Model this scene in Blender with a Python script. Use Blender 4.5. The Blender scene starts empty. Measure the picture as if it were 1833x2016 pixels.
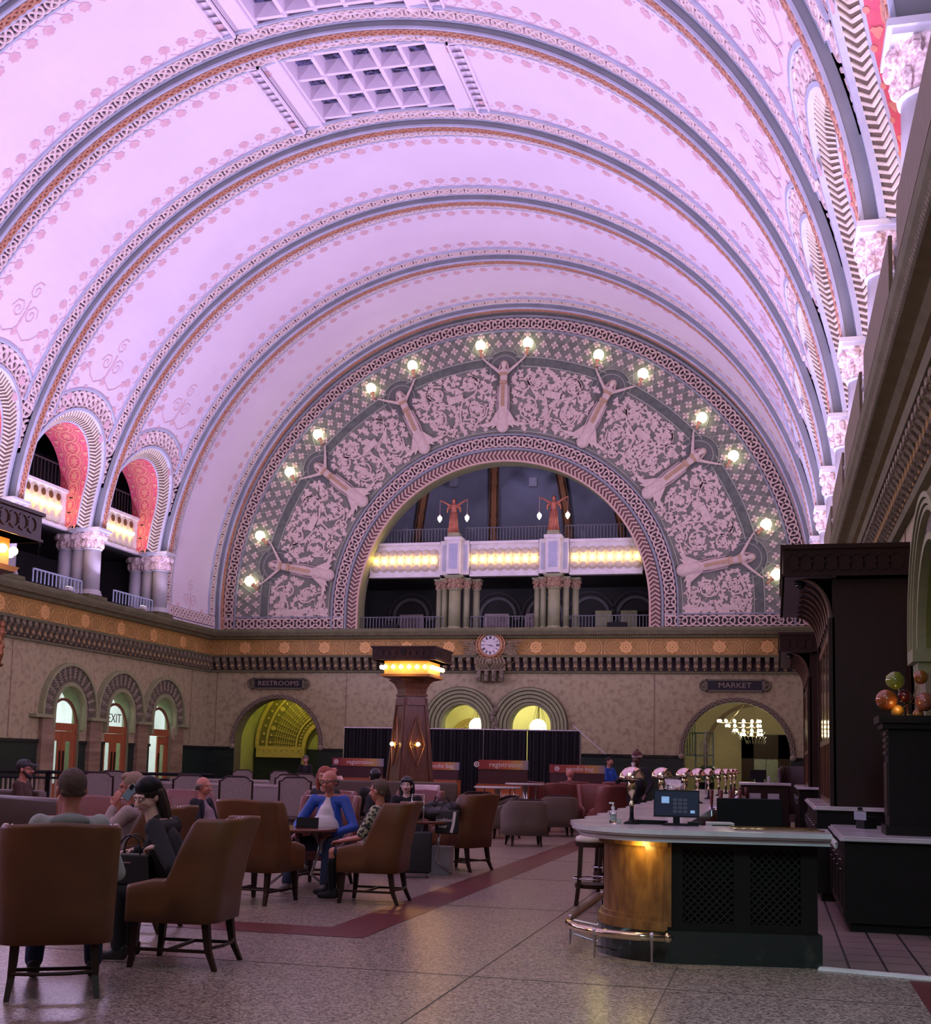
import bpy, math, random
from mathutils import Vector, Matrix
from math import sin, cos, pi, sqrt, radians, hypot, atan2
random.seed(7)
SC = bpy.context.scene; COL = SC.collection
# ------------------------------------------------------------------ camera
F, YAW, PIT, ROL = 2392.06, 0.2501, 0.1090, 0.0222
_f = Vector((-sin(YAW)*cos(PIT), cos(YAW)*cos(PIT), sin(PIT)))
_r = Vector((cos(YAW), sin(YAW), 0)); _u = _r.cross(_f)
R_ = _r*cos(ROL)+_u*sin(ROL); U_ = _u*cos(ROL)-_r*sin(ROL)
cam = bpy.data.objects.new('camera', bpy.data.cameras.new('camera')); COL.objects.link(cam)
cam.matrix_world = Matrix(((R_.x,U_.x,-_f.x,0),(R_.y,U_.y,-_f.y,0),(R_.z,U_.z,-_f.z,1.65),(0,0,0,1)))
cam.data.sensor_fit = 'HORIZONTAL'; cam.data.sensor_width = 36; cam.data.lens = 36*F/1833
cam.data.shift_y = (1240-1008)/1833; cam.data.clip_end = 300; cam.data.clip_start = .05
SC.camera = cam
# ------------------------------------------------------------------ world, lights, exposure
SC.view_settings.view_transform = 'Standard'; SC.view_settings.look = 'None'
SC.view_settings.exposure = 0.0; SC.view_settings.gamma = 1.0; SC.view_settings.use_curve_mapping = False
w = bpy.data.worlds.new('world'); SC.world = w; w.use_nodes = True
w.node_tree.nodes['Background'].inputs[0].default_value = (.75,.85,1,1)
w.node_tree.nodes['Background'].inputs[1].default_value = .07
def area(name, loc, aim, sx, sy, watt, col, spread=180):
    l = bpy.data.lights.new(name, 'AREA'); l.shape = 'RECTANGLE'; l.size = sx; l.size_y = sy
    l.energy = watt; l.color = col; l.spread = radians(spread)
    o = bpy.data.objects.new(name, l); COL.objects.link(o); o.location = loc
    d = Vector(aim)-Vector(loc); o.rotation_euler = d.to_track_quat('-Z', 'Y').to_euler(); return o
def point(name, loc, watt, col, r=.08):
    l = bpy.data.lights.new(name, 'POINT'); l.energy = watt; l.color = col; l.shadow_soft_size = r
    o = bpy.data.objects.new(name, l); COL.objects.link(o); o.location = loc; return o
XC, RI, RV, ZC = -9.77, 11.0, 11.22, 7.57      # vault axis, rib soffit radius, vault radius, centre height
LILAC = (.73,.56,1.0)
for sd in (-1, 1):                             # cove strips on the gallery ledges, shining up at the vault
    o = area('cove_light', (XC+sd*10.35, 19.5, 6.75), (XC-sd*1.5, 21, 18), 36, .25, 3300, LILAC)
    z = Vector((sd*sin(radians(42)), 0, -cos(radians(42)))); x = Vector((0,1,0)); y = z.cross(x)
    o.rotation_euler = Matrix((x,y,z)).transposed().to_euler()
area('entrance_daylight', (.9, 2.2, 6.5), (.7, 8.6, 0), 1.6, 1.6, 85, (.50,.84,1.0), 75)
area('near_floor_fill', (-6, 2, 13), (-6, 8, 0), 7, 4, 170, (1.0,.80,.72), 160)  # added fill lamp to brighten the foreground floor, no real opening above it
# ------------------------------------------------------------------ materials
MATS = {}
def mat(name, col, rough=.6, metal=0., col2=None, scale=6., bump=0., emit=0., spec=.5, detail=4., lo=.35, hi=.65, stretch=None, glass=0.):
    if name in MATS: return MATS[name]
    m = bpy.data.materials.new(name); m.use_nodes = True; MATS[name] = m
    nt = m.node_tree; b = nt.nodes['Principled BSDF']
    b.inputs['Roughness'].default_value = rough; b.inputs['Metallic'].default_value = metal
    b.inputs['Specular IOR Level'].default_value = spec
    if glass: b.inputs['Transmission Weight'].default_value = glass
    c2 = col2 or tuple(min(1, x*.86) for x in col)
    tc = nt.nodes.new('ShaderNodeTexCoord'); n = nt.nodes.new('ShaderNodeTexNoise')
    n.inputs['Scale'].default_value = scale; n.inputs['Detail'].default_value = detail
    src = tc.outputs['Object']
    if stretch:
        mp = nt.nodes.new('ShaderNodeMapping'); mp.inputs['Scale'].default_value = stretch
        nt.links.new(src, mp.inputs[0]); src = mp.outputs[0]
    nt.links.new(src, n.inputs['Vector'])
    r = nt.nodes.new('ShaderNodeValToRGB')
    r.color_ramp.elements[0].position = lo; r.color_ramp.elements[1].position = hi
    r.color_ramp.elements[0].color = (*col, 1); r.color_ramp.elements[1].color = (*c2, 1)
    nt.links.new(n.outputs['Fac'], r.inputs['Fac']); nt.links.new(r.outputs[0], b.inputs['Base Color'])
    if bump:
        bp = nt.nodes.new('ShaderNodeBump'); bp.inputs['Strength'].default_value = bump; bp.inputs['Distance'].default_value = .01
        nt.links.new(n.outputs['Fac'], bp.inputs['Height']); nt.links.new(bp.outputs[0], b.inputs['Normal'])
    if emit:
        b.inputs['Emission Color'].default_value = (*col, 1); b.inputs['Emission Strength'].default_value = emit
    return m
def mixin(m, kind, scale, c1, c2, **k):
    """replace the base colour by a brick / voronoi pattern in object space"""
    nt = m.node_tree; b = nt.nodes['Principled BSDF']; tc = nt.nodes.new('ShaderNodeTexCoord')
    mp = nt.nodes.new('ShaderNodeMapping'); nt.links.new(tc.outputs['Object'], mp.inputs[0])
    mp.inputs['Rotation'].default_value = k.get('rot', (0,0,0))
    if kind == 'brick':
        t = nt.nodes.new('ShaderNodeTexBrick'); t.inputs['Scale'].default_value = scale
        t.inputs['Color1'].default_value = (*c1,1); t.inputs['Color2'].default_value = (*c2,1)
        t.inputs['Mortar'].default_value = (*k['mortar'],1); t.inputs['Mortar Size'].default_value = k.get('ms', .02)
        t.inputs['Brick Width'].default_value = k.get('bw', .5); t.inputs['Row Height'].default_value = k.get('rh', .25)
        t.offset = k.get('offset', .5)
        nt.links.new(mp.outputs[0], t.inputs[0]); nt.links.new(t.outputs['Color'], b.inputs['Base Color'])
        if k.get('bump'):
            bp = nt.nodes.new('ShaderNodeBump'); bp.inputs['Strength'].default_value = k['bump']; bp.invert = True
            nt.links.new(t.outputs['Fac'], bp.inputs['Height']); nt.links.new(bp.outputs[0], b.inputs['Normal'])
    else:
        t = nt.nodes.new('ShaderNodeTexVoronoi'); t.inputs['Scale'].default_value = scale
        r = nt.nodes.new('ShaderNodeValToRGB'); r.color_ramp.interpolation = 'LINEAR'
        e = r.color_ramp.elements; e[0].color = (*c1,1); e[0].position = .25; e[1].color = (*c2,1); e[1].position = .8
        s = nt.nodes.new('ShaderNodeSeparateColor')
        nt.links.new(mp.outputs[0], t.inputs[0]); nt.links.new(t.outputs['Color'], s.inputs[0])
        nt.links.new(s.outputs[0], r.inputs[0]); nt.links.new(r.outputs[0], b.inputs['Base Color'])
    return m
M_vault = mat('vault_paint', (.86,.77,.86), .8, scale=.4, col2=(.81,.72,.82))
M_sten = mat('vault_stencil', (.70,.44,.48), .8, scale=8, col2=(.78,.54,.56))
M_blue = mat('blue_grey_paint', (.26,.285,.30), .6, scale=2)
M_lblue = mat('pale_blue_trim', (.50,.55,.66), .6, scale=2)
M_knot = mat('cream_plaster_knotwork', (.86,.72,.68), .6, scale=9, col2=(.74,.60,.56))
M_kbg = mat('dark_knotwork_ground', (.095,.08,.10), .8, scale=5)
M_cop = mat('copper_gilt_braid', (.64,.34,.22), .45, .2, scale=14, col2=(.44,.20,.12))
M_copbg = mat('copper_ground', (.30,.12,.07), .6, scale=9)
M_white = mat('white_plaster', (.80,.78,.76), .55, scale=4)
M_cap = mat('pink_white_capital_carving', (.86,.74,.72), .6, scale=22, col2=(.50,.36,.34), lo=.42, hi=.6, bump=.6)
M_zig = mat('cream_zigzag_moulding', (.72,.66,.52), .6, scale=12)
M_zigbg = mat('brown_zigzag_ground', (.16,.12,.08), .7, scale=12)
M_pinkr = mat('rose_reveal_paint', (.62,.09,.17), .7, scale=3, col2=(.66,.14,.17))
M_salm = mat('salmon_stencil', (.72,.30,.22), .7, scale=8)
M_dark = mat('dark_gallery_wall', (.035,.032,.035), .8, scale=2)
M_lunbg = mat('lunette_grey_ground', (.15,.165,.12), .75, scale=3, col2=(.20,.21,.16))
M_lunband = mat('lunette_green_band', (.085,.105,.08), .75, scale=5, col2=(.13,.15,.12))
M_relief = mat('pink_relief_plaster', (.66,.54,.44), .65, scale=7, col2=(.56,.45,.37))
M_lunline = mat('pale_green_line', (.36,.38,.30), .7, scale=7)
M_tan = mat('tan_gilt_paint', (.50,.34,.19), .5, .2, scale=16)
M_olive = mat('olive_cornice_paint', (.20,.20,.10), .6, scale=3, col2=(.15,.15,.075))
M_oliveL = mat('olive_column_paint', (.33,.35,.19), .55, scale=3)
M_gold = mat('gold_frieze_ground', (.46,.26,.055), .6, scale=1.6, col2=(.35,.20,.05))
M_goldL = mat('gold_rosette', (.86,.50,.16), .5, .1, scale=12)
M_goldM = mat('gold_scroll', (.72,.47,.16), .5, .1, scale=12)
M_marb = mat('pink_scagliola', (.42,.375,.20), .42, scale=6.5, col2=(.27,.21,.11), bump=.05, detail=9, lo=.46, hi=.74)
M_marbT = mat('pink_scagliola_band', (.34,.25,.15), .42, scale=3, col2=(.20,.13,.08), detail=9, stretch=(1,.2,2))
M_dado = mixin(mat('dark_green_tile', (.02,.05,.03), .4), 'brick', 1, (.010,.022,.013), (.016,.032,.02), mortar=(.008,.014,.010), bw=.42, rh=.13, ms=.006, rot=(pi/2,0,0), bump=.3)
M_dadoX = mixin(mat('dark_green_tile_side', (.02,.05,.03), .4), 'brick', 1, (.010,.022,.013), (.016,.032,.02), mortar=(.008,.014,.010), bw=.42, rh=.13, ms=.006, rot=(pi/2,0,pi/2), bump=.3)
M_green = mat('sage_green_arch_paint', (.31,.335,.16), .6, scale=4)
M_greenL = mat('lime_green_paint', (.42,.45,.13), .7, scale=3)
M_carv = mat('carved_olive_plaster', (.27,.23,.15), .7, scale=17, col2=(.09,.075,.05), bump=.8, lo=.42, hi=.58)
M_terr = mixin(mat('terrazzo', (.4,.3,.3), .30, spec=.42), 'voronoi', 62, (.115,.088,.07), (.42,.34,.275))
M_stripe = mixin(mat('red_terrazzo', (.2,.04,.04), .30), 'voronoi', 60, (.115,.028,.030), (.17,.045,.045))
M_joint = mat('brass_floor_joint', (.17,.13,.105), .4)
M_tile = mixin(mat('terracotta_tile', (.3,.2,.2), .35), 'brick', 1, (.26,.17,.155), (.30,.20,.18), mortar=(.04,.03,.03), bw=.30, rh=.42, ms=.012, offset=.0)
M_wood = mat('dark_walnut', (.026,.012,.008), .42, spec=.25, scale=3, col2=(.030,.012,.010), stretch=(8,8,1))
M_wood2 = mat('mahogany', (.13,.052,.022), .32, scale=3, col2=(.065,.020,.012), stretch=(9,9,1))
M_wood3 = mat('orange_door_oak', (.42,.13,.045), .4, scale=3, col2=(.28,.08,.03), stretch=(9,9,1))
M_oak = mat('quartered_oak', (.26,.115,.03), .3, scale=5, col2=(.14,.055,.015), stretch=(3,3,1.2), detail=8)
M_black = mat('black_satin', (.008,.008,.009), .5, spec=.2, scale=5)
M_blackw = mat('black_stained_wood', (.013,.009,.008), .5, spec=.15, scale=5)
M_grill = mat('black_lattice', (.021,.018,.016), .5, spec=.2)
M_gmarb = mat('dark_green_marble', (.016,.020,.017), .15, scale=3, col2=(.09,.085,.07), detail=10, lo=.6, hi=.85)
M_top = mat('white_marble', (.66,.62,.62), .16, scale=2.4, col2=(.46,.42,.43), detail=8, lo=.4, hi=.8)
M_chrome = mat('polished_brass', (.75,.62,.42), .12, 1.0, scale=4)
M_steel = mat('steel', (.6,.6,.62), .2, 1.0, scale=4)
M_leath = mat('rust_leather', (.15,.056,.018), .45, scale=3, col2=(.115,.042,.015), bump=.05)
M_pleath = mat('rose_leather', (.20,.055,.045), .40, scale=3, col2=(.16,.045,.04), bump=.05)
M_brown = mat('brown_leather', (.075,.042,.026), .45, scale=3)
M_taupe = mat('taupe_fabric', (.15,.115,.09), .8, scale=60, col2=(.11,.085,.065))
M_greyf = mat('grey_damask', (.29,.24,.215), .9, scale=40, col2=(.22,.18,.165))
M_nail = mat('silver_nailheads', (.75,.68,.66), .25, .9)
M_drape = mat('black_drape', (.010,.009,.012), .9, scale=3)
M_sign = mat('black_sign_face', (.010,.011,.016), .5)
M_bulb = mat('warm_bulb', (1.0,.66,.22), .4, emit=26)
M_bulbK = mat('amber_bulb', (1.0,.55,.16), .4, emit=22)
M_globe = mat('white_globe_lamp', (1.0,.93,.66), .4, emit=6)
M_paleglow = mat('milk_glass_globe', (1.0,.98,.70), .4, emit=2.2)
M_glass = mat('clear_glass', (.9,.95,.95), .02, glass=1.0)
M_skin = mat('skin', (.50,.25,.17), .5, scale=9, col2=(.44,.21,.14))
M_skinr = mat('ruddy_skin', (.52,.20,.15), .5, scale=9, col2=(.44,.17,.12))
M_skinp = mat('pale_skin', (.66,.42,.35), .5, scale=9)
M_eyew = mat('eye_white', (.7,.66,.62), .3); M_eyed = mat('dark_iris', (.02,.015,.012), .2)
# ------------------------------------------------------------------ mesh builder
class MB:
    def __init__(s): s.v=[]; s.f=[]; s.m=[]; s.c=0; s.T=None
    def p(s, x, y, z):
        if s.T is not None:
            q = s.T @ Vector((x,y,z)); x,y,z = q
        s.v.append((x,y,z)); return len(s.v)-1
    def face(s, ids): s.f.append(tuple(ids)); s.m.append(s.c)
    def poly(s, pts): s.face([s.p(*q) for q in pts])
    def box(s, x0,x1,y0,y1,z0,z1):
        i=[s.p(x,y,z) for z in (z0,z1) for x,y in ((x0,y0),(x1,y0),(x1,y1),(x0,y1))]
        for q in ((0,3,2,1),(4,5,6,7),(0,1,5,4),(1,2,6,5),(2,3,7,6),(3,0,4,7)): s.face([i[k] for k in q])
    def frust(s, cx,cy,z0,a0,b0,z1,a1,b1):
        i=[s.p(cx+sx*a,cy+sy*b,z) for z,a,b in ((z0,a0,b0),(z1,a1,b1)) for sx,sy in ((-1,-1),(1,-1),(1,1),(-1,1))]
        for q in ((0,3,2,1),(4,5,6,7),(0,1,5,4),(1,2,6,5),(2,3,7,6),(3,0,4,7)): s.face([i[k] for k in q])
    def lathe(s, prof, n=20, c=(0,0,0), sx=1, sy=1, axis='z', caps=True):
        rings=[]
        for r,z in prof:
            ring=[]
            for k in range(n):
                a=2*pi*k/n; q=(r*cos(a)*sx, r*sin(a)*sy, z)
                if axis=='y': q=(q[0],q[2],q[1])
                if axis=='x': q=(q[2],q[0],q[1])
                ring.append(s.p(c[0]+q[0],c[1]+q[1],c[2]+q[2]))
            rings.append(ring)
        for a,b in zip(rings,rings[1:]):
            for k in range(n): s.face((a[k],a[(k+1)%n],b[(k+1)%n],b[k]))
        if caps: s.face(rings[0][::-1]); s.face(rings[-1])
    def cyl(s, cx,cy,z0,z1,r,r1=None,n=16): s.lathe([(r,z0),(r if r1 is None else r1,z1)], n, (cx,cy,0))
    def ell(s,c,rx,ry,rz,n=14,m=9):
        rings=[]
        for k in range(m+1):
            t=pi*k/m; r=max(sin(t),.02); z=-cos(t)
            rings.append([s.p(c[0]+rx*r*cos(2*pi*j/n),c[1]+ry*r*sin(2*pi*j/n),c[2]+rz*z) for j in range(n)])
        for a,b in zip(rings,rings[1:]):
            for k in range(n): s.face((a[k],a[(k+1)%n],b[(k+1)%n],b[k]))
        s.face(rings[0][::-1]); s.face(rings[-1])
    def tube(s, pts, r, n=8, closed=False):
        P=[Vector(q) for q in pts]; L=len(P); rr=r if isinstance(r,(list,tuple)) else [r]*L; rings=[]
        up=Vector((0,0,1)); last=None
        for i,q in enumerate(P):
            a=P[i-1] if (i or closed) else P[0]; b=P[(i+1)%L] if (i<L-1 or closed) else P[-1]
            d=(b-a); d=d.normalized() if d.length>1e-9 else Vector((0,0,1))
            if last is None: x=d.cross(up if abs(d.z)<.95 else Vector((1,0,0))).normalized()
            else: x=(last-d*last.dot(d)).normalized()
            last=x; y=d.cross(x)
            rings.append([s.p(*(q+x*rr[i]*cos(2*pi*k/n)+y*rr[i]*sin(2*pi*k/n))) for k in range(n)])
        for i in range(L if closed else L-1):
            a,b=rings[i],rings[(i+1)%L]
            for k in range(n): s.face((a[k],a[(k+1)%n],b[(k+1)%n],b[k]))
        if not closed: s.face(rings[0][::-1]); s.face(rings[-1])
    def caps(s, p0,r0,p1,r1, n=12):
        a,b=Vector(p0),Vector(p1); d=b-a; L=d.length
        if L<1e-6: return s.ell(p0,r0,r0,r0,n,8)
        d/=L; pts=[];rr=[]
        for k in range(4):
            t=pi/2*(k/4); pts.append(a-d*r0*cos(t)); rr.append(max(r0*sin(t),r0*.05))
        pts.append(a);rr.append(r0);pts.append(b);rr.append(r1)
        for k in range(3,-1,-1):
            t=pi/2*(k/4); pts.append(b+d*r1*cos(t)); rr.append(max(r1*sin(t),r1*.05))
        s.tube(pts, rr, n)
    def chain(s, pts, rs, n=12):
        for i in range(len(pts)-1): s.caps(pts[i],rs[i],pts[i+1],rs[i+1],n)
    # ---- relief helpers: mp(s,t,h) -> xyz
    def grid(s, us, vs, fn):
        g=[[s.p(*fn(a,b)) for b in vs] for a in us]
        for i in range(len(us)-1):
            for j in range(len(vs)-1): s.face((g[i][j],g[i+1][j],g[i+1][j+1],g[i][j+1]))
    def rib(s, path, hw, mp, h0=0., h1=.03, closed=False):
        n=len(path); rows=[]
        for i,(a,b) in enumerate(path):
            p0=path[i-1] if (i or closed) else path[0]; p1=path[(i+1)%n] if (i<n-1 or closed) else path[-1]
            dx,dy=p1[0]-p0[0],p1[1]-p0[1]; L=hypot(dx,dy) or 1; nx,ny=-dy/L*hw,dx/L*hw
            rows.append([s.p(*mp(a-nx,b-ny,h0)),s.p(*mp(a-nx*.8,b-ny*.8,h1)),s.p(*mp(a+nx*.8,b+ny*.8,h1)),s.p(*mp(a+nx,b+ny,h0))])
        for i in range(n if closed else n-1):
            A,B=rows[i],rows[(i+1)%n]
            for k in range(3): s.face((A[k],B[k],B[k+1],A[k+1]))
    def blob(s, a, b, r, mp, h=.03, n=12, lobes=0, amp=.2, rot=0., el=1., base=True):
        top=[];bot=[]
        for k in range(n):
            t=2*pi*k/n; rr=r*(1+amp*cos(lobes*t)) if lobes else r
            x,y=rr*cos(t)*el,rr*sin(t); x,y=x*cos(rot)-y*sin(rot),x*sin(rot)+y*cos(rot)
            top.append(s.p(*mp(a+x*.9,b+y*.9,h)))
            if base: bot.append(s.p(*mp(a+x,b+y,0)))
        c=s.p(*mp(a,b,h*1.2))
        for k in range(n):
            s.face((top[k],top[(k+1)%n],c))
            if base: s.face((bot[k],bot[(k+1)%n],top[(k+1)%n],top[k]))
    def knots(s, s0, s1, w, mp, L=.55, off=0., h=.04, bg=1):
        c=s.c; n=max(1,round((s1-s0)/L)); L=(s1-s0)/n
        s.c=bg; N=n*4
        s.grid([s0+(s1-s0)*k/N for k in range(N+1)], [off-w/2,off+w/2], lambda a,b: mp(a,b,.004))
        s.c=c; hw=w*.078
        for sg in (1,-1):
            K=n*8; s.rib([(s0+(s1-s0)*k/K, off+sg*w*.40*sin(pi*(s0+(s1-s0)*k/K-s0)/L)) for k in range(K+1)], hw, mp, 0, h)
        for k in range(n+1):
            cx=s0+k*L
            ring=[(min(max(cx+L*.40*cos(2*pi*j/14),s0),s1), off+w*.41*sin(2*pi*j/14)) for j in range(14)]
            s.rib(ring, hw*.9, mp, 0, h*1.15, True)
    def zig(s, s0, s1, w, mp, L=.16, off=0., h=.03, bg=1):
        c=s.c; s.c=bg; N=max(2,int((s1-s0)/.3))
        s.grid([s0+(s1-s0)*k/N for k in range(N+1)], [off-w/2,off,off+w/2], lambda a,b: mp(a,b,.004))
        s.c=c; n=int((s1-s0)/L)
        for k in range(n):
            a=s0+(k+.2)*(s1-s0)/n; s.rib([(a,off-w*.48),(a+w*.33,off),(a,off+w*.48)], L*.22, mp, 0, h)
    def build(s, name, mats, parent=None, smooth=False, mods=()):
        me=bpy.data.meshes.new(name); me.from_pydata(s.v,[],s.f)
        if not isinstance(mats,(list,tuple)): mats=[mats]
        for m in mats: me.materials.append(m)
        me.polygons.foreach_set('material_index', [min(i,len(mats)-1) for i in s.m])
        if smooth: me.polygons.foreach_set('use_smooth',[True]*len(me.polygons))
        me.update(); o=bpy.data.objects.new(name,me); COL.objects.link(o)
        if parent is not None: o.parent=parent
        for md in mods:
            if md[0]=='rem': r=o.modifiers.new('remesh','REMESH'); r.mode='VOXEL'; r.voxel_size=md[1]; r.use_smooth_shade=True
            if md[0]=='sm': r=o.modifiers.new('smooth','SMOOTH'); r.factor=.5; r.iterations=md[1]
            if md[0]=='bev': r=o.modifiers.new('bevel','BEVEL'); r.width=md[1]; r.segments=2; r.limit_method='ANGLE'
            if md[0]=='sol': r=o.modifiers.new('solid','SOLIDIFY'); r.thickness=md[1]; r.offset=0
        return o
def tag(o, label=None, cat=None, group=None, kind=None):
    if label: o['label']=label
    if cat: o['category']=cat
    if group: o['group']=group
    if kind: o['kind']=kind
    return o
def thing(name, label, cat, loc=(0,0,0), rz=0, group=None):
    o=bpy.data.objects.new(name,None); COL.objects.link(o); o.empty_display_size=.1
    o.location=loc; o.rotation_euler=(0,0,rz); return tag(o,label,cat,group)
def struct(name, mb, mats, label=None, smooth=False, parent=None):
    o=mb.build(name,mats,parent,smooth)
    if parent is None: o['kind']='structure'; 
    if label: o['label']=label
    return o
def sempty(name, label=None):
    o=bpy.data.objects.new(name,None); COL.objects.link(o); o['kind']='structure'
    if label: o['label']=label
    return o
def copytree(o, parent=None):
    c=o.copy(); COL.objects.link(c)
    if parent is not None: c.parent=parent
    for ch in list(o.children): copytree(ch,c)
    return c
def copyto(o, loc, rz, label, group=None):
    c=copytree(o); c.location=loc; c.rotation_euler=(0,0,rz); c['label']=label
    if group: c['group']=group
    return c
def text(name, s, size, mat_, parent, M, ext=.004, sx=1.):
    cu=bpy.data.curves.new(name,'FONT'); cu.body=s; cu.size=size; cu.extrude=ext; cu.align_x='CENTER'; cu.align_y='CENTER'; cu.resolution_u=2
    t=bpy.data.objects.new(name+'_t',cu); me=bpy.data.meshes.new_from_object(t); bpy.data.objects.remove(t)
    me.materials.clear(); me.materials.append(mat_); me.transform(M @ Matrix.Scale(sx,4,(1,0,0))); me.name=name
    o=bpy.data.objects.new(name,me); COL.objects.link(o)
    if parent is not None: o.parent=parent
    return o
FACE_Y = Matrix.Rotation(pi/2,4,'X')           # text readable from -Y
def TM(x,y,z,rot=FACE_Y): return Matrix.Translation((x,y,z)) @ rot
def arc(n,a0,a1): return [a0+(a1-a0)*k/n for k in range(n+1)]
# ================================================================== STRUCTURE
D = 43.17; XL = XC-11.51; XR = XC+11.51; P = 4.44
def rw(sd):                                  # side-wall mapping: (along Y, up Z, height towards the hall)
    return lambda u,v,h=0: (XC+sd*(11.51-h), u, v)
def ew(u,v,h=0): return (u, D-h, v)
def wallA(mb, u0,u1,v0,v1, arches, mp):
    us={u0,u1}
    for c,r,sp,bt in arches:
        for a in arc(16,0,pi): us.add(round(c-r*cos(a),5))
    us=sorted(us)
    def op(u,c,r,sp): return sp+sqrt(max(0,r*r-(u-c)**2))
    for a,b in zip(us,us[1:]):
        m=(a+b)/2; A=[q for q in arches if abs(m-q[0])<q[1]]
        if not A: mb.poly([mp(a,v0),mp(b,v0),mp(b,v1),mp(a,v1)])
        else:
            c,r,sp,bt=A[0]
            if op(m,c,r,sp)<v1: mb.poly([mp(a,min(v1,op(a,c,r,sp))),mp(b,min(v1,op(b,c,r,sp))),mp(b,v1),mp(a,v1)])
            if bt>v0: mb.poly([mp(a,v0),mp(b,v0),mp(b,bt),mp(a,bt)])
def abp(c,sp,bt,n=24):                      # arch path incl. legs as (centre-relative unit dir, z offset)
    P_=[]
    if sp>bt: P_.append((1,0,bt-sp))
    P_+=[(cos(a),sin(a),0) for a in arc(n,0,pi)]
    if sp>bt: P_.append((-1,0,bt-sp))
    return P_
def band(mb, c,sp,r0,r1,bt, mp, h0,h1, n=24):
    """raised arch band with faces at front, inside and outside"""
    rows=[]
    for x,z,dz in abp(c,sp,bt,n):
        q=lambda r,h: mb.p(*mp(c+r*x, sp+dz+r*z, h))
        rows.append([q(r0,h0),q(r0,h1),q(r1,h1),q(r1,h0)])
    for A,B in zip(rows,rows[1:]):
        for k in range(3): mb.face((A[k],B[k],B[k+1],A[k+1]))
def reveal(mb, c,sp,r,bt,mp,h0,h1,n=24):
    rows=[]
    for x,z,dz in abp(c,sp,bt,n): rows.append([mb.p(*mp(c+r*x,sp+dz+r*z,h)) for h in (h0,h1)])
    for A,B in zip(rows,rows[1:]): mb.face((A[0],B[0],B[1],A[1]))
# floor ----------------------------------------------------------------------
m=MB(); m.poly([(-30,-8,0),(6,-8,0),(6,56,0),(-30,56,0)]); floor=struct('floor',m,M_terr,'speckled pink grey terrazzo hall floor')
m=MB()
for q in ([(-4.27,11.6),(-3.74,11.0),(-3.74,43),(-4.27,43)],[(-20,11.6),(-20,11.0),(-3.74,11.0),(-4.27,11.6)],[(1.03,-4),(1.5,-4),(1.5,10.5),(1.03,10.5)]):
    m.poly([(x,y,.004) for x,y in q])
struct('floor_stripe',m,M_stripe,'dark red terrazzo stripe')
m=MB()
for x in (-.8,-2.3,-6.5,-9,-12): m.box(x,x+.005,-4,11 if x<-3 else 42,.002,.006)
for y in (9.4,6.2,13.9,17.5,21,25): m.box(-20,1,y,y+.005,.002,.005)
struct('floor_joint',m,M_joint)
m=MB(); m.poly([(.36,10.86,.006),(2.6,10.42,.006),(2.6,34,.006),(.2,34,.006)]); struct('tile_floor',m,M_tile,'terracotta tile floor behind the bar')
m=MB(); m.T=Matrix.Translation((.36,10.86,0))@Matrix.Rotation(-.195,4,'Z'); m.box(0,2.3,-.10,.0,0,.02); struct('threshold_strip',m,M_white,'pale metal strip along the tile edge')
# side walls ------------------------------------------------------------------
DOORS=[33.55,36.6,39.6]
def wallset(name, mp, u0,u1, arches, dado, marb, joints):
    mb=MB(); lo=[q for q in arches]
    wallA(mb,u0,u1,2.05,4.95,[(c,r,sp,bt) for c,r,sp,bt in lo],mp); o=struct(name,mb,marb)
    mb=MB(); wallA(mb,u0,u1,0,2.05,[(c,r,2.1,bt) for c,r,sp,bt in lo if bt<2.05],mp)
    mb.c=1; segs=[u0]+sum([[c-r,c+r] for c,r,sp,bt in sorted(lo) if bt<2.05],[])+[u1]
    for a,b in zip(segs[::2],segs[1::2]):
        for h,z0,z1 in ((.05,1.98,2.07),(.03,0,.25)):
            q=[mb.p(*mp(x,z,hh)) for hh in (0,h) for x,z in ((a,z0),(b,z0),(b,z1),(a,z1))]
            for f in ((4,5,6,7),(7,6,2,3),(0,1,5,4)): mb.face([q[k] for k in f])
    mb.build('dado',[dado,M_gmarb],o)
    mb=MB()
    for u in joints: mb.rib([(u,2.1),(u,4.95)],.02,mp,0,.015)
    mb.rib([(u0,2.16),(u1,2.16)],.05,mp,0,.03) if not lo else None
    mb.build('joint',M_marbT,o)
    return o
wallset('wall_left', rw(-1), -6, D, [(c,.78,2.95,0) for c in DOORS], M_dadoX, M_marb, [8,14,20,26,30.6,41.8])
wallset('wall_right', rw(1), -6, D, [(14.05,1.1,3.1,1.1),(20.5,1.1,3.1,0),(6.9,1.1,3.1,0)], M_dadoX, M_marb, [11.2,17.2,23.5,30,36])
ENDA=[(-18.35,1.72,2.2,0),(-11.12,.76,3.02,1.0),(-8.55,.76,3.02,1.0),(-1.27,1.80,2.15,0)]
wallset('wall_end', lambda u,v,h=0: ew(u,v,h), XL, XR, ENDA, M_dado, M_marb, [-20.9,-15.6,-4.1])
mb=MB(); mb.poly([(XL-3,-6,0),(XR+3,-6,0),(XR+3,-6,20),(XL-3,-6,20)]); struct('wall_near',mb,M_marb)
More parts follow.
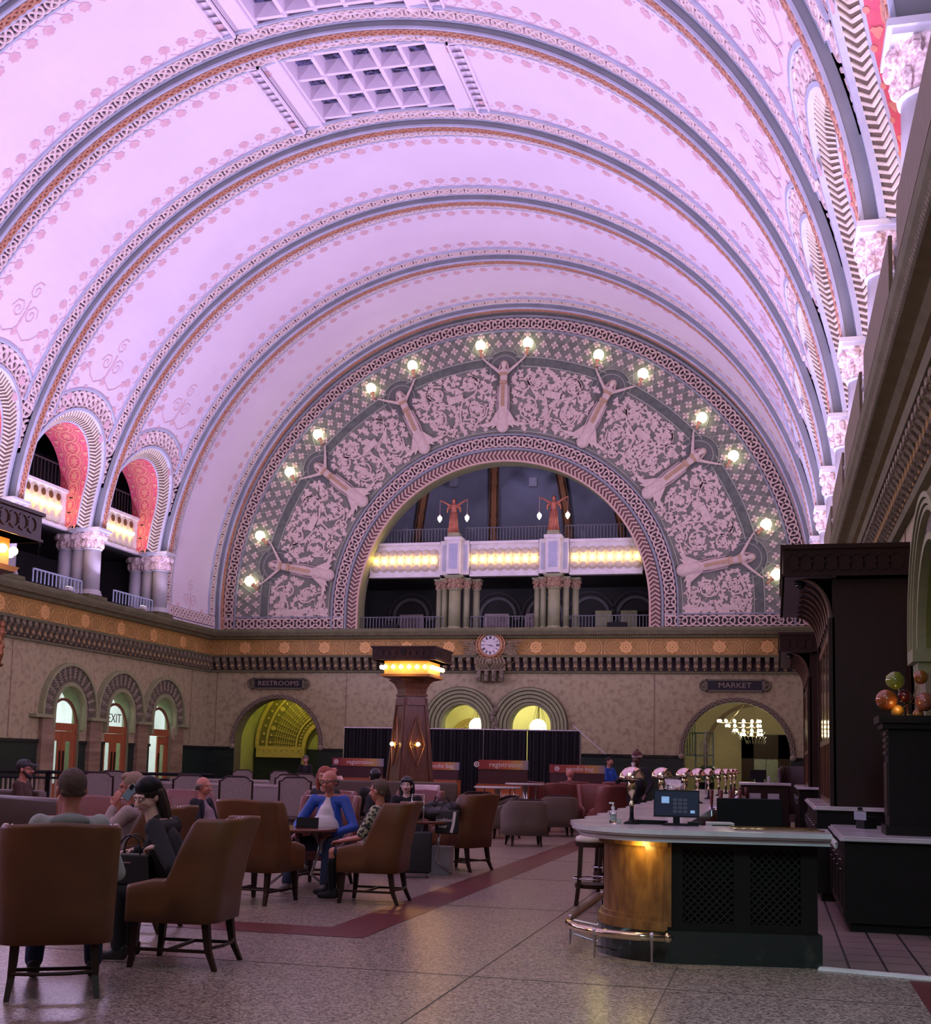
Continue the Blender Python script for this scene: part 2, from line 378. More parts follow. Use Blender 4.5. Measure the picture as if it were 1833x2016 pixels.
# cornices ---------------------------------------------------------------------
PROF=[(0,4.93),(.10,4.93),(.13,5.0),(.05,5.0),(.05,5.48),(.32,5.48),(.36,5.56),(.06,5.56),(.06,6.17),(.22,6.19),(.30,6.27),(.46,6.30),(.55,6.42),(.58,6.50),(.50,6.54),(-1.2,6.54)]
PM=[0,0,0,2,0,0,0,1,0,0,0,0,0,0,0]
def cornice(name,mp,u0,u1,ros,pitch,label):
    mb=MB()
    for k,((a,z),(b,y)) in enumerate(zip(PROF,PROF[1:])):
        mb.c=PM[k]; mb.poly([mp(u0,z,a),mp(u1,z,a),mp(u1,y,b),mp(u0,y,b)])
    mb.c=0
    n=int((u1-u0)/.30)
    for k in range(n):                                  # corbels
        u=u0+(k+.5)*(u1-u0)/n; rows=[]; mb.c=3
        for z,h in ((5.48,.30),(5.34,.30),(5.22,.20),(5.12,.22),(5.03,.10)):
            rows.append([mb.p(*mp(u-.075,z,.04)),mb.p(*mp(u-.075,z,h)),mb.p(*mp(u+.075,z,h)),mb.p(*mp(u+.075,z,.04))])
        for A,B in zip(rows,rows[1:]):
            for j in range(3): mb.face((A[j],B[j],B[j+1],A[j+1]))
        mb.blob(u,5.36,.045,lambda a,b,h: mp(a,b,.30+h),.02,6)
        mb.c=5
        mb.rib([(u-.045,5.14),(u,5.24),(u+.045,5.14)],.012,lambda a,b,h: mp(a,b,.21+h),0,.015)
        mb.blob(u,5.05,.03,lambda a,b,h: mp(a,b,.12+h),.02,6)
    n=int((u1-u0)/.09); mb.c=3                          # bead row
    for k in range(n):
        u=u0+(k+.5)*(u1-u0)/n; q=[mb.p(*mp(u+x,z,.50+h)) for x,z,h in ((-.025,6.28,0),(.025,6.28,0),(.025,6.33,.02),(-.025,6.33,.02))]; mb.face(q)
    mp2=lambda a,b,h: mp(a,b,.065+h)
    k=ros; cs=[]
    while k>u0+.3: k-=pitch
    k+=pitch
    while k<u1-.2: cs.append(k); k+=pitch
    for u in cs:
        mb.c=4; mb.blob(u,5.865,.235,mp2,.03,24,8,.12)
        mb.c=1
        for j in range(8): a=j*pi/4; mb.blob(u+.11*cos(a),5.865+.11*sin(a),.022,lambda a_,b_,h: mp(a_,b_,.098+h),.004,6)
        mb.blob(u,5.865,.03,lambda a_,b_,h: mp(a_,b_,.105+h),.004,6)
    for u in [c+pitch/2 for c in cs]+[cs[0]-pitch/2]:
        if u<u0+.2 or u>u1-.2: continue
        mb.c=5; q=pitch/2
        for sg in (1,-1):
            mb.rib([(u+sg*.05,5.62),(u+sg*.045,5.85),(u+sg*.08,6.02),(u+sg*.16,6.10)],.018,mp2,0,.012)
            cx=u+sg*q*.42; mb.rib([(cx+q*.27*cos(a),5.84+.2*sin(a)) for a in arc(16,0,2*pi)],.014,mp2,0,.012)
            for t in (-.12,0,.12):
                mb.rib([(cx+t-.1,5.72),(cx+t+.1,5.96)],.007,mp2,0,.008); mb.rib([(cx+t-.1,5.96),(cx+t+.1,5.72)],.007,mp2,0,.008)
            mb.rib([(cx+sg*.1,6.05),(cx+sg*q*.28,5.85),(cx+sg*q*.4,5.68),(cx+sg*q*.22,5.64)],.013,mp2,0,.012)
            mb.blob(cx+sg*q*.34,6.04,.035,mp2,.01,8); mb.blob(cx-sg*q*.33,5.66,.03,mp2,.01,8)
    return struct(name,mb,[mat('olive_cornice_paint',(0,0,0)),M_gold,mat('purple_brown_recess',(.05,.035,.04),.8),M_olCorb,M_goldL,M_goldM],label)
M_olCorb=mat('carved_corbel_paint',(.30,.26,.15),.6,scale=30,col2=(.12,.10,.06),lo=.4,hi=.6)
cornice('trim_1',rw(-1),-6,D,29.77,2.21,'gold frieze and corbel cornice of the left wall')
cornice('trim_2',rw(1),-6,D,29.77,2.21,'gold frieze and corbel cornice of the right wall')
cornice('trim_3',ew,XL,XR,-9.99,1.63,'gold frieze and corbel cornice of the end wall')
# ledge parapets under the columns
for sd,n in ((-1,'trim_4'),(1,'trim_5')):
    mb=MB()
    for k in range(0,11):
        y=42.83-P*k+.165
        x0,x1=sorted((XC+sd*10.98,XC+sd*12.9))
        if k>=1: mb.box(x0,x1,y-.55,y+.55,6.54,6.66)
        if k>=1: x0,x1=sorted((XC+sd*11.15,XC+sd*11.35)); mb.box(x0,x1,y-P+.55,y-.55,6.54,6.60)
    if sd>0:
        for k in range(1,10):
            y=42.83-P*k+.165; mb.c=1
            mb.box(XC+10.93,XC+10.97,y+.75,y+P-.10,6.52,7.14); mb.c=2; mb.box(XC+10.99,XC+11.02,y-.12,y+.77,6.52,7.02)  # lit tone painted on the tan boards, shade of the column gaps on the dark ones
    struct(n,mb,[mat('olive_ledge',(.13,.135,.06),.6),mat('lit_tan_baffle',(.24,.205,.12),.6),mat('shaded_olive_baffle',(.09,.085,.05),.6)] ,'olive parapet blocks on the gallery ledge')
# gallery shells behind the columns
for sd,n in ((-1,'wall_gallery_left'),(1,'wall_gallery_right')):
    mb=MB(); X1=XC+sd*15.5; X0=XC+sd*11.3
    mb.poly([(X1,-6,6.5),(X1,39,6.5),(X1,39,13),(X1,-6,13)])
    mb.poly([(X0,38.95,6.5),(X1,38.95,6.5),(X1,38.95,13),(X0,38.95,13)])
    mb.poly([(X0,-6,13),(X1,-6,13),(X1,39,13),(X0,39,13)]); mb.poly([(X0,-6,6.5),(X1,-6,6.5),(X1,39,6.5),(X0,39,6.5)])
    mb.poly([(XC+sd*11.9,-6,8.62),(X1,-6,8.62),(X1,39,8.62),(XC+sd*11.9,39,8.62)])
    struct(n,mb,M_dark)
# ================================================================== VAULT
YK=[42.83-P*k for k in range(11)]
def onv(sd):                                  # (Y, Z, h) on the vault cylinder
    return lambda y,z,h=0: (XC+sd*sqrt(max(.01,(RV-h)**2-(z-ZC)**2)), y, z)
def cyl_(th,y,h=0): return (XC+(RV-h)*cos(th), y, ZC+(RV-h)*sin(th))
mb=MB(); ZS=10.1; RO=2.45
SKY=(-11.75,-7.8)
for k in range(10):
    y0,y1=YK[k+1]+.33,YK[k]; ym=(y0+y1)/2
    ys=[y0+(y1-y0)*i/12 for i in range(13)]
    th=[]
    for y in ys:
        zl=6.52 if k==0 else ZS+sqrt(RO*RO-(y-ym)**2)
        th.append(math.asin((zl-ZC)/RV))
    N=72; skl=k in (3,4)
    sa=math.acos((SKY[1]-XC)/RV), math.acos((SKY[0]-XC)/RV)
    g=[[mb.p(*cyl_((t+(pi-2*t)*j/N) if j else t,y)) for j in range(N+1)] for t,y in zip(th,ys)]
    for i in range(12):
        for j in range(N):
            a=th[i]+(pi-2*th[i])*(j+.5)/N
            if skl and 1<=i<11 and sa[0]<a<sa[1]: continue
            mb.face((g[i][j],g[i+1][j],g[i+1][j+1],g[i][j+1]))
    mb.c=1                                     # stencilled flowers along both edges
    if k<7:
        for yy,ph in ((y0+.92,0),(y1-.92,.5)):
            n=58
            for j in range(n):
                a=.33+(pi-.66)*(j+ph)/n
                if skl and sa[0]-.03<a<sa[1]+.03: continue
                fm=lambda s,t,h,yy=yy,a=a: cyl_(a+s/RV,yy+t,h+.004)
                mb.blob(0,0,.15,fm,.006,28,7,.14,random.random()*6,base=False)
                sg=-1 if yy<ym else 1
                mb.rib([(.0,sg*.12),(.10,sg*.28),(.27,sg*.33),(.42,sg*.22)],.012,fm,0,.006)
                mb.blob(.27,sg*.12,.03,fm,.006,6,base=False)
        for sd in (-1,1):                      # rose scroll over every window arch
            zb=13.35 if k else 7.4
            vm=onv(sd); fm=lambda s,t,h: vm(ym+s,zb+t,h+.006)
            for sx in (-1,1):
                mb.rib([(sx*.28+sx*(.26-.02*q)*cos(q*.9), .0+(.26-.02*q)*sin(q*.9)) for q in range(12)],.014,fm,0,.006)
                mb.rib([(sx*.02,-.45),(sx*.16,-.5),(sx*.42,-.62),(sx*.7,-.5),(sx*.85,-.35)],.016,fm,0,.006)
                mb.blob(sx*.95,-.28,.10,fm,.006,14,5,.25,base=False); mb.blob(sx*.62,-.85,.09,fm,.006,14,5,.25,base=False)
            mb.rib([((.24-.02*q)*cos(q*.9+1), .55+(.24-.02*q)*sin(q*.9+1)) for q in range(12)],.014,fm,0,.006)
            mb.rib([(0,.3),(.03,0),(0,-.5)],.03,fm,0,.006); mb.blob(0,-.5,.12,fm,.006,10,3,.3,base=False)
    mb.c=0
    if k==0:                                   # knot borders of the blind end bay
        mb.c=2
        for sd in (-1,1):
            vm=onv(sd); mb.knots(y0+.45,y1-.1,.42,lambda s,t,h: vm(s,6.85+t,h+.01),.5,bg=3)
        mb.c=0
struct('ceiling',mb,[M_vault,M_sten,M_knot,M_kbg],'barrel vault with flower stencils',smooth=False)
# transverse ribs
for k in range(0,9):
    y=YK[k]; mb=MB(); a0=math.asin((8.80-ZC)/RI) if k else math.asin((6.54-ZC)/RI); N=96
    A=arc(N,a0,pi-a0)
    R=lambda r,a,yy: (XC+r*cos(a),yy,ZC+r*sin(a))
    mb.c=0; mb.grid(A,[0,1],lambda a,q: R(RI+.02+q*(.55 if k else .35),a,y)); mb.grid(A,[0,1],lambda a,q: R(RI+q*(.55 if k>1 else .3),a,y+.33))
    mb.c=1
    for yy in (y-.02,y+.26): mb.grid(A,[0,1,2,3],lambda a,q,yy=yy: R(RI-.01+(.05 if q in (0,3) else 0),a,yy+(0,0,.07,.07)[q]))
    mb.c=3; mb.grid(A,[0,1],lambda a,q: R(RI+.02,a,y+.05+q*.22))
    mb.c=2; Lr=RI*(pi-2*a0); cm=lambda s,t,h: R(RI+.02-h,a0+s/RI,y+.16+t)
    n=int(Lr/.30)*8
    for ph in (0,2*pi/3,4*pi/3): mb.rib([(Lr*q/n,.085*sin(2*pi*q/8/2*1.0+ph)) for q in range(n+1)],.034,cm,0,.05)
    mb.c=4
    for sg,yc in ((-1,y-.30),(1,y+.33+.30)):
        if k==0 and sg==1: continue
        blind=(k==0) or (k==1 and sg==1)
        b0=math.asin(((7.1 if blind else 11.45)-ZC)/RV)
        mp=lambda s,t,h: cyl_(b0+s/RV,yc+t,h+.005)
        Lk=RV*(pi-2*b0); mb.c=4; mb.knots(0,Lk,.40,mp,.42,0,.05,bg=5)
        mb.c=1
        for t in (-.235,.235): mb.rib([(Lk*q/80,t) for q in range(81)],.035,mp,0,.05)
    struct('trim_rib' if k==0 else 'trim_rib.%03d'%k,mb,[M_blue,M_lblue,M_cop,M_copbg,M_knot,M_kbg],'transverse vault rib with copper braid and knotwork bands')
# window arches in the foot of the vault, both sides
for sd in (-1,1):
    mb=MB(); vm0=onv(sd); vm=lambda y,z,h=0,vm0=vm0: vm0(y,z,h-.07)
    for k in range(1,7):
        y0,y1=YK[k+1]+.33,YK[k]; ym=(y0+y1)/2
        def ring(r):
            def f(s,t,h):
                a=s/r-pi/2; rr=r+t
                if a<-pi/2: dy,z=-rr,ZS-( -pi/2-a)*r
                elif a>pi/2: dy,z=rr,ZS-(a-pi/2)*r
                else: dy,z=rr*sin(a),ZS+rr*cos(a)
                return vm(ym+max(-2.04,min(2.04,dy)),z,h)
            return f
        leg=1.32
        def spl(r): return lambda s,t,h: (lambda p: (p[0]+sd*(.17-t)/.34*.24,p[1],p[2]))(ring(r)(s,t,h))
        mb.c=0; mb.knots(.15,2.15*pi-.15,.52,ring(2.16),.52,0,.06,bg=1)
        mb.c=2
        for r,w_ in ((1.87,.05),(2.44,.04)): mb.rib([(s,0) for s in arc(48,-leg if r<2 else 0,r*pi+(leg if r<2 else 0))],w_,ring(r),0,.09)
        mb.grid(arc(8,0,1),[0,1],lambda s,t: vm(ym-1.85-.215*t,8.76+2.9*s,-.02)); mb.grid(arc(8,0,1),[0,1],lambda s,t: vm(ym+1.85+.215*t,8.76+2.9*s,-.02))
        mb.c=2; mb.grid(arc(40,.1,2.44*pi-.1),[.02,-.35],lambda s,h: ring(2.44)(s,0,h))
        for e in (-1,1): mb.grid(arc(10,0,1),[0,1],lambda s,t,e=e: vm(ym+e*(1.86+.215*t),8.76+3.3*s,-.12))
        mb.c=3; mb.zig(-leg,1.68*pi+leg,.32,spl(1.68),.115,0,.03,bg=4)
        mb.c=2; mb.rib([(s,0) for s in arc(48,-leg,1.5*pi+leg)],.02,lambda s,t,h: (lambda p: (p[0]+sd*.24,p[1],p[2]))(ring(1.52)(s,t,h)),0,.04)
        # rose reveal going back into the wall
        Xd=XC+sd*12.1; rows=[]
        def rev(s,q,h=0):
            x,y_,z=ring(1.5)(s,-h,0); return (x+sd*.24+(Xd-x-sd*.24)*q,y_,z)
        mb.c=5; mb.grid(arc(40,-leg,1.5*pi+leg),[0,.5,1],rev)
        mb.c=6
        for s in arc(15,-leg+.2,1.5*pi+leg-.2):
            fm=lambda a,b,h,s=s: rev(s+a,.46+b/1.1,.01+h)
            mb.rib([(.24*cos(q),.24*sin(q)) for q in arc(14,0,2*pi)],.03,fm,0,.006); mb.blob(0,0,.13,fm,.006,24,6,.3,base=False)
            mb.rib([(.34*cos(q),.34*sin(q)) for q in arc(14,0,2*pi)],.014,fm,0,.006)
            for sg in (-1,1): mb.blob(.22,sg*.42,.08,fm,.006,10,3,.3,base=False); mb.blob(-.05,sg*.5,.05,fm,.006,8,base=False)
    struct('trim_arcade_left' if sd<0 else 'trim_arcade_right',mb,[M_knot,M_kbg,M_lblue,M_zig,M_zigbg,M_pinkr,M_salm],'window arches with knotwork, zigzag moulding and rose reveals')
# coffered skylights at the crown
M_stain=mat('leaded_glass',(.02,.03,.05),.25,scale=7,col2=(.16,.17,.33),lo=.45,hi=.55)
for k,lab in ((3,'coffered ceiling skylight with fifteen leaded panes, whole in view'),(4,'coffered ceiling skylight cut by the top edge of the photo')):
    y0,y1=YK[k+1]+.33,YK[k]; w_=y1-y0; ya,yb=y0+w_/12,y1-w_/12
    t=thing('skylight',lab,'skylight'); mb=MB()
    zt=ZC+RV-.22; xs=[SKY[0]+.12+i*(SKY[1]-SKY[0]-.24)/5 for i in range(6)]; yq=[ya+.35+i*(yb-ya-.7)/3 for i in range(4)]
    def fr(x): return (x, ZC+sqrt(RV**2-(x-XC)**2))
    def beam(a,b,c,d,z0,z1): mb.box(a,b,c,d,z0,z1)
    for x in xs: z=fr(x)[1]; beam(x-.05,x+.05,ya+.1,yb-.1,z-.02,z+.45)
    for y in yq:
        for i in range(5):
            z=fr((xs[i]+xs[i+1])/2)[1]; beam(xs[i],xs[i+1],y-.05,y+.05,z-.02,z+.45)
    for i in range(5):
        z=fr((xs[i]+xs[i+1])/2)[1]
        for y,e in ((ya,.30),(yb-.30,.30)): beam(xs[i],xs[i+1],y,y+e,z+.06,z+.12)
    for x in (SKY[0]-.02,SKY[1]-.06):
        z=fr(x)[1]; beam(x-(.40 if x<XC else .10),x+(.10 if x<XC else .40),ya-.02,yb+.02,z-.05,z+.3)
    for y in (ya-.03,yb-.03):
        for i in range(5): z=fr((xs[i]+xs[i+1])/2)[1]; beam(xs[i]-.1,xs[i+1]+.1,y,y+.06,z-.04,z+.3)
    mb.build('coffer_frame',M_vault,t)
    for i in range(5):
        for j in range(3):
            z=fr((xs[i]+xs[i+1])/2)[1]+.36; pb=MB(); pb.box(xs[i]+.05,xs[i+1]-.05,yq[j]+.05,yq[j+1]-.05,z,z+.02); pb.c=1
            cx,cy=(xs[i]+xs[i+1])/2,(yq[j]+yq[j+1])/2; rx,ry=(xs[i+1]-xs[i])/2-.08,(yq[j+1]-yq[j])/2-.08
            fm=lambda a,b,h: (cx+a,cy+b,z-h)
            if i in (1,2,3) and j==1 or i==2:
                pb.c=2; pb.blob(0,0,.12,fm,.006,4); pb.c=1
                pb.rib([(rx*.7*cos(q),ry*.7*sin(q)) for q in arc(16,0,2*pi)],.012,fm,0,.012)
                for q in range(4): pb.rib([(0,0),(rx*cos(q*pi/2+.78),ry*sin(q*pi/2+.78))],.010,fm,0,.012)
            else:
                for sg in (-1,1): pb.rib([(sg*(.05+.16*cos(q)*(1-q/9)),.12*sin(q)*(1-q/9)*2) for q in arc(16,0,7)],.012,fm,0,.012)
                pb.rib([(-rx,-ry*.6),(0,ry*.5),(rx,-ry*.6)],.012,fm,0,.012)
            pb.build('pane',[M_stain,M_black,mat('violet_glass',(.30,.27,.55),.3)],t)
    for sx in (SKY[0]-.75,SKY[1]+.40):
        v=thing('ceiling_vent','slotted plaster vent %s the skylight %s'%('left of' if sx<XC else 'right of','whole in view' if k==3 else 'at the top edge'),'vent'); mb=MB()
        z=fr(sx+.17)[1]
        for a,b in ((sx,sx+.05),(sx+.30,sx+.35)): mb.box(a,b,ya+.1,yb-.1,z-.09,z+.05)
        for a in (ya+.1,yb-.15): mb.box(sx,sx+.35,a,a+.05,z-.09,z+.05)
        mb.box(sx,sx+.35,ya+.1,yb-.1,z+.0,z+.03); mb.build('frame',M_vault,v); mb=MB()
        n=11
        for q in range(n): y=ya+.2+q*(yb-ya-.4)/n; mb.poly([(sx+.06,y,z-.08),(sx+.29,y,z-.08),(sx+.29,y+.12,z-.01),(sx+.06,y+.12,z-.01)])
        mb.build('louvre',mat('grey_louvre',(.30,.28,.32),.7),v)
# ================================================================== LUNETTE (end wall above the cornice)
ZL=7.34
def lm(R):
    def f(s,t,h=0):
        a=s/R; r=R+t
        if a<0: return (XC+r, D-h, ZL+s)
        if a>pi: return (XC-r, D-h, ZL-(s-pi*R))
        return (XC+r*cos(a), D-h, ZL+r*sin(a))
    return f
LEG=.80
mb=MB(); f1=lm(8.)
mb.grid(arc(90,-LEG,8*pi+LEG),[-2.524,-1.4,1,3.35],lambda s,t: f1(s,t,0))
mb.c=1; mb.grid(arc(90,-LEG,9.3*pi+LEG),[-.15,.15],lambda s,t: lm(9.3)(s,t,.012))
mb.c=2
for R in (9.12,9.47): mb.rib([(s,0) for s in arc(120,-LEG+.5,R*pi+LEG-.5)],.022,lm(R),0,.03)
mb.rib([(s,0) for s in arc(120,-.4,6.65*pi+.4)],.02,lm(6.65),0,.03)
lun=struct('wall_end_lunette',mb,[M_lunbg,M_lunband,M_lunline],'grey lunette wall')
mb=MB(); mb.knots(-.35,10.75*pi+.35,.46,lm(10.75),.50,0,.07,bg=1); mb.knots(-.35,6.22*pi+.35,.46,lm(6.22),.48,0,.07,bg=1)
for sg in (-1,1):
    a,b=(XC+sg*6.05,XC+sg*10.98); a,b=min(a,b),max(a,b); mb.knots(a,b,.44,lambda s,t,h: (s,D-h-.005,6.80+t),.52,0,.07,bg=1)
mb.c=2
for R,w_ in ((11.03,.05),(10.49,.04),(6.49,.04),(5.95,.05)): mb.rib([(s,0) for s in arc(120,-LEG,R*pi+LEG)],w_,lm(R),0,.10)
for sg in (-1,1):
    for z in (6.56,7.04): a,b=(XC+sg*6.0,XC+sg*10.98); mb.rib([(a,z),(b,z)],.03,lambda s,t,h: (s,D-h,t),0,.08)
mb.build('knotwork_border',[mat('mauve_knotwork',(.66,.51,.42),.6,scale=9,col2=(.52,.39,.31)),mat('dark_lunette_ground',(.05,.04,.042),.8),M_blue],lun)
# lattice of quatrefoils
mb=MB(); fl=lm(10.); c=.43; n=int((10*pi)/c); c=10*pi/n
def halo(s,t):
    a=s/10.; r=10+t
    for k in range(7):
        ak=radians(10.6+26.4*k); 
        if hypot(r*cos(a)-9.02*cos(ak), r*sin(a)-9.02*sin(ak))<.80: return True
        for g in (-.096,.096):
            if hypot(r*cos(a)-9.95*cos(ak+g), r*sin(a)-9.95*sin(ak+g))<.2: return True
    return False
for i in range(-1,n+1):
    for j in range(-1,2):
        s,t=(i+.5*(j%2))*c, j*.36
        if not halo(s,t):
            mb.c=0
            for q in range(4): a=q*pi/2+pi/4*0; mb.blob(s+.085*cos(a),t+.085*sin(a),.058,fl,.035,8)
            mb.blob(s,t,.035,fl,.05,6)
        mb.c=1
        if j<2 and not halo(s+c/4,t+.18):
            mb.rib([(s-.0,t+.18-.18-.18+.18),(s+c/2,t+.36)][:0] or [(s+c*.0,t+.18),(s+c*.25,t+.0),(s+c*.5,t-.18)],.013,fl,0,.02)
            mb.rib([(s,t+.18),(s-c*.25,t),(s-c*.5,t-.18)],.013,fl,0,.02)
mb.build('quatrefoil_lattice',[M_relief,M_lunline],lun)
# arabesque scrolls and leaves
mb=MB(); fa=lm(8.); rnd=random.Random(3)
def infig(s,t,m=0):
    a=s/8.; r=8+t; 
    for k in range(7):
        ak=radians(10.6+26.4*k); x=r*sin(a-ak); y=r*cos(a-ak)
        if y>8.9+m*0 and hypot(x,y-9.02)<.78: return True
        if y<6.4: continue
        wd=.30 if y>7.9 else .30+(7.9-y)*.25
        if abs(x)<wd+m and y<9.2: return True
        if y>8.6 and abs(abs(x)-(y-8.45)*.8)<.15+m: return True
    return False
scr=[]
for bay in range(-1,7):
    ac=radians(10.6+26.4*bay+13.2) if 0<=bay<6 else (radians(2.5) if bay<0 else radians(177.5))
    for sg in (-1,1):
        if not(0<=bay<6) and ((bay<0 and sg<0) or (bay==6 and sg>0)): pass
        for (da,t,r,tw) in ((.85,-.45,.42,1),(.62,.55,.36,-1),(1.15,.35,.30,1),(.45,-1.0,.28,-1),(1.35,-.95,.24,1)):
            if not(0<=bay<6): da*=.35
            s=(ac*8+sg*da); 
            if s<.1-LEG*0 or s>8*pi-.1: continue
            if infig(s,t,r*.5): continue
            scr.append((s,t,r))
            mb.c=0; mb.rib([(s+(r-.028*q*r/.42)*cos(sg*tw*q*.62+1),t+(r-.028*q*r/.42)*sin(sg*tw*q*.62+1)) for q in range(13)],.035,fa,0,.06)
            mb.blob(s,t,r*.36,fa,.07,20,5,.3,rnd.random()*6)
        if 0<=bay<6:
            mb.rib([(ac*8+sg*x,t) for x,t in ((.02,-1.2),(.05,-.5),(.22,-.05),(.75,.18),(1.0,.55),(.7,.9),(.4,.78))],.04,fa,0,.06)
            mb.rib([(ac*8+sg*x,t) for x,t in ((.05,-.8),(.35,-.9),(.8,-.92),(1.1,-.75),(1.2,-.4))],.035,fa,0,.06)
    if 0<=bay<6: mb.c=0; s0=ac*8; mb.poly([fa(s0+x,.12+y,.10) for x,y in ((-.30,-.13),(.30,-.13),(.30,.13),(-.30,.13))]); mb.rib([(s0-.3,-.01),(s0+.3,-.01)],.0,fa,0,.0) if 0 else None
pts=[]
tries=0
while tries<26000 and len(pts)<1500:
    tries+=1; s=rnd.uniform(-.15,8*pi+.15); t=rnd.uniform(-1.28,1.02); r=8+t
    if s<0 or s>8*pi: pass
    S=s*(8+t)/8
    if infig(s,t,.05): continue
    d=.150 if rnd.random()<.5 else .19
    if any(abs(S-q[0])<d and hypot(S-q[0],t-q[1])<d for q in pts[-1500:]): continue
    if any(abs(hypot((s-q[0]),t-q[1])-q[2])<.06 for q in scr): continue
    pts.append((S,t)); mb.c=0; a=rnd.uniform(0,6.28)
    mb.blob(s,t,rnd.uniform(.075,.115),fa,.045,15,3 if rnd.random()<.6 else 5,.38,a,rnd.uniform(.8,1.3))
    if rnd.random()<.4: mb.rib([(s,t),(s+.12*cos(a),t+.12*sin(a)),(s+.2*cos(a+.7),t+.2*sin(a+.7))],.016,fa,0,.03)
for sg in (0,1):                                # the two leg panels beside the lowest figures
    for i in range(60):
        s=rnd.uniform(-.32,-.02) if sg==0 else 8*pi+rnd.uniform(.02,.32); mb.blob(s,rnd.uniform(-1.28,1.0),.09,fa,.045,12,3,.35,rnd.random()*6)
mb.build('arabesque_relief',[M_relief],lun)
# intrados of the big opening
mb=MB()
fi=lm(5.476)
mb.c=0; mb.grid(arc(60,-LEG-.02,5.476*pi+LEG+.02),[0,.75],lambda s,q: (lambda v:(v[0],v[1]+q,v[2]))(fi(s,0,0)))
mb.c=1; mb.zig(-LEG,5.72*pi+LEG,.36,lm(5.70),.16,0,.05,bg=2); mb.rib([(s,0) for s in arc(80,-LEG,5.5*pi+LEG)],.04,lm(5.50),0,.07)
struct('trim_6',mb,[M_oliveL,mat('pink_lattice',(.62,.44,.34),.6,scale=9),mat('lattice_ground',(.16,.09,.07),.7)],'lattice moulding of the big arched opening')
# ================================================================== GALLERY COLUMNS, PANELS, RAILINGS
def capital(mb, cx,cy,z0,z1,r,n=16):
    mb.c=0; h=z1-z0
    mb.lathe([(r*1.08,z0-.03),(r*1.12,z0),(r*1.02,z0+.03)],n,(cx,cy,0))
    mb.c=1; mb.lathe([(r*.98,z0+.02),(r*1.08,z0+h*.3),(r*1.25,z0+h*.55),(r*1.36,z0+h*.78)],n,(cx,cy,0))
    for k in range(8):
        a=k*pi/4; mb.ell((cx+r*1.12*cos(a),cy+r*1.12*sin(a),z0+h*.22),r*.26,r*.26,h*.2,6,4); mb.ell((cx+r*1.38*cos(a+.39),cy+r*1.38*sin(a+.39),z0+h*.60),r*.28,r*.28,h*.16,6,4)
    mb.c=0; mb.box(cx-r*1.35,cx+r*1.35,cy-r*1.35,cy+r*1.35,z1-h*.22,z1-h*.12); mb.box(cx-r*1.52,cx+r*1.52,cy-r*1.52,cy+r*1.52,z1-h*.12,z1)
def column(t, cx,cy,r, zb,z0,z1, ms, mc):
    mb=MB(); mb.cyl(cx,cy,zb+.16,z0-.02,r,r*.97,20); mb.build('shaft',ms,t,True)
    mb=MB(); capital(mb,cx,cy,z0,z1,r); mb.build('capital',[ms,mc],t)
    mb=MB(); mb.lathe([(r*1.3,zb),(r*1.3,zb+.05),(r*1.15,zb+.09),(r*1.22,zb+.13),(r,zb+.18)],16,(cx,cy,0)); mb.build('base',ms,t,True)
M_colw=mat('white_painted_column',(.62,.63,.66),.5,scale=2)
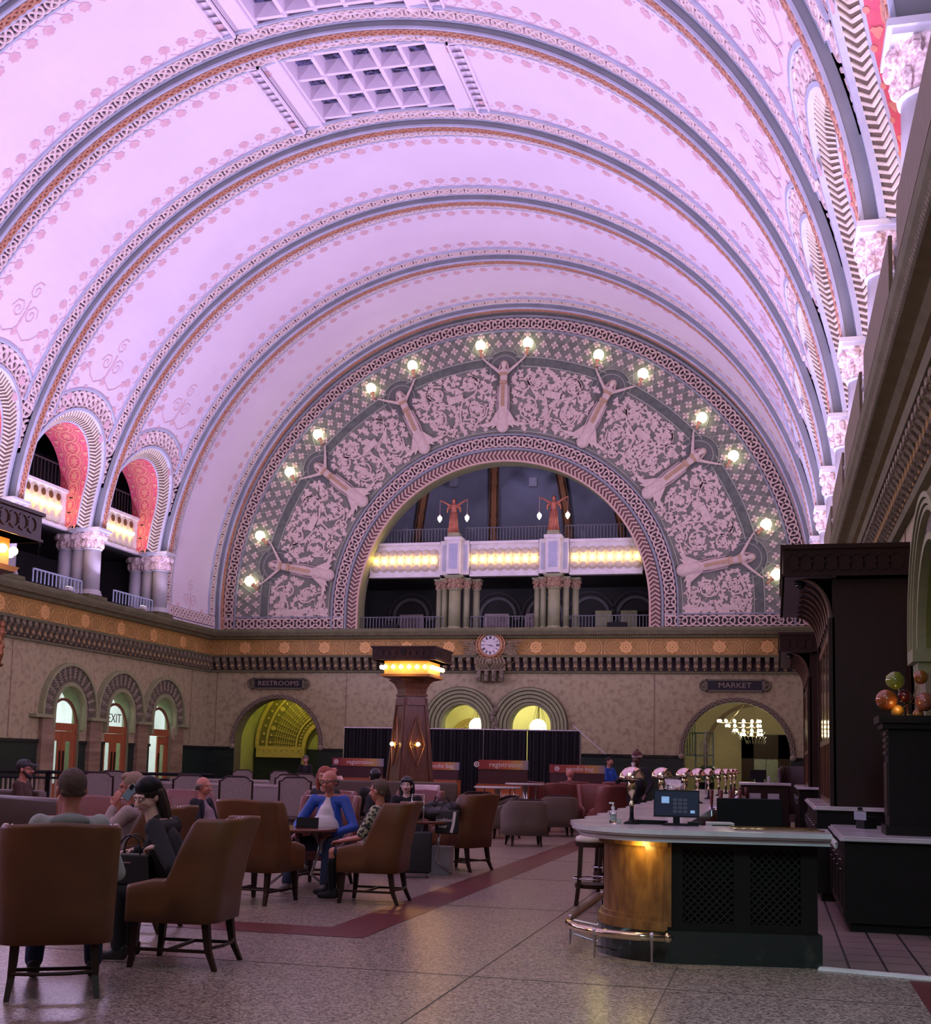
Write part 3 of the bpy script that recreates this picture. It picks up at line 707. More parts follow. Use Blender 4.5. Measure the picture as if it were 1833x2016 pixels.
for sd in (-1,1):
    side='left' if sd<0 else 'right'
    for k in range(1,8):
        y=YK[k]+.165
        if sd<0 and k>3: continue
        nm=['','nearest the end wall','second from the end wall','third from the end wall','fourth from the end wall','fifth from the end wall','sixth from the end wall','nearest the camera'][k]
        t=thing('gallery_column','cluster of white columns on the %s ledge, %s'%(side,nm),'column',group='white gallery columns')
        for i,(dx,r) in enumerate(((.02,.27),(.52,.20),(.98,.24))): column(t,XC+sd*(11.24+dx),y,r,6.66,8.15,8.80,M_colw,M_cap)
    for k in range(1,4 if sd<0 else 7):
        y0,y1=YK[k+1]+.33,YK[k]; ym=(y0+y1)/2; X=XC+sd*11.85
        nm={1:'nearest the end wall',2:'second from the end wall',3:'at the photo edge',4:'fourth from the end wall',5:'fifth from the end wall',6:'nearest the camera'}[k]
        t=thing('light_panel','white balcony panel with bulbs, %s gallery, %s'%(side,nm),'light panel',group='lit balcony panels'); mb=MB()
        fx=lambda u,v,h: (X-sd*h,ym+u,v)
        mb.c=0; x0,x1=sorted((X,X+sd*.25)); mb.box(x0,x1,ym-1.55,ym+1.55,8.72,9.85)
        x0,x1=sorted((X-sd*.08,X+sd*.3)); mb.box(x0,x1,ym-1.55,ym+1.55,9.82,9.92); mb.box(x0,x1,ym-1.55,ym+1.55,8.64,8.74)
        for i in range(6):
            u=(i-2.5)*.40
            for z in (9.55,9.28,9.0): mb.c=1; mb.blob(u,z,.25,fx,.03,18)
        for i in range(6):
            u=(i-2.5)*.40; mb.c=2; mb.blob(u,9.60,.12,lambda a,b,h: fx(a,b,.04+h),.01,14); mb.c=3; mb.blob(u,9.0,.13,lambda a,b,h: fx(a,b,.03+h),.08,14)
        mb.build('panel',[M_white,mat('cream_disc',(.62,.56,.44),.6),mat('bronze_cup',(.20,.10,.04),.4,.5),mat('cream_boss',(.72,.64,.46),.6)],t)
        for i in range(6):
            b=MB(); b.ell((X-sd*.10,ym+(i-2.5)*.40,9.27),.075,.075,.075,10,6); b.build('bulb',M_bulb,t,True)
        t=thing('railing','thin black railing high in the %s gallery, %s'%(side,nm),'railing',group='upper gallery railings'); mb=MB()
        Xr=XC+sd*12.15; mb.tube([(Xr,y0,10.75),(Xr,y1,10.75)],.03,6)
        for i in range(22): y=y0+(y1-y0)*i/21; mb.box(Xr-.012,Xr+.012,y-.012,y+.012,9.9,10.75)
        mb.build('railing_bars',mat('dark_iron',(.06,.06,.065),.5),t)
        if sd<0:
            t=thing('ledge_railing','short blue white lit railing on the left ledge, %s'%nm,'railing'); mb=MB(); Xr=XC-11.05
            mb.tube([(Xr,ym-1.2,6.98),(Xr,ym+1.35,6.98)],.03,6)
            for i in range(14): y=ym-1.2+2.55*i/13; mb.box(Xr-.014,Xr+.014,y-.02,y+.02,6.6,6.98)
            mb.build('railing_bars',mat('blue_white_lit_metal',(.55,.68,.9),.4),t)  # bluish-white light falling on the bars is put into their colour
            t=thing('ledge_floodlight','small white floodlight on the left ledge, %s'%nm,'lamp'); mb=MB(); mb.box(Xr+.22,Xr+.36,ym+.1,ym+.35,6.54,6.64); mb.build('housing',M_white,t)
            mb=MB(); mb.box(Xr+.24,Xr+.34,ym+.12,ym+.33,6.641,6.65); mb.build('lens',mat('white_lens',(.9,.95,1),.4,emit=3),t)
# stage gear dimly seen in the left gallery
for (y,lab) in ((32.6,'dark microphone stand in the left gallery opening second from the end wall'),(36.0,'dark microphone stand in the left gallery opening nearest the end wall')):
    t=thing('microphone_stand',lab,'stand',(XC-12.2,y,6.5)); mb=MB(); mb.tube([(0,0,0),(0,0,1.5)],.015,6); mb.ell((0,0,1.55),.06,.06,.08,8,6); mb.build('pole',M_black,t)
    mb=MB()
    for a in (0,2.1,4.2): mb.tube([(0,0,.25),(.3*cos(a),.3*sin(a),.02)],.012,6)
    mb.build('tripod',M_black,t)
# ================================================================== END GALLERY (behind the big arch)
mb=MB(); x0,x1=XC-6.6,XC+6.6
mb.poly([(x0,48,6.4),(x1,48,6.4),(x1,48,8.9),(x0,48,8.9)]); mb.poly([(x0,43.2,6.52),(x1,43.2,6.52),(x1,48,6.52),(x0,48,6.52)])
mb.poly([(x0,43.9,8.75),(x1,43.9,8.75),(x1,48,8.75),(x0,48,8.75)])
for x in (x0,x1): mb.poly([(x,43.2,6.4),(x,48,6.4),(x,48,14),(x,43.2,14)])
mb.c=1; cx=XC-.4
for i in range(14):
    for j in range(20):
        def q(a,b): a=a/14*pi/2; b=b/20*pi; return (cx+6.9*cos(b)*cos(a),43.4+6*sin(b)*cos(a),8.9+8.5*sin(a))
        mb.poly([q(i,j),q(i,j+1),q(i+1,j+1),q(i+1,j)])
struct('wall_end_gallery',mb,[mat('gallery_green_black',(.055,.058,.05),.8,scale=1),mat('slate_blue_dome_paint',(.30,.34,.42),.8,scale=1)],'dark gallery and slate blue half dome behind the arch')
mb=MB()
for cxx in (-14.6,-10.9,-8.95,-7.1,-5.3):
    mp=lambda s,t,h: (s,47.98-h,t)
    mb.c=1; band(mb,cxx,7.62,.66,.78,7.4,mp,0,.06); mb.c=0; band(mb,cxx,7.62,.92,.98,7.6,mp,0,.05)
    mb.c=1; mb.box(cxx-1.0,cxx-.68,47.8,47.98,7.45,7.6); mb.box(cxx+.68,cxx+1.0,47.8,47.98,7.45,7.6)
struct('trim_7',mb,[mat('dark_arch_a',(.11,.11,.11),.8),mat('dark_arch_b',(.22,.22,.21),.8)],'blind arches on the gallery back wall')
mb=MB()                                        # dome ribs and upper arches
for b in (.27,.40,.56,.72,.85):
    bb=b*pi; mp=lambda s,t,h,bb=bb: (cx+(6.75-h)*cos(bb)*cos(s)-t*sin(bb),43.4+(5.85-h)*sin(bb)*cos(s)+t*cos(bb),8.9+(8.35-h)*sin(s))
    mb.c=1; mb.grid(arc(16,.05,1.45),[-.17,.17],lambda s,t: mp(s,t,.0)); mb.c=0
    for ph in (0,pi): mb.rib([(.05+1.4*q/64,.10*sin(q*1.1+ph)) for q in range(65)],.045,mp,.0,.05)
    mb.c=2
    for t in (-.19,.19): mb.rib([(s,t) for s in arc(16,.05,1.45)],.02,mp,0,.05)
for b in (.20,.45,.66):
    bb=b*pi; mb.c=3; mp=lambda s,t,h,bb=bb: (cx+6.6*cos(bb)-s*sin(bb),43.4+5.7*sin(bb)+s*cos(bb)-h,t)
    band(mb,0,11.3,1.55,1.75,9.9,mp,0,.10); mb.box(cx+5.0*cos(bb)-.16,cx+5.0*cos(bb)+.16,43.15+4.1*sin(bb),43.4+4.1*sin(bb),12.8,13.15)
struct('trim_8',mb,[mat('gilt_rib_braid',(.42,.19,.06),.5,.2,scale=10),mat('gilt_rib_ground',(.13,.06,.03),.7),mat('gilt_rib_edge',(.20,.12,.07),.6),mat('slate_arch_moulding',(.42,.46,.52),.6)],'gilt ribs and arches of the slate blue half dome')
CAPE=mat('ochre_capital_carving',(.52,.36,.22),.6,scale=20,col2=(.24,.14,.08),lo=.42,hi=.6,bump=.5)
for x,lab in ((-11.62,'left'),(-7.84,'right')):
    t=thing('end_gallery_column','cluster of olive columns with ochre capitals in the big arch, %s one'%lab,'column',group='olive column clusters')
    column(t,x,43.75,.23,6.54,8.12,8.62,M_oliveL,CAPE)
    for dx,dy,r in ((-.42,.15,.12),(.42,.15,.12),(-.68,.35,.13),(.72,.45,.14)): column(t,x+dx,43.75+dy,r,6.54,8.15,8.55,M_oliveL,CAPE)
    t=thing('statue_pedestal','white panelled pier under the %s copper statue'%lab,'pedestal'); mb=MB()
    mb.box(x-.25,x+.25,43.35,43.85,8.66,9.95); mb.box(x-.55,x+.55,43.6,43.9,8.66,9.95); mb.box(x-.33,x+.33,43.28,43.9,9.93,10.05); mb.build('pier',M_white,t)
    mb=MB(); mb.box(x-.16,x+.16,43.335,43.36,8.85,9.80); mb.box(x-.48,x-.34,43.59,43.61,8.8,9.8); mb.box(x+.34,x+.48,43.59,43.61,8.8,9.8); mb.build('inset_panel',M_lblue,t)
    mb=MB(); mb.frust(x,43.55,10.05,.24,.24,10.22,.2,.2); mb.build('plinth',M_oliveL,t)
for (a,b),lab in (((-15.0,-12.2),'left of the left statue'),((-11.05,-8.42),'between the two statues'),((-7.27,-4.6),'right of the right statue')):
    t=thing('light_panel','white balcony panel with eight yellow bulbs in the big arch, %s'%lab,'light panel',group='lit balcony panels'); mb=MB()
    mb.box(a,b,43.72,43.95,8.64,9.84); mb.box(a,b,43.62,43.95,9.82,9.92); mb.box(a,b,43.66,43.95,8.60,8.68)
    c_=(a+b)/2; w_=.325; fe=lambda u,v,h: (u,43.72-h,v)
    for i in range(8):
        u=c_+(i-3.5)*w_
        for z in (9.47,9.24,9.0): mb.c=1; mb.blob(u,z,.20,fe,.03,18)
    for i in range(8):
        u=c_+(i-3.5)*w_; mb.c=2
        for z in (9.50,8.98): mb.blob(u,z,.125,lambda s,t_,h: fe(s,t_,.03+h),.07,14)
    mb.build('panel',[M_white,mat('cream_disc',(1,1,1)),mat('cream_boss',(1,1,1))],t)
    for i in range(8): b_=MB(); b_.ell((c_+(i-3.5)*w_,43.62,9.24),.062,.062,.062,10,6); b_.build('bulb',M_bulb,t,True)
for x0,x1,z0,z1,y,lab in ((-15.2,-12.0,6.54,7.05,43.45,'lower railing left of the columns in the big arch'),(-10.9,-8.6,6.54,7.05,43.45,'lower railing between the columns in the big arch'),(-7.1,-4.3,6.54,7.05,43.45,'lower railing right of the columns in the big arch'),(-15.0,-11.9,9.92,10.5,44.0,'upper railing left of the left statue'),(-11.3,-8.15,9.92,10.5,44.0,'upper railing between the statues'),(-7.5,-4.6,9.92,10.5,44.0,'upper railing right of the right statue')):
    t=thing('railing','grey metal '+lab,'railing'); mb=MB(); mb.tube([(x0,y,z1),(x1,y,z1)],.022,6); n=int((x1-x0)/.12)
    for i in range(n+1): x=x0+(x1-x0)*i/n; mb.box(x-.012,x+.012,y-.012,y+.012,z0,z1)
    mb.build('railing_bars',mat('grey_iron',(.16,.17,.19),.5),t)
for x,lab in ((-14.45,'left opening'),(-10.85,'middle opening'),(-9.35,'middle opening, cut by the right columns')):
    t=thing('framed_picture','white framed landscape print on the gallery back wall, %s'%lab,'picture'); mb=MB(); w_=.5 if x!=-9.35 else .3
    mb.box(x-w_,x+w_,47.5,47.56,6.95,7.66); mb.build('frame',mat('pinkish_frame',(.75,.62,.60),.6),t); mb=MB(); mb.box(x-w_+.08,x+w_-.08,47.47,47.5,7.02,7.59); mb.build('print',mat('sepia_print',(.28,.20,.19),.6,scale=4,col2=(.5,.4,.38)),t)
for x,lab in ((-6.5,'left'),(-5.5,'right')):
    t=thing('lit_doorway','pale green lit doorway behind the right gallery opening, %s one'%lab,'doorway'); mb=MB(); mb.box(x-.35,x+.3,47.5,47.7,6.54,7.75); mb.build('door_panel',mat('pale_green_door',(.60,.62,.30),.6),t)
t=thing('stage_box','black speaker box behind the lower railing right of the columns','speaker',(-5.45,43.3,6.54)); mb=MB(); mb.box(-.35,.35,-.12,.12,0,.24); mb.build('cabinet',M_black,t)
t=thing('stage_box','black speaker box behind the lower railing left of the columns','speaker',(-13.95,43.3,6.54)); mb=MB(); mb.box(-.3,.3,-.12,.12,0,.2); mb.build('cabinet',M_black,t)
# copper statues holding lamps
def statue(x,lab):
    t=thing('copper_statue','copper robed statue with raised arms, %s of the pair'%lab,'statue',(x,43.55,10.22)); S=.92
    mb=MB(); g=lambda *p: tuple(q*S for q in p)
    mb.chain([g(0,0,.02),g(0,0,.5),g(0,0,.85),g(0,0,1.12)],[.19,.14,.11,.13],12); mb.caps(g(-.12,0,1.12),.06,g(.12,0,1.12),.06); mb.caps(g(0,0,1.15),.045,g(0,0,1.25),.04); mb.ell(g(0,-.01,1.34),.075,.085,.10)
    for sg in (-1,1):
        mb.chain([g(sg*.15,0,1.15),g(sg*.33,-.02,1.27),g(sg*.55,-.03,1.38)],[.055,.04,.028],10)
        for k in range(4): mb.caps(g(sg*.55,-.03,1.38),.014,g(sg*(.61+.01*k),-.05+.02*k,1.40+.006*k),.008,6)
        mb.caps(g(sg*.55,-.03,1.38),.012,g(sg*.57,-.06,1.35),.008,6)
    mb.build('body',mat('copper_patina',(.56,.20,.11),.4,.45,scale=6,col2=(.40,.14,.09)),t,True,[('rem',.018),('sm',2)])
    mb=MB()
    for k in range(12): a=2*pi*k/12; mb.tube([g(.13*cos(a),.10*sin(a),.88),g(.16*cos(a),.15*sin(a),.4),g(.21*cos(a),.2*sin(a),.0)],[.02,.028,.035],6)
    for sg in (-1,1): mb.tube([g(sg*.16,0,1.14),g(sg*.25,.02,1.05),g(sg*.27,.03,.88)],[.07,.06,.02],8)
    mb.build('robe',mat('copper_patina',(1,1,1)),t,True)
    mb=MB(); mb.ell(g(0,.03,1.37),.085,.085,.09,10,7); mb.build('hair',mat('dark_copper',(.22,.08,.05),.5,.4),t,True)
    for sg in (-1,1):
        t2=thing('hanging_lamp','small hanging lamp from the %s hand of the %s copper statue'%('left' if sg<0 else 'right',lab),'lamp',(x+sg*.53,43.5,10.22+1.27)); 
        mb=MB(); mb.tube([(0,0,0),(0,0,-.52)],.008,6); mb.cyl(0,0,-.58,-.52,.03,n=8); mb.build('chain',M_chrome,t2); mb=MB(); mb.lathe([(.02,-.58),(.085,-.66),(.075,-.74),(.01,-.84)],10); mb.build('lamp_shade',mat('small_white_lamp',(1,.95,.8),.4,emit=7),t2,True)
statue(-11.68,'left'); statue(-7.86,'right')
# ================================================================== LUNETTE FIGURES AND GLOBES
def relief_proto():
    t=thing('relief_figure','','relief',(0,0,0)); mb=MB()
    mb.chain([(0,0,.0),(0,0,-.32),(0,0,-.62),(0,0,-1.0)],[.16,.135,.17,.20],12); mb.chain([(0,0,-1.0),(0,.0,-1.6),(0,0,-2.1)],[.20,.16,.24],12)
    mb.caps((-.15,0,-.02),.07,(.15,0,-.02),.07); mb.caps((0,0,.05),.06,(0,0,.16),.055); mb.ell((0,-.03,.27),.095,.10,.125)
    mb.ell((0,-.125,.26),.02,.03,.03,8,5)
    for sg in (-1,1):
        mb.chain([(sg*.17,0,.0),(sg*.45,-.02,.22),(sg*.78,-.04,.50)],[.065,.052,.032],10)
        for k in range(4): mb.caps((sg*.78,-.04,.50),.018,(sg*(.84+.012*k),-.06+.02*k,.55+.008*k),.012,6)
        mb.caps((sg*.78,-.04,.50),.016,(sg*.76,-.07,.56),.011,6)
        for i in range(5): mb.chain([(sg*.06*(i+1)*.6,0,-1.5),(sg*(.10+.09*i),0,-1.95),(sg*(.22+.19*i),0,-2.16+.03*i)],[.05,.045,.03],8)
    mb.build('body',M_relief,t,True,[('rem',.02),('sm',2)])
    for c in t.children: c.scale=(1,.6,1)
    mb=MB(); mb.ell((0,.03,.29),.15,.06,.16,12,8)
    for sg in (-1,1): mb.tube([(sg*.12,.0,.28),(sg*.17,.0,.1),(sg*.16,.02,-.08)],[.05,.045,.02],8)
    mb.build('hair',mat('relief_hair',(.50,.36,.32),.7,scale=12),t,True)
    mb=MB(); f=lambda s,z,h: (s,-.10-h,z)
    for z,h_,w_ in ((-.10,.05,.15),(-.42,.055,.14)): mb.box(-w_,w_,-.125,.0,z-h_,z+h_)
    mb.box(-.06,.06,-.135,0,-1.35,-.5)
    for i in range(9): mb.blob(0,-.55-.09*i,.035,lambda a,b,h: (a,-.135-h,b),.012,6)
    mb.build('gilt_girdle',M_tan,t)
    mb=MB()
    for sg in (-1,1):
        for r,w_ in ((.12,.03),(.2,.03)): mb.tube([(sg*r,-.02,-.55),(sg*(r+.03),-.02,-1.2),(sg*(r-.03),-.02,-1.9)],.02,6)
    mb.build('gown_fold',mat('relief_shade',(.56,.42,.42),.7),t)
    mb=MB(); mp=lambda s,z,h: (s,.13-h,z)
    mb.grid(arc(36,0,2*pi),[.02,.62],lambda a,r: (r*cos(a),.085,.12+r*sin(a))); mb.c=1
    mb.rib([(.52*cos(a),.12+.52*sin(a)) for a in arc(36,-.45,pi+.45)],.014,mp,.05,.08); mb.rib([(.72*cos(a),.12+.72*sin(a)) for a in arc(36,-.3,pi+.3)],.014,mp,.0,.06)
    mb.c=2; mb.grid(arc(36,-.3,pi+.3),[.54,.71],lambda a,r: (r*cos(a),.10,.12+r*sin(a)))
    mb.build('halo',[mat('halo_grey',(.13,.14,.12),.7,scale=3),M_lunline,M_lunband],t)
    return t
rp=relief_proto(); gp=None
def globe_proto():
    t=thing('globe_lamp','','lamp'); mb=MB(); mb.ell((0,-.1,.18),.19,.19,.20,16,10); mb.build('lamp_globe',M_globe,t,True)
    mb=MB(); mb.lathe([(.02,-.28),(.05,-.24),(.03,-.16),(.06,-.06),(.10,0),(.07,.03)],10,(0,-.1,0)); mb.tube([(0,.1,-.24),(0,-.1,-.24)],.02,6); mb.build('torch_holder',mat('gilt_torch',(.70,.36,.18),.4,.5),t,True); return t
gp=globe_proto()
FN=['lowest figure on the right','middle figure on the right','figure just right of the top one','topmost figure','figure just left of the top one','middle figure on the left','lowest figure on the left']
for k in range(7):
    a=radians(10.6+26.4*k); r=8.88
    o=rp if k==0 else copytree(rp); o.location=(XC+r*cos(a),D-.12,ZL+r*sin(a)); o.rotation_euler=(0,pi/2-a,0)
    o['label']='pink relief of a haloed robed woman, '+FN[k]
    o['group']='relief figures of the lunette'
    for g,sn in ((-.092,'clockwise'),(.092,'anticlockwise')):
        b=a+g; q=gp if (k==0 and g<0) else copytree(gp); q.location=(XC+9.78*cos(b),D-.08,ZL+9.78*sin(b)); q.rotation_euler=(0,(pi/2-b)*.55,0)
        hi='upper' if (sin(b)>sin(a)) else 'lower'
        if k==3: hi='right' if g<0 else 'left'
        q['label']='white globe in the %s hand of the %s'%(hi,FN[k]); q['group']='globe lamps on the lunette'
# ================================================================== CLOCK, SIGNS, END-WALL ARCHES
t=thing('wall_clock','round white clock with roman numerals in a gilt winged frame on the gold frieze','clock',(-9.99,D-.35,5.92)); mb=MB(); mb.lathe([(.36,0),(.36,.02),(.01,.03)],32,axis='y'); mb.T=Matrix.Scale(-1,4,(0,1,0)); mb=MB(); mb.cyl(0,0,0,.02,.36,n=32)
mb.v=[(x,-z,y) for x,y,z in mb.v]; mb.build('clock_face',mat('white_clock_face',(.75,.72,.70),.5),t)
mb=MB(); mb.tube([(.42*cos(a),-.02,.42*sin(a)) for a in arc(40,0,2*pi)[:-1]],.055,8,True); mb.tube([(.52*cos(a),0,.52*sin(a)) for a in arc(40,0,2*pi)[:-1]],.04,8,True)
for k in range(20): a=2*pi*k/20; mb.ell((.49*cos(a),-.05,.49*sin(a)),.035,.03,.035,6,4)
mb.build('bezel',mat('gilt_clock_frame',(.45,.24,.11),.4,.4,scale=9),t,True)
mb=MB()
for sg in (-1,1):
    for i in range(7): mb.tube([(sg*.45,.05,-.15-.02*i),(sg*(.75+.05*i),.04,.0-.09*i+.1),(sg*(1.15-.06*i),.06,.12-.13*i)],[.05,.04,.015],6)
    for i in range(5): mb.tube([(sg*(.55+.09*i),.05,.05),(sg*(.6+.1*i),.03,.22)],[.03,.012],6)
    mb.tube([(sg*.5,.05,.12),(sg*1.2,.05,.14)],.025,6)
    for i in range(4): mb.tube([(sg*(.1+.11*i),.0,-.45),(sg*(.16+.13*i),-.03,-.65),(sg*(.05+.1*i),0,-.85)],[.05,.06,.03],6)
mb.ell((0,-.05,-.6),.12,.1,.14); mb.box(-.55,.55,.05,.2,-.92,-.5); mb.build('winged_bracket',mat('olive_gilt_wings',(.33,.28,.16),.55,.1,scale=14,col2=(.17,.13,.07)),t)
for i in range(4):
    mb=MB(); x=-.42+.28*i; mb.box(x-.07,x+.07,-.02,.2,-1.32,-.92); mb.ell((x,-.04,-1.25),.06,.05,.08,8,5); mb.build('corbel',M_carv,t)
mb=MB()
for k,nume in enumerate(('I','I','III','I','V','VI','VI','III','X','X','XI','XII')):
    a=pi/2-(k+1)*pi/6; n=len(nume)
    for j in range(n):
        dx=(j-(n-1)/2)*.028; cx_,cz_=.28*cos(a),.28*sin(a); ux,uz=cos(a),sin(a)
        s=lambda d,e: (cx_+ux*d-uz*(dx+e),-.035,cz_+uz*d+ux*(dx+e))
        mb.poly([s(-.05,-.009),s(-.05,.009),s(.05,.009),s(.05,-.009)])
        mb.poly([s(-.05,-.02),s(-.05,.02),s(-.04,.02),s(-.04,-.02)]); mb.poly([s(.05,-.02),s(.05,.02),s(.04,.02),s(.04,-.02)])
mb.build('roman_numeral',M_black,t)
for nm,a,L,wd in (('hour_hand',radians(165),.18,.018),('minute_hand',radians(-20+180+10),.27,.011)):
    mb=MB(); a={'hour_hand':radians(-22),'minute_hand':radians(172)}[nm]; mb.poly([(-wd*sin(a),-.045,wd*cos(a)),(wd*sin(a),-.045,-wd*cos(a)),(L*cos(a),-.045,L*sin(a))]); mb.build(nm,M_black,t)
def sign(x0,x1,z0,z1,s,lab,y=D):
    t=thing('wall_sign',lab,'sign'); cx_,cz_=(x0+x1)/2,(z0+z1)/2
    mb=MB(); mb.box(x0,x1,y-.10,y-.02,z0-.06,z0+.0); mb.box(x0,x1,y-.10,y-.02,z1,z1+.06)
    for x in (x0,x1):
        mb.box(x-.05,x+.05,y-.10,y-.02,z0-.06,z1+.06); sg=-1 if x==x0 else 1
        mb.tube([(x+sg*.02+sg*.20*cos(a),y-.06,cz_+.17*sin(a)) for a in arc(10,-pi/2,pi/2)],.035,6); mb.ell((x+sg*.09,y-.07,cz_),.06,.03,.06,8,5)
    mb.build('frame',mat('bronze_green_frame',(.16,.145,.09),.5,.2,scale=9),t); mb=MB(); mb.box(x0+.04,x1-.04,y-.07,y-.02,z0,z1); mb.build('board',M_sign,t)
    text('lettering',s,.26,mat('dull_gilt_lettering',(.34,.27,.20),.6),t,TM(cx_,y-.075,cz_),sx=1.15)
sign(-19.35,-17.3,4.34,4.66,'RESTROOMS','black RESTROOMS sign board over the left green archway')
sign(-2.3,-.35,4.36,4.68,'MARKET','black MARKET sign board over the right archway')
def archtrim(c,sp,r,bt,lab,braid=True):
    mb=MB(); mb.c=0; band(mb,c,sp,r,r+.16,sp-.05,ew,0,.07); mb.c=1
    f=lambda s,t,h: ((lambda a: (c+(r+.08+t)*cos(a),D-.07-h,sp+(r+.08+t)*sin(a)))(s/r))
    for ph in (0,pi): mb.rib([(pi*r*q/160,.045*sin(q*.55+ph)) for q in range(161)],.02,f,0,.03)
    for sg in (-1,1): mb.ell((c+sg*(r+.08),D-.06,sp-.1),.11,.08,.11,10,6)
    mb.c=2; reveal(mb,c,sp,r,0,ew,0,-.6)
    return struct(lab[0],mb,[mat('brown_arch_ground',(.12,.09,.06),.7),mat('olive_arch_braid',(.30,.25,.16),.6,scale=14),lab[1]])
archtrim(-18.35,2.2,1.72,0,('trim_9',mat('dark_olive_reveal',(.12,.11,.05),.7)))
archtrim(-1.27,2.15,1.80,0,('trim_10',mat('dark_olive_reveal',(.12,.11,.05),.7)))
mb=MB()
for c in (-11.12,-8.55):
    for i,(r0,r1,h) in enumerate(((.76,.86,.04),(.86,.98,.10),(1.0,1.12,.14),(1.14,1.26,.18),(1.28,1.38,.22))):
        mb.c=0; band(mb,c,3.02,r0+.01,r1-.01,1.2,ew,0,h); mb.c=1; band(mb,c,3.02,r1-.015,r1+.025,1.2,ew,0,h-.03)
    mb.c=2; reveal(mb,c,3.02,.76,1.0,ew,0,-.6)
mb.c=3
for z in arc(8,2.2,3.6): mb.ell((-9.84+.08*sin(z*9),D-.2,z),.16-.05*abs(z-2.6)/1.2,.08,.13,8,6)
struct('trim_11',mb,[M_green,mat('olive_groove',(.12,.10,.06),.7),mat('olive_reveal_b',(.20,.20,.10),.7),M_carv],'twin ringed window arches')
mb=MB()
for c in DOORS:
    mb.c=1; band(mb,c,2.95,.80,.92,2.4,rw(-1),0,.16); mb.c=0; band(mb,c,2.95,.92,1.42,2.75,rw(-1),0,.10); mb.c=1; band(mb,c,2.95,1.42,1.52,2.75,rw(-1),0,.18)
    mb.c=3; mpw=rw(-1)
    for i,a in enumerate(arc(13,.08,pi-.08)):
        f=lambda s,t,h,a=a: mpw(c+(1.0+t)*cos(a)-s*sin(a),2.95+(1.0+t)*sin(a)+s*cos(a),.10+h)
        mb.rib([(0,0),(0,.34)],.018,f,0,.05)
        for sg in (-1,1):
            for q in range(3): mb.rib([(0,.04+.1*q),(sg*.05,.10+.1*q),(sg*.10,.09+.1*q)],.016,f,0,.04)
        mb.blob(0,.37,.035,f,.05,8)
    mb.c=2; reveal(mb,c,2.95,.78,0,rw(-1),0,-.5)
for c in (DOORS[0]-1.5,(DOORS[0]+DOORS[1])/2,(DOORS[1]+DOORS[2])/2,DOORS[2]+1.5):
    mb.c=1; x=XC-11.51; mb.box(x,x+.24,c-.45,c+.45,2.72,2.82)
struct('trim_12',mb,[mat('leafy_archivolt_ground',(.13,.12,.07),.7,scale=9),M_green,mat('green_reveal',(.22,.27,.13),.6),mat('leafy_relief',(.34,.30,.19),.6,scale=12)],'triple leafy archivolts over the left doors')
mb=MB()
for c in (DOORS[0]-1.12,(DOORS[0]+DOORS[1])/2,(DOORS[1]+DOORS[2])/2,DOORS[2]+1.12): x=XC-11.51; mb.box(x,x+.14,c-.34,c+.34,0,2.72)
struct('trim_13',mb,M_marbT,'marble piers between the left doors')
for i,c in enumerate(DOORS):
    d=sempty('door_%d'%(i+1),'double oak door with fanlight in the left wall'); X=XC-11.51-.14
    def part(n,mt,*bx,**k):
        mb=MB(); [mb.box(X+a,X+b,c+y0,c+y1,z0,z1) for a,b,y0,y1,z0,z1 in bx]; return mb.build(n,mt,d)
    part('door_frame',M_wood3,(-.06,.06,-.78,.78,2.36,2.60),(-.05,.05,-.78,-.72,0,2.4),(-.05,.05,.72,.78,0,2.4))
    mb=MB(); band(mb,c,2.6,.70,.78,2.6,lambda u,v,h: (X+h,u,v),-.05,.05); mb.build('fanlight_frame',mat('dark_oak_frame',(.16,.05,.02),.5),d)
    for sg in (-1,1):
        if i==2 and sg<0: continue               # this leaf stands open
        y0,y1=(c-.71,c-.01) if sg<0 else (c+.01,c+.71)
        mb=MB()
        for a,b,z0,z1 in ((y0,y1,0,.75),(y0,y1,2.05,2.35),(y0,y0+.20,.75,2.05),(y1-.20,y1,.75,2.05)): mb.box(X-.025,X+.025,a,b,z0,z1)
        o=mb.build('door_leaf',M_wood3,d); mb=MB(); mb.box(X-.005,X+.005,y0+.20,y1-.20,.75,2.05); mb.build('pane',M_glass,o); mb=MB(); yh=c+sg*.10; mb.box(X+.03,X+.06,yh-.03,yh+.03,.95,1.75); mb.build('handle',mat('dark_bronze',(.05,.03,.02),.4,.5),o)
    mb=MB(); n=12; pts=[(X,c+.70*cos(a),2.6+.70*sin(a)) for a in arc(24,0,pi)]; mb.poly(pts); mb.build('fanlight_pane',M_glass,d)
    if i==1: text('exit_lettering','EXIT',.42,mat('grey_exit_letters',(.10,.10,.08),.6),d,Matrix.Translation((X+.02,c,2.86))@Matrix.Rotation(pi/2,4,'Z')@FACE_Y)
mb=MB(); x0,x1=XL-5,XL-.62
mb.poly([(x0,31,0),(x0,42,0),(x0,42,5),(x0,31,5)]); mb.poly([(x0,31,0),(x1,31,0),(x1,31,5),(x0,31,5)]); mb.poly([(x0,42,0),(x1,42,0),(x1,42,5),(x0,42,5)]); mb.poly([(x0,31,5),(x1,31,5),(x1,42,5),(x0,42,5)])
struct('wall_vestibule',mb,mat('pale_vestibule_wall',(.75,.78,.74),.8,scale=1),'pale daylit vestibule beyond the left doors')
area('vestibule_daylight',(XL-2.2,36.5,4.8),(XL-3.5,36.5,0),9,3,620,(.85,.97,1.0))
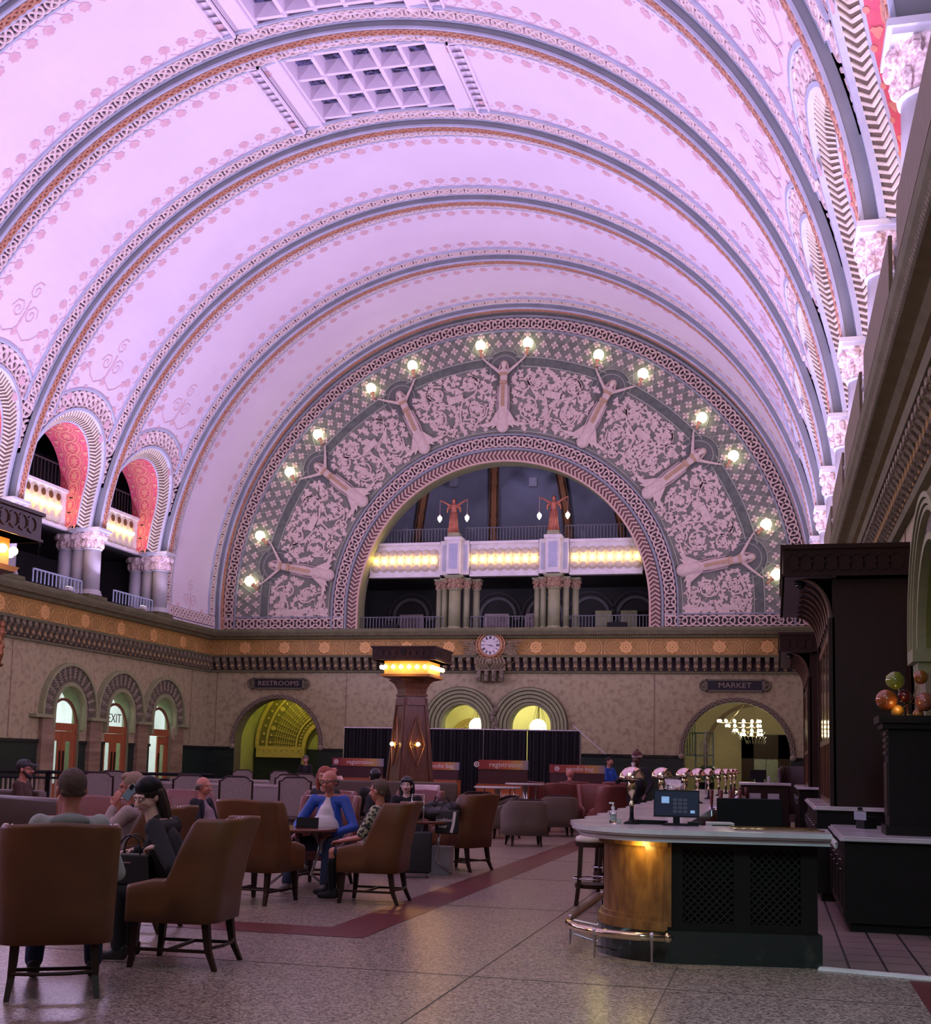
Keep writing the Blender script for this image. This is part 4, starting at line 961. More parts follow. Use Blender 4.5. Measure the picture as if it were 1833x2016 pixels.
# restroom niche --------------------------------------------------------------
mb=MB(); a,b,y0,y1=-20.6,-16.3,43.78,46.2
mb.c=1; mb.poly([(a,y1,2.05),(b,y1,2.05),(b,y1,5),(a,y1,5)]); mb.poly([(a,y0,0),(a,y1,0),(a,y1,5),(a,y0,5)]); mb.poly([(b,y0,0),(b,y1,0),(b,y1,5),(b,y0,5)]); mb.poly([(a,y0,4.6),(b,y0,4.6),(b,y1,4.6),(a,y1,4.6)])
mb.c=0; mb.poly([(a,y1-.02,0),(-17.6,y1-.02,0),(-17.6,y1-.02,2.05),(a,y1-.02,2.05)])
struct('wall_restroom_niche',mb,[M_dado,M_greenL],'lime green niche behind the restroom arch')
mb=MB(); c_,z_=-17.35,2.15; f=lambda s,t,h: (s,46.15-h,t)
mb.c=0; band(mb,c_,z_,.98,3.05,2.15,f,0,.05,40); mb.c=1; band(mb,c_,z_,.94,1.10,0,f,0,.14,30); band(mb,c_,z_,3.0,3.14,2.15,f,0,.12,40); band(mb,c_,z_,1.33,1.40,2.15,f,0,.10,30); band(mb,c_,z_,2.62,2.70,2.15,f,0,.10,40)
for i,an in enumerate(arc(26,.06,pi-.06)):
    ff=lambda s,t,h,an=an: f(c_+(t)*cos(an)-s*sin(an),z_+t*sin(an)+s*cos(an),.05+h)
    mb.rib([(0,1.43),(0,2.40)],.012,ff,0,.05)
    for q in range(9): r=1.5+.10*q; mb.rib([(-.055*r,r),(.055*r,r)],.014,ff,0,.03)
    mb.blob(0,1.22,.045,ff,.04,8); mb.blob(0,2.84,.055,ff,.04,8)
    mb.blob(0,2.5,.11 if i%3==0 else .05,ff,.05,10)
mb.box(-20.4,-18.3,45.95,46.18,1.7,2.15)
for i in range(8): mb.ell((-20.3+.25*i,45.93,2.02),.04,.03,.04,8,5)
struct('trim_14',mb,[mat('olive_gold_fan_ground',(.17,.15,.03),.6,scale=9),mat('gold_fan_relief',(.62,.50,.12),.45,.2,scale=9)],'gilded fan arch relief in the restroom niche')
point('niche_light',(-18.6,44.6,4.2),55,(1,.90,.30)); 
# window room ----------------------------------------------------------------
mb=MB(); a,b,y0,y1=-12.9,-6.8,43.78,48
mb.poly([(a,y1,0),(b,y1,0),(b,y1,5),(a,y1,5)]); mb.poly([(a,y0,0),(a,y1,0),(a,y1,5),(a,y0,5)]); mb.poly([(b,y0,0),(b,y1,0),(b,y1,5),(b,y0,5)]); mb.poly([(a,y0,4.9),(b,y0,4.9),(b,y1,4.9),(a,y1,4.9)])
struct('wall_window_room',mb,mat('cream_yellow_wall',(.80,.76,.42),.8,scale=1),'cream yellow room behind the twin windows')
mb=MB(); f=lambda s,t,h: (s,47.95-h,t)
band(mb,-11.9,2.6,.7,.85,1.2,f,0,.05); mb.c=1
for i,an in enumerate(arc(11,.15,pi-.15)): mb.rib([(-11.9+.2*cos(an),2.6+.2*sin(an)),(-11.9+.6*cos(an),2.6+.6*sin(an))],.03,f,0,.03)
mb.rib([(-11.9+.66*cos(q),2.6+.66*sin(q)) for q in arc(20,0,pi)],.03,f,0,.03)
struct('trim_15',mb,[mat('tan_medallion',(.50,.36,.12),.6),mat('tan_medallion_relief',(.62,.46,.18),.6)],'tan fan medallion behind the left window')
point('window_room_light',(-9.8,45.6,4.5),170,(1,.95,.55))
for x,z,y,r,lab in ((-11.0,3.05,45.2,.32,'milk glass globe pendant seen through the left round window'),(-8.85,3.0,46.5,.22,'small milk glass globe pendant seen through the right round window'),(-8.6,3.02,45.0,.33,'large milk glass globe pendant seen through the right round window')):
    t=thing('pendant_globe',lab,'pendant lamp',(x,y,z)); mb=MB(); mb.ell((0,0,0),r,r,r,18,12); mb.build('lamp_globe',M_paleglow,t,True); mb=MB(); mb.tube([(0,0,r),(0,0,4.9-z)],.012,6); mb.tube([((r+.004)*cos(q),(r+.004)*sin(q),0) for q in arc(24,0,2*pi)[:-1]],.008,6,True)
    for q in (0,2.1,4.2): mb.tube([(r*cos(q),r*sin(q),0),(.05*cos(q),.05*sin(q),r+.7)],.006,5)
    mb.build('hanger',mat('dark_bronze',(1,1,1)),t)
# market hall ------------------------------------------------------------------
mb=MB(); a,b,y0,y1=-4.2,1.9,43.78,53
mb.c=1; mb.poly([(a,y1,0),(b,y1,0),(b,y1,6),(a,y1,6)]); mb.poly([(b,y0,0),(b,y1,0),(b,y1,6),(b,y0,6)]); mb.poly([(a,y0,5.2),(b,y0,5.2),(b,y1,5.2),(a,y1,5.2)]); mb.poly([(a,y0,0),(a,y1,0),(a,y1,6),(a,y0,6)])
struct('wall_market_hall',mb,[M_dado,mat('warm_cream_wall',(.44,.38,.24),.8,scale=1)],'warm cream hall behind the market arch')
point('market_light',(-1.2,47.5,4.4),170,(1,.86,.62)); point('market_cafe_light',(-3.4,46.0,2.6),22,(.6,1,.75))
mb=MB(); f=lambda s,t,h: (s,52.95-h,t); band(mb,-.75,2.3,2.0,2.15,1.5,f,0,.08); struct('trim_16',mb,mat('brown_hall_arch',(.16,.10,.06),.6),'arch on the far wall of the market hall')
sign(-2.0,1.0,4.75,5.1,'FITNESS','dark FITNESS sign board on the far wall seen through the market arch',52.9)
t=thing('elevator','steel elevator doors in a dark wood surround behind the market arch','elevator',(-.35,52.7,0)); mb=MB(); mb.box(-1.0,-.5,-.1,.2,0,3.1); mb.box(.5,1.0,-.1,.2,0,3.1); mb.box(-1.0,1.0,-.1,.2,2.1,3.1); mb.build('surround',M_wood,t)
for x in (-.5,0): mb=MB(); mb.box(x+.01,x+.49,.0,.05,0,2.1); mb.build('door',mat('brushed_steel',(.26,.29,.25),.35,.7),t)
mb=MB(); mb.box(.68,.82,-.12,-.1,1.0,1.6); mb.build('call_panel',M_steel,t)
t=thing('chandelier','tiered spiral chandelier of glowing bulbs and crystal in the market arch','chandelier',(-.95,45.6,2.95)); t.scale=(1.2,1.2,1.2); mb=MB()
for r,z in ((.62,.32),(.5,.18),(.4,.04),(.3,-.08)):
    mb.tube([(r*cos(q)-.25+z*-.9*-1*0+(.32-z)*.9,r*sin(q)*.6,z) for q in arc(20,0,2*pi)[:-1]],.012,5,True)
for q in (0,2.1,4.2): mb.tube([(-.25+.6*cos(q),.35*sin(q),.32),(.0,0,1.0)],.008,5)
mb.tube([(0,0,1.0),(0,0,1.8)],.012,6); mb.build('frame',M_chrome,t)
gb=None
for r,z,n in ((.62,.36,14),(.5,.22,12),(.4,.08,10),(.3,-.04,8)):
    for i in range(n):
        q=2*pi*i/n
        if gb is None: mb=MB(); mb.ell((0,0,0),.042,.042,.05,8,6); gb=mb.build('bulb',mat('chandelier_bulb',(1,.90,.60),.4,emit=9),t,True); o=gb
        else: o=gb.copy(); COL.objects.link(o)
        o.location=(r*cos(q)-.25+(.36-z)*.9,r*sin(q)*.6,z)
mb=MB()
for r,z in ((.5,.05),(.4,-.1),(.3,-.22)):
    for i in range(20): q=2*pi*i/20; mb.tube([(r*cos(q)-.2+(.3-z)*.85,r*sin(q)*.6,z),(r*cos(q)*.9-.2+(.3-z)*.85,r*sin(q)*.55,z-.10)],[.012,.005],5)
mb.build('crystal_drops',M_glass,t)
t=thing('glass_partition','tall green lit cafe glass partition with white round logo, inside the market arch','partition',(-2.75,44.6,0)); mb=MB()
for x in (-.55,.0,.62): mb.box(x-.03,x+.03,-.03,.03,0,2.9)
for z in (.1,2.1,2.9): mb.box(-.55,.62,-.03,.03,z-.03,z+.03)
for i in range(6): mb.box(-.5+.09*i,-.46+.09*i,.05,.09,2.1,3.7)
mb.build('frame',mat('pale_teal_frame',(.30,.42,.34),.5),t); mb=MB(); mb.box(-.55,.62,-.005,.005,.1,2.9); mb.build('pane',M_glass,t)
mb=MB(); f=lambda s,z,h: (s,-.04-h,z)
mb.rib([(.3+.17*cos(q),2.42+.17*sin(q)) for q in arc(24,0,2*pi)],.015,f,0,.01); mb.rib([(.3+.12*cos(q),2.42+.12*sin(q)) for q in arc(24,0,2*pi)],.010,f,0,.01)
for q in range(5): a_=pi/2+q*2*pi/5; mb.blob(.3+.05*cos(a_),2.42+.05*sin(a_),.022,f,.01,6)
mb.rib([(.24,2.33),(.3,2.39),(.36,2.33)],.012,f,0,.01); mb.build('logo',mat('white_logo',(.7,.75,.7),.6),t)
t=thing('potted_plant','leafy green plant beside the cafe glass in the market arch','plant',(-2.35,44.3,0)); mb=MB(); mb.cyl(0,0,0,1.15,.22,.28,14); mb.build('planter',M_black,t); mb=MB(); rr=random.Random(5)
for i in range(70):
    a_=rr.uniform(0,6.28); e=rr.uniform(.2,1.3); L=rr.uniform(.35,.62); p1=(L*cos(e)*cos(a_),L*cos(e)*sin(a_),1.2+L*sin(e)); p2=(p1[0]*1.35,p1[1]*1.35,p1[2]-.08); nx,ny=-sin(a_)*.05,cos(a_)*.05
    mb.poly([(0,0,1.15),(p1[0]+nx,p1[1]+ny,p1[2]),p2,(p1[0]-nx,p1[1]-ny,p1[2])])
mb.build('foliage',mat('leaf_green',(.03,.13,.07),.5,scale=5),t)
# right wall arch and niche -----------------------------------------------------
mb=MB()
for c in (14.05,20.5,6.9):
    mp=rw(1)
    for i,(r0,r1,h,m_) in enumerate(((1.10,1.18,.10,0),(1.18,1.42,.05,1),(1.42,1.47,.12,0),(1.49,1.54,.14,0),(1.56,1.62,.16,0))): mb.c=m_; band(mb,c,3.1,r0,r1,3.1,mp,0,h,28)
    mb.c=2; reveal(mb,c,3.1,1.10,1.0,mp,0,-1.0); mb.c=0
    for sg in (-1,1):
        x0,x1=XR-.10,XR+1.0; mb.box(x0-.06,x1,c+sg*1.33-.30,c+sg*1.33+.30,2.95,3.10); mb.box(x0,x1,c+sg*1.33-.26,c+sg*1.33+.26,2.82,2.95)
        mb.c=3; mb.box(XR-.02,XR+.2,c+sg*1.25-.18,c+sg*1.25+.18,1.2,2.82); mb.cyl(XR+.35,c+sg*1.2,1.2,2.8,.08,n=12); mb.c=0
struct('trim_17',mb,[M_green,M_carv,mat('moss_green_niche',(.20,.25,.05),.7,scale=2),mat('olive_marble_jamb',(.28,.25,.15),.5,scale=3)],'carved arches with green soffits in the right wall')
mb=MB(); X=XR+1.0; mb.poly([(X,5,0),(X,23,0),(X,23,4.6),(X,5,4.6)]); struct('wall_niche',mb,mat('moss_green_niche',(1,1,1)))
# ================================================================== TIMBER LANTERN PILLARS
def kiosk(cx,cy,lab):
    t=thing('lantern_pillar',lab,'pillar',(cx,cy,0)); h=.79
    mb=MB(); mb.T=Matrix.Rotation(radians(39),4,'Z'); mb.frust(0,0,0,.66,.66,.30,.64,.64); mb.frust(0,0,.30,.58,.58,.36,.55,.55)
    mb.frust(0,0,.36,.49,.49,3.28,.27,.27); mb.frust(0,0,3.24,.30,.30,3.30,.30,.30)
    for q in range(4):                                  # raised corner boards and mid rail
        mb.T=Matrix.Rotation(radians(39)+q*pi/2,4,'Z')
        w=lambda z: .49-(z-.36)*.0753
        for a,b in ((-1,-.80),(.80,1)):
            z0,z1=.40,3.2; mb.poly([(a*w(z0),-w(z0)-.03,z0),(b*w(z0),-w(z0)-.03,z0),(b*w(z1),-w(z1)-.03,z1),(a*w(z1),-w(z1)-.03,z1)])
            for e,zz in ((a,0),(b,0)): mb.poly([(e*w(z0),-w(z0)-.03,z0),(e*w(z0),-w(z0),z0),(e*w(z1),-w(z1),z1),(e*w(z1),-w(z1)-.03,z1)])
        for z0,z1 in ((.40,.62),(3.02,3.2)): mb.poly([(-w(z0),-w(z0)-.03,z0),(w(z0),-w(z0)-.03,z0),(w(z1),-w(z1)-.03,z1),(-w(z1),-w(z1)-.03,z1)])
        mb.poly([(-.02,-w(.6)-.025,.6),(.02,-w(.6)-.025,.6),(.02,-w(1.2)-.025,1.2),(-.02,-w(1.2)-.025,1.2)])
    mb.build('body',M_wood2,t)
    mb=MB(); mb.T=Matrix.Rotation(radians(39),4,'Z'); prof=[(.27,3.30),(.28,3.42),(.34,3.55),(.46,3.66)]
    for (a,z),(b,y) in zip(prof,prof[1:]): mb.frust(0,0,z,a,a,y,b,b)
    mb.T=None; mb.frust(0,0,3.64,.42,.42,3.70,.62,.62); mb.build('neck',M_wood2,t)
    mb=MB(); mb.frust(0,0,3.70,.60,.60,3.76,.64,.64); mb.frust(0,0,3.76,.55,.55,4.08,.55,.55); mb.build('lamp_box',mat('amber_lit_board',(.60,.30,.10),.5),t)
    mb=MB(); mb.box(-h,h,-h,h,4.08,4.42); mb.box(-h-.03,h+.03,-h-.03,h+.03,4.38,4.42); mb.box(-h-.02,h+.02,-h-.02,h+.02,4.08,4.11)
    f=[lambda s,z,hh: (s,-h-hh,z),lambda s,z,hh: (h+hh,s,z)]
    for mp in f:
        for i in range(8): mb.rib([(-.6+.17*i+.09*cos(q),4.25+.09*sin(q)) for q in arc(12,0,2*pi)],.012,mp,0,.015)
    mb.build('canopy',M_wood,t)
    bb=None
    for sx,sy in ((0,-1),(1,0),(-1,0),(0,1)):
        for i in range(6):
            u=-.50+.20*i
            x,y=(u,sy*.64) if sy else (sx*.64,u)
            if bb is None: mb=MB(); mb.ell((0,0,0),.052,.052,.052,10,6); bb=mb.build('bulb',M_bulbK,t,True); o=bb
            else: o=bb.copy(); COL.objects.link(o)
            o.location=(x,y,3.93)
    for q in range(4):
        R4=Matrix.Rotation(radians(39)+q*pi/2,4,'Z'); mb=MB(); mb.T=R4; w=lambda z: -(.49-(z-.36)*.0753)-.035
        P4=[(0,w(1.55),1.55),(.20,w(2.05),2.05),(0,w(2.75),2.75),(-.20,w(2.05),2.05)]
        mb.tube([(a,b-.02,c) for a,b,c in P4],.022,6,True)
        for k in range(8):
            a=k*pi/4; L=.16 if k%2==0 else .09; mb.tube([(0,w(2.05)-.01,2.05),(L*cos(a),w(2.05)-.02,2.05+L*1.3*sin(a))],[.025,.004],5)
        mb.build('diamond_sconce',mat('bronze_sconce',(.35,.17,.08),.35,.7),t)
        mb=MB(); mb.T=R4; mb.ell((0,w(2.05)-.09,2.07),.05,.05,.05,10,6); mb.build('bulb',M_bulbK,t,True)
    mb=MB(); mb.lathe([(.01,-.0),(.06,0),(.06,.03)],14,(0,-h-.04,4.27),axis='y'); mb.build('camera_dome',M_black,t)
    return t
kiosk(-8.66,28.7,'tapered mahogany lantern pillar with amber bulbs in the middle of the hall')
kiosk(-9.02,11.45,'nearer lantern pillar whose lit canopy enters at the left edge')
for cx,cy in ((-8.66,28.7),(-9.02,11.45)):
    point('lantern_glow',(cx,cy-.85,3.88),14,(1,.55,.18),.3); point('lantern_glow',(cx+.85,cy,3.88),14,(1,.55,.18),.3)
# ================================================================== SEATING
def shell(mb, W,Dp,R,zb,top,th=.06,rake=.10,n=36):
    """upholstered wrap-round back: plan path from front-left arm round the back to front-right arm"""
    pts=[]
    yf=Dp[0]; yb=Dp[1]
    for i in range(21): pts.append((-W,yf+(yb+R-yf)*i/20))
    for i in range(1,8): a=pi+pi/2*i/8; pts.append((-W+R+R*cos(a),yb+R+R*sin(a)))
    for i in range(9): pts.append((-W+R+(2*W-2*R)*i/8,yb))
    for i in range(1,8): a=-pi/2+pi/2*i/8; pts.append((W-R+R*cos(a),yb+R+R*sin(a)))
    for i in range(21): pts.append((W,yb+R+(yf-yb-R)*i/20))
    rows=[]; edge=[]
    L=len(pts)
    for i,(x,y) in enumerate(pts):
        a=pts[max(0,i-1)]; b=pts[min(L-1,i+1)]; dx,dy=b[0]-a[0],b[1]-a[1]; l=hypot(dx,dy) or 1; nx,ny=-dy/l,dx/l
        if nx*x+ny*y<0: nx,ny=-nx,-ny
        zt=top(y,x); row=[]
        def pos(z,off):
            f=(z-zb)/(1.19-zb); return (x*(1+.06*f)+nx*off, y-rake*f*f*(1 if y<0.1 else .3)+ny*off, z)
        zs=[zb,zb+(zt-zb)*.33,zb+(zt-zb)*.66,zt-.03]
        row=[mb.p(*pos(z,th/2)) for z in zs]+[mb.p(*pos(zt,th*.2)),mb.p(*pos(zt,-th*.2))]+[mb.p(*pos(z,-th/2)) for z in reversed(zs)]
        rows.append(row); edge.append(pos(zt-.012,-th*.55))
    m=len(rows[0])
    for A,B in zip(rows,rows[1:]):
        for j in range(m): mb.face((A[j],B[j],B[(j+1)%m],A[(j+1)%m]))
    mb.face(rows[0]); mb.face(rows[-1][::-1])
    return edge,pts
def leg(t,x,y,h,dx,dy,r0=.030,r1=.018,m=None,name='leg'):
    mb=MB(); mb.T=None
    z=[0,h*.35,h]; P3=[(x+dx,y+dy,0),(x+dx*.35,y+dy*.35,h*.4),(x,y,h)]; w=[r1,(r0+r1)/2,r0]; rows=[]
    for (a,b,c),r in zip(P3,w): rows.append([mb.p(a+sx*r,b+sy*r,c) for sx,sy in ((-1,-1),(1,-1),(1,1),(-1,1))])
    for A,B in zip(rows,rows[1:]):
        for k in range(4): mb.face((A[k],A[(k+1)%4],B[(k+1)%4],B[k]))
    mb.face(rows[0][::-1]); mb.face(rows[-1]); return mb.build(name,m or M_wood,t)
def wing(label,loc,rz,mt=None,group='leather wing chairs',nails=True,hi=1.19):
    mt=mt or M_leath; t=thing('wing_chair',label,'chair',loc,rz,group)
    def top(y,x):
        f=min(1,max(0,(y+.06)/.11)); f=f*f*(3-2*f); z=(hi-.02*abs(x)/.34)*(1-f)+.70*f
        return z-(.05*max(0,(y-.12)/.2))
    mb=MB(); e,_=shell(mb,.345,(.34,-.34),.14,.36,top,.07,.17); mb.build('backrest',mt,t,True)
    mb=MB(); mb.box(-.31,.31,-.30,.36,.36,.42); mb.build('seat_frame',mt,t)
    mb=MB(); mb.box(-.30,.30,-.29,.38,.42,.52); mb.build('seat_cushion',mt,t,True,[('bev',.03)])
    if nails:
        mb=MB(); st=e
        for a,b in zip(st,st[1:]):
            d=hypot(hypot(a[0]-b[0],a[1]-b[1]),a[2]-b[2]); n=max(1,int(d/.028))
            for i in range(n): q=[a[k]+(b[k]-a[k])*i/n for k in range(3)]; mb.ell(q,.0085,.0085,.0085,5,3)
        mb.build('nailhead_trim',M_nail,t)
    for sx in (-1,1): leg(t,sx*.27,.29,.37,sx*.02,.03); leg(t,sx*.26,-.28,.37,sx*.03,-.10)
    mb=MB()
    for sx in (-1,1): mb.box(sx*.275-.012,sx*.275+.012,-.30,.29,.13,.155)
    mb.box(-.27,.27,.0,.024,.13,.155); mb.tube([(-.28,-.32,.17),(-.1,-.37,.17),(.1,-.37,.17),(.28,-.32,.17)],.014,6); mb.build('stretcher',M_wood,t)
    return t
W1=wing('rust leather wing chair seen from behind, nearest the left edge',(-4.93,7.80,0),radians(32))
wing('rust leather wing chair in profile with the woman in black',(-4.62,9.14,0),radians(95))
wing('rust leather wing chair seen from behind, left of the small round table',(-5.80,13.35,0),radians(-8))
wing('rust leather wing chair in profile with the floral shirt man',(-4.60,13.87,0),radians(92))
wing('rust leather wing chair in profile, empty, beside the luggage',(-4.72,18.55,0),radians(68))
wing('rust leather chair holding the man on the phone',(-5.98,10.75,0),radians(97),M_leath)
wing('rose leather chair behind and left of the man on the phone',(-7.25,12.1,0),radians(215),M_pleath)
wing('rose leather chair holding the man in the blue jacket',(-5.78,15.35,0),radians(186),M_pleath)
wing('rose leather chair holding the black haired woman',(-5.75,19.4,0),radians(178),M_pleath)
wing('rose leather chair with the bald man in profile',(-7.85,15.75,0),radians(-120),M_pleath)
wing('rose leather chair just behind the blue jacket man',(-6.55,17.6,0),radians(200),M_pleath)
for x,y,r,l in ((-6.15,32,-20,'left of the orange counter stand'),(-5.35,33.2,15,'beneath the far goodie bag header'),(-5.15,30.2,10,'behind the long tub chairs, left one'),(-4.1,28.9,200,'behind the long tub chairs, right one'),(-3.6,27.6,30,'nearest the bar stools'),(-4.3,34.6,0,'farthest of the right group')):
    wing('rose leather wing chair '+l,(x,y,0),radians(r),M_pleath,'rose wing chairs in the far right group',False,1.22)
def tub(label,loc,rz,group='taupe tub armchairs'):
    t=thing('tub_armchair',label,'armchair',loc,rz,group)
    def top(y,x): f=min(1,max(0,(y+.34)/.7)); return .92-.24*f
    mb=MB(); e,_=shell(mb,.40,(.36,-.36),.26,.22,top,.09,.04); mb.build('backrest',M_taupe,t,True)
    mb=MB(); mb.box(-.37,.37,-.32,.36,.22,.44); mb.build('seat',M_taupe,t,False,[('bev',.03)])
    mb=MB(); mb.tube([(a,b,c+.02) for a,b,c in e],.026,8); mb.build('wooden_trim',M_wood,t,True)
    for sx in (-1,1): leg(t,sx*.32,.28,.23,sx*.02,.03); leg(t,sx*.28,-.28,.23,sx*.02,-.05)
    return t
tub('taupe tub armchair seen from behind, nearest of the row by the red stripe',(-4.95,24.6,0),radians(20))
tub('taupe tub armchair, second of the row by the red stripe',(-4.95,28.4,0),radians(24))
tub('taupe tub armchair, third of the row by the red stripe',(-4.85,31.4,0),radians(18))
tub('taupe tub armchair with mauve inner side, left of the nearest one',(-5.95,26.9,0),radians(125))
tub('taupe tub armchair facing forward behind the empty wing chair',(-7.1,29.4,0),radians(190))
def dining(label,loc,rz,s=1.,group='grey camel back chairs'):
    t=thing('camel_back_chair',label,'chair',loc,rz,group)
    def ztop(x): a=abs(x)/.31; return 1.22+(.05 if a<.55 else .05*max(0,1-(a-.55)/.25)) -(.0 if a<.8 else .03)
    def back(mb,w,y0,y1,inset):
        xs=[-w+2*w*i/16 for i in range(17)]
        for yy in (y0,y1):
            for a,b in zip(xs,xs[1:]):
                bow=lambda x: x*(1-.06)
                mb.poly([(a,yy,.46),(b,yy,.46),(b,yy-.10,ztop(b)-inset),(a,yy-.10,ztop(a)-inset)])
        for a,b in zip(xs,xs[1:]): mb.poly([(a,y0-.10,ztop(a)-inset),(b,y0-.10,ztop(b)-inset),(b,y1-.10,ztop(b)-inset),(a,y1-.10,ztop(a)-inset)])
        for x in (-w,w): mb.poly([(x,y0,.46),(x,y1,.46),(x,y1-.1,ztop(x)-inset),(x,y0-.1,ztop(x)-inset)])
    mb=MB(); back(mb,.29,-.30,-.22,.02); mb.build('backrest',M_greyf,t)
    mb=MB(); xs=[-.31+.62*i/20 for i in range(21)]; pts=[(-.31,-.26,.45)]+[(x,-.36,ztop(x)) for x in xs]+[(.31,-.26,.45)]; mb.tube(pts,.022,6); mb.build('back_frame',M_wood,t)
    mb=MB(); mb.box(-.31,.31,-.26,.28,.40,.50); mb.build('seat',M_greyf,t,False,[('bev',.02)])
    for sx in (-1,1): leg(t,sx*.27,.24,.40,0,.0); leg(t,sx*.27,-.24,.42,0,-.08)
    t.scale=(s,s,1); return t
for x,y,r,l in ((-14.35,24.0,28,'nearest the fence at far left'),(-15.5,26.6,28,'second from the left in the long row'),(-11.9,23.5,26,'between the bald man and the fence'),(-10.75,23.3,24,'before the long grey sofa'),(-16.6,36.5,20,'small and far, left of the restroom arch'),(-15.1,36,20,'small and far, under the restroom arch'),(-12.0,30.2,20,'behind the eating person'),(-9.9,24.4,22,'left of the lantern pillar base'),(-11.3,27.4,200,'half hidden behind the blue jacket man')):
    dining('grey upholstered chair with curved wooden frame, '+l,(x,y,0),radians(r),1.06)
def sofa(label,p0,p1,dep,h,mt,nails=False,name='sofa',cat='sofa',seat=True):
    a,b=Vector((*p0,0)),Vector((*p1,0)); L=(b-a).length; t=thing(name,label,cat,((a+b)/2),atan2(b.y-a.y,b.x-a.x))
    mb=MB(); mb.box(-L/2,L/2,-.10,.10,.12,h); mb.build('backrest',mt,t,True,[('bev',.05)])
    if seat:
        n=max(1,round(L/.9))
        mb=MB(); mb.box(-L/2,L/2,-dep,-.10,.12,.34); mb.build('base',mt,t,False,[('bev',.03)])
        for i in range(n): mb=MB(); mb.box(-L/2+L*i/n+.01,-L/2+L*(i+1)/n-.01,-dep-.02,-.10,.34,.48); mb.build('seat_cushion',mt,t,True,[('bev',.04)])
    if nails:
        mb=MB(); n=int(L/.05)
        for i in range(n): mb.ell((-L/2+L*(i+.5)/n,-.11,h-.05),.014,.012,.014,5,3)
        mb.build('nailhead_trim',M_nail,t)
    for sx in (-1,1):
        for y in (.04,-dep+.08): leg(t,sx*(L/2-.1),y,.13,0,0) if seat or y>0 else None
    return t
sofa('long grey fabric sofa with nailhead trim across the middle',(-14.0,25.9),(-9.7,25.4),.8,1.07,M_greyf,True)
sofa('grey fabric sofa farther back, behind the bald man',(-15.2,28.9),(-12.6,29.3),.75,1.10,M_greyf,True)
sofa('low brown leather banquette in two sections before the lantern pillar',(-9.9,29.9-3.4),(-7.0,30.2-3.2),.7,1.20,M_brown,False,'banquette','banquette')
sofa('brown leather sofa back at the left edge, behind the hooded man',(-10.3,14.6),(-8.75,13.9),.8,1.08,M_brown)
sofa('brown leather sofa with the capped man, at the far left edge',(-13.2,17.6),(-11.3,17.3),.8,1.06,M_brown)
def rtable(label,loc,r,mt,h=.80):
    t=thing('round_table',label,'table',loc,0); mb=MB(); mb.lathe([(r-.02,h-.045),(r,h-.03),(r,h-.01),(r-.015,h)],36); mb.build('tabletop',mt,t)
    mb=MB(); mb.cyl(0,0,.30,h-.04,.035,n=12)
    mb.build('column',M_steel,t,True)
    for q in range(4): a=q*pi/2+.4; mb=MB(); mb.tube([(r*.55*cos(a),r*.55*sin(a),h-.05),(r*.50*cos(a),r*.50*sin(a),.45),(.18*cos(a),.18*sin(a),.22),(.42*cos(a),.42*sin(a),.02)],[.016,.018,.02,.02],8); mb.build('leg',M_steel,t,True)
    return t
rtable('round dark wood table with steel legs holding the tablet',(-5.80,14.45,0),.50,mat('glossy_red_brown_top',(.16,.055,.035),.12))
rtable('round dark table with steel legs between the luggage and empty chair',(-5.0,17.4,0),.42,mat('glossy_red_brown_top',(1,1,1)))
rtable('white marble round table beyond the tub chairs',(-6.25,27.8,0),.55,M_top,1.12)
rtable('second white marble round table behind the first one',(-6.0,29.8,0),.5,M_top,1.18)
t=thing('white_chair','pale pink barrel chair before the brown banquette','chair',(-7.35,25.2,0),radians(185)); mb=MB(); shell(mb,.36,(.2,-.30),.28,.40,lambda y,x: 1.16-.1*max(0,y),.06,.03); mb.build('backrest',mat('pale_pink_shell',(.62,.46,.46),.5),t,True); mb=MB(); mb.cyl(0,0,.38,.46,.33,n=20); mb.build('seat',mat('pale_pink_shell',(1,1,1)),t)
for sx in (-1,1): leg(t,sx*.22,.16,.39,0,.02); leg(t,sx*.22,-.2,.39,0,-.04)
t=thing('tablet','black tablet in a stand case on the small round table','tablet',(-5.72,14.55,.80),radians(15)); mb=MB(); mb.box(-.14,.14,-.01,.0,0,.12); mb.v=[(x,y+.25*z,z) for x,y,z in mb.v]; mb.build('screen',M_black,t); mb=MB(); mb.box(-.14,.14,-.09,-.01,0,.012); mb.build('case',M_black,t)
t=thing('fence','black railing with pale balusters at the far left','railing',(0,0,0)); mb=MB(); a,b=(-20.3,27.4),(-14.8,30.6); n=54
mb.tube([(a[0],a[1],1.17),(b[0],b[1],1.17)],.05,6); mb.tube([(a[0],a[1],1.02),(b[0],b[1],1.02)],.035,6); mb.tube([(a[0],a[1],.1),(b[0],b[1],.1)],.03,6)
for q in (0,.33,.66,1): x,y=a[0]+(b[0]-a[0])*q,a[1]+(b[1]-a[1])*q; mb.box(x-.05,x+.05,y-.05,y+.05,0,1.2)
mb.build('rail',M_black,t)
for i in range(n): x,y=a[0]+(b[0]-a[0])*(i+.5)/n,a[1]+(b[1]-a[1])*(i+.5)/n; mb=MB(); mb.box(x-.018,x+.018,y-.02,y+.02,.12,1.0); mb.build('baluster',mat('cream_baluster',(.42,.34,.24),.6),t)
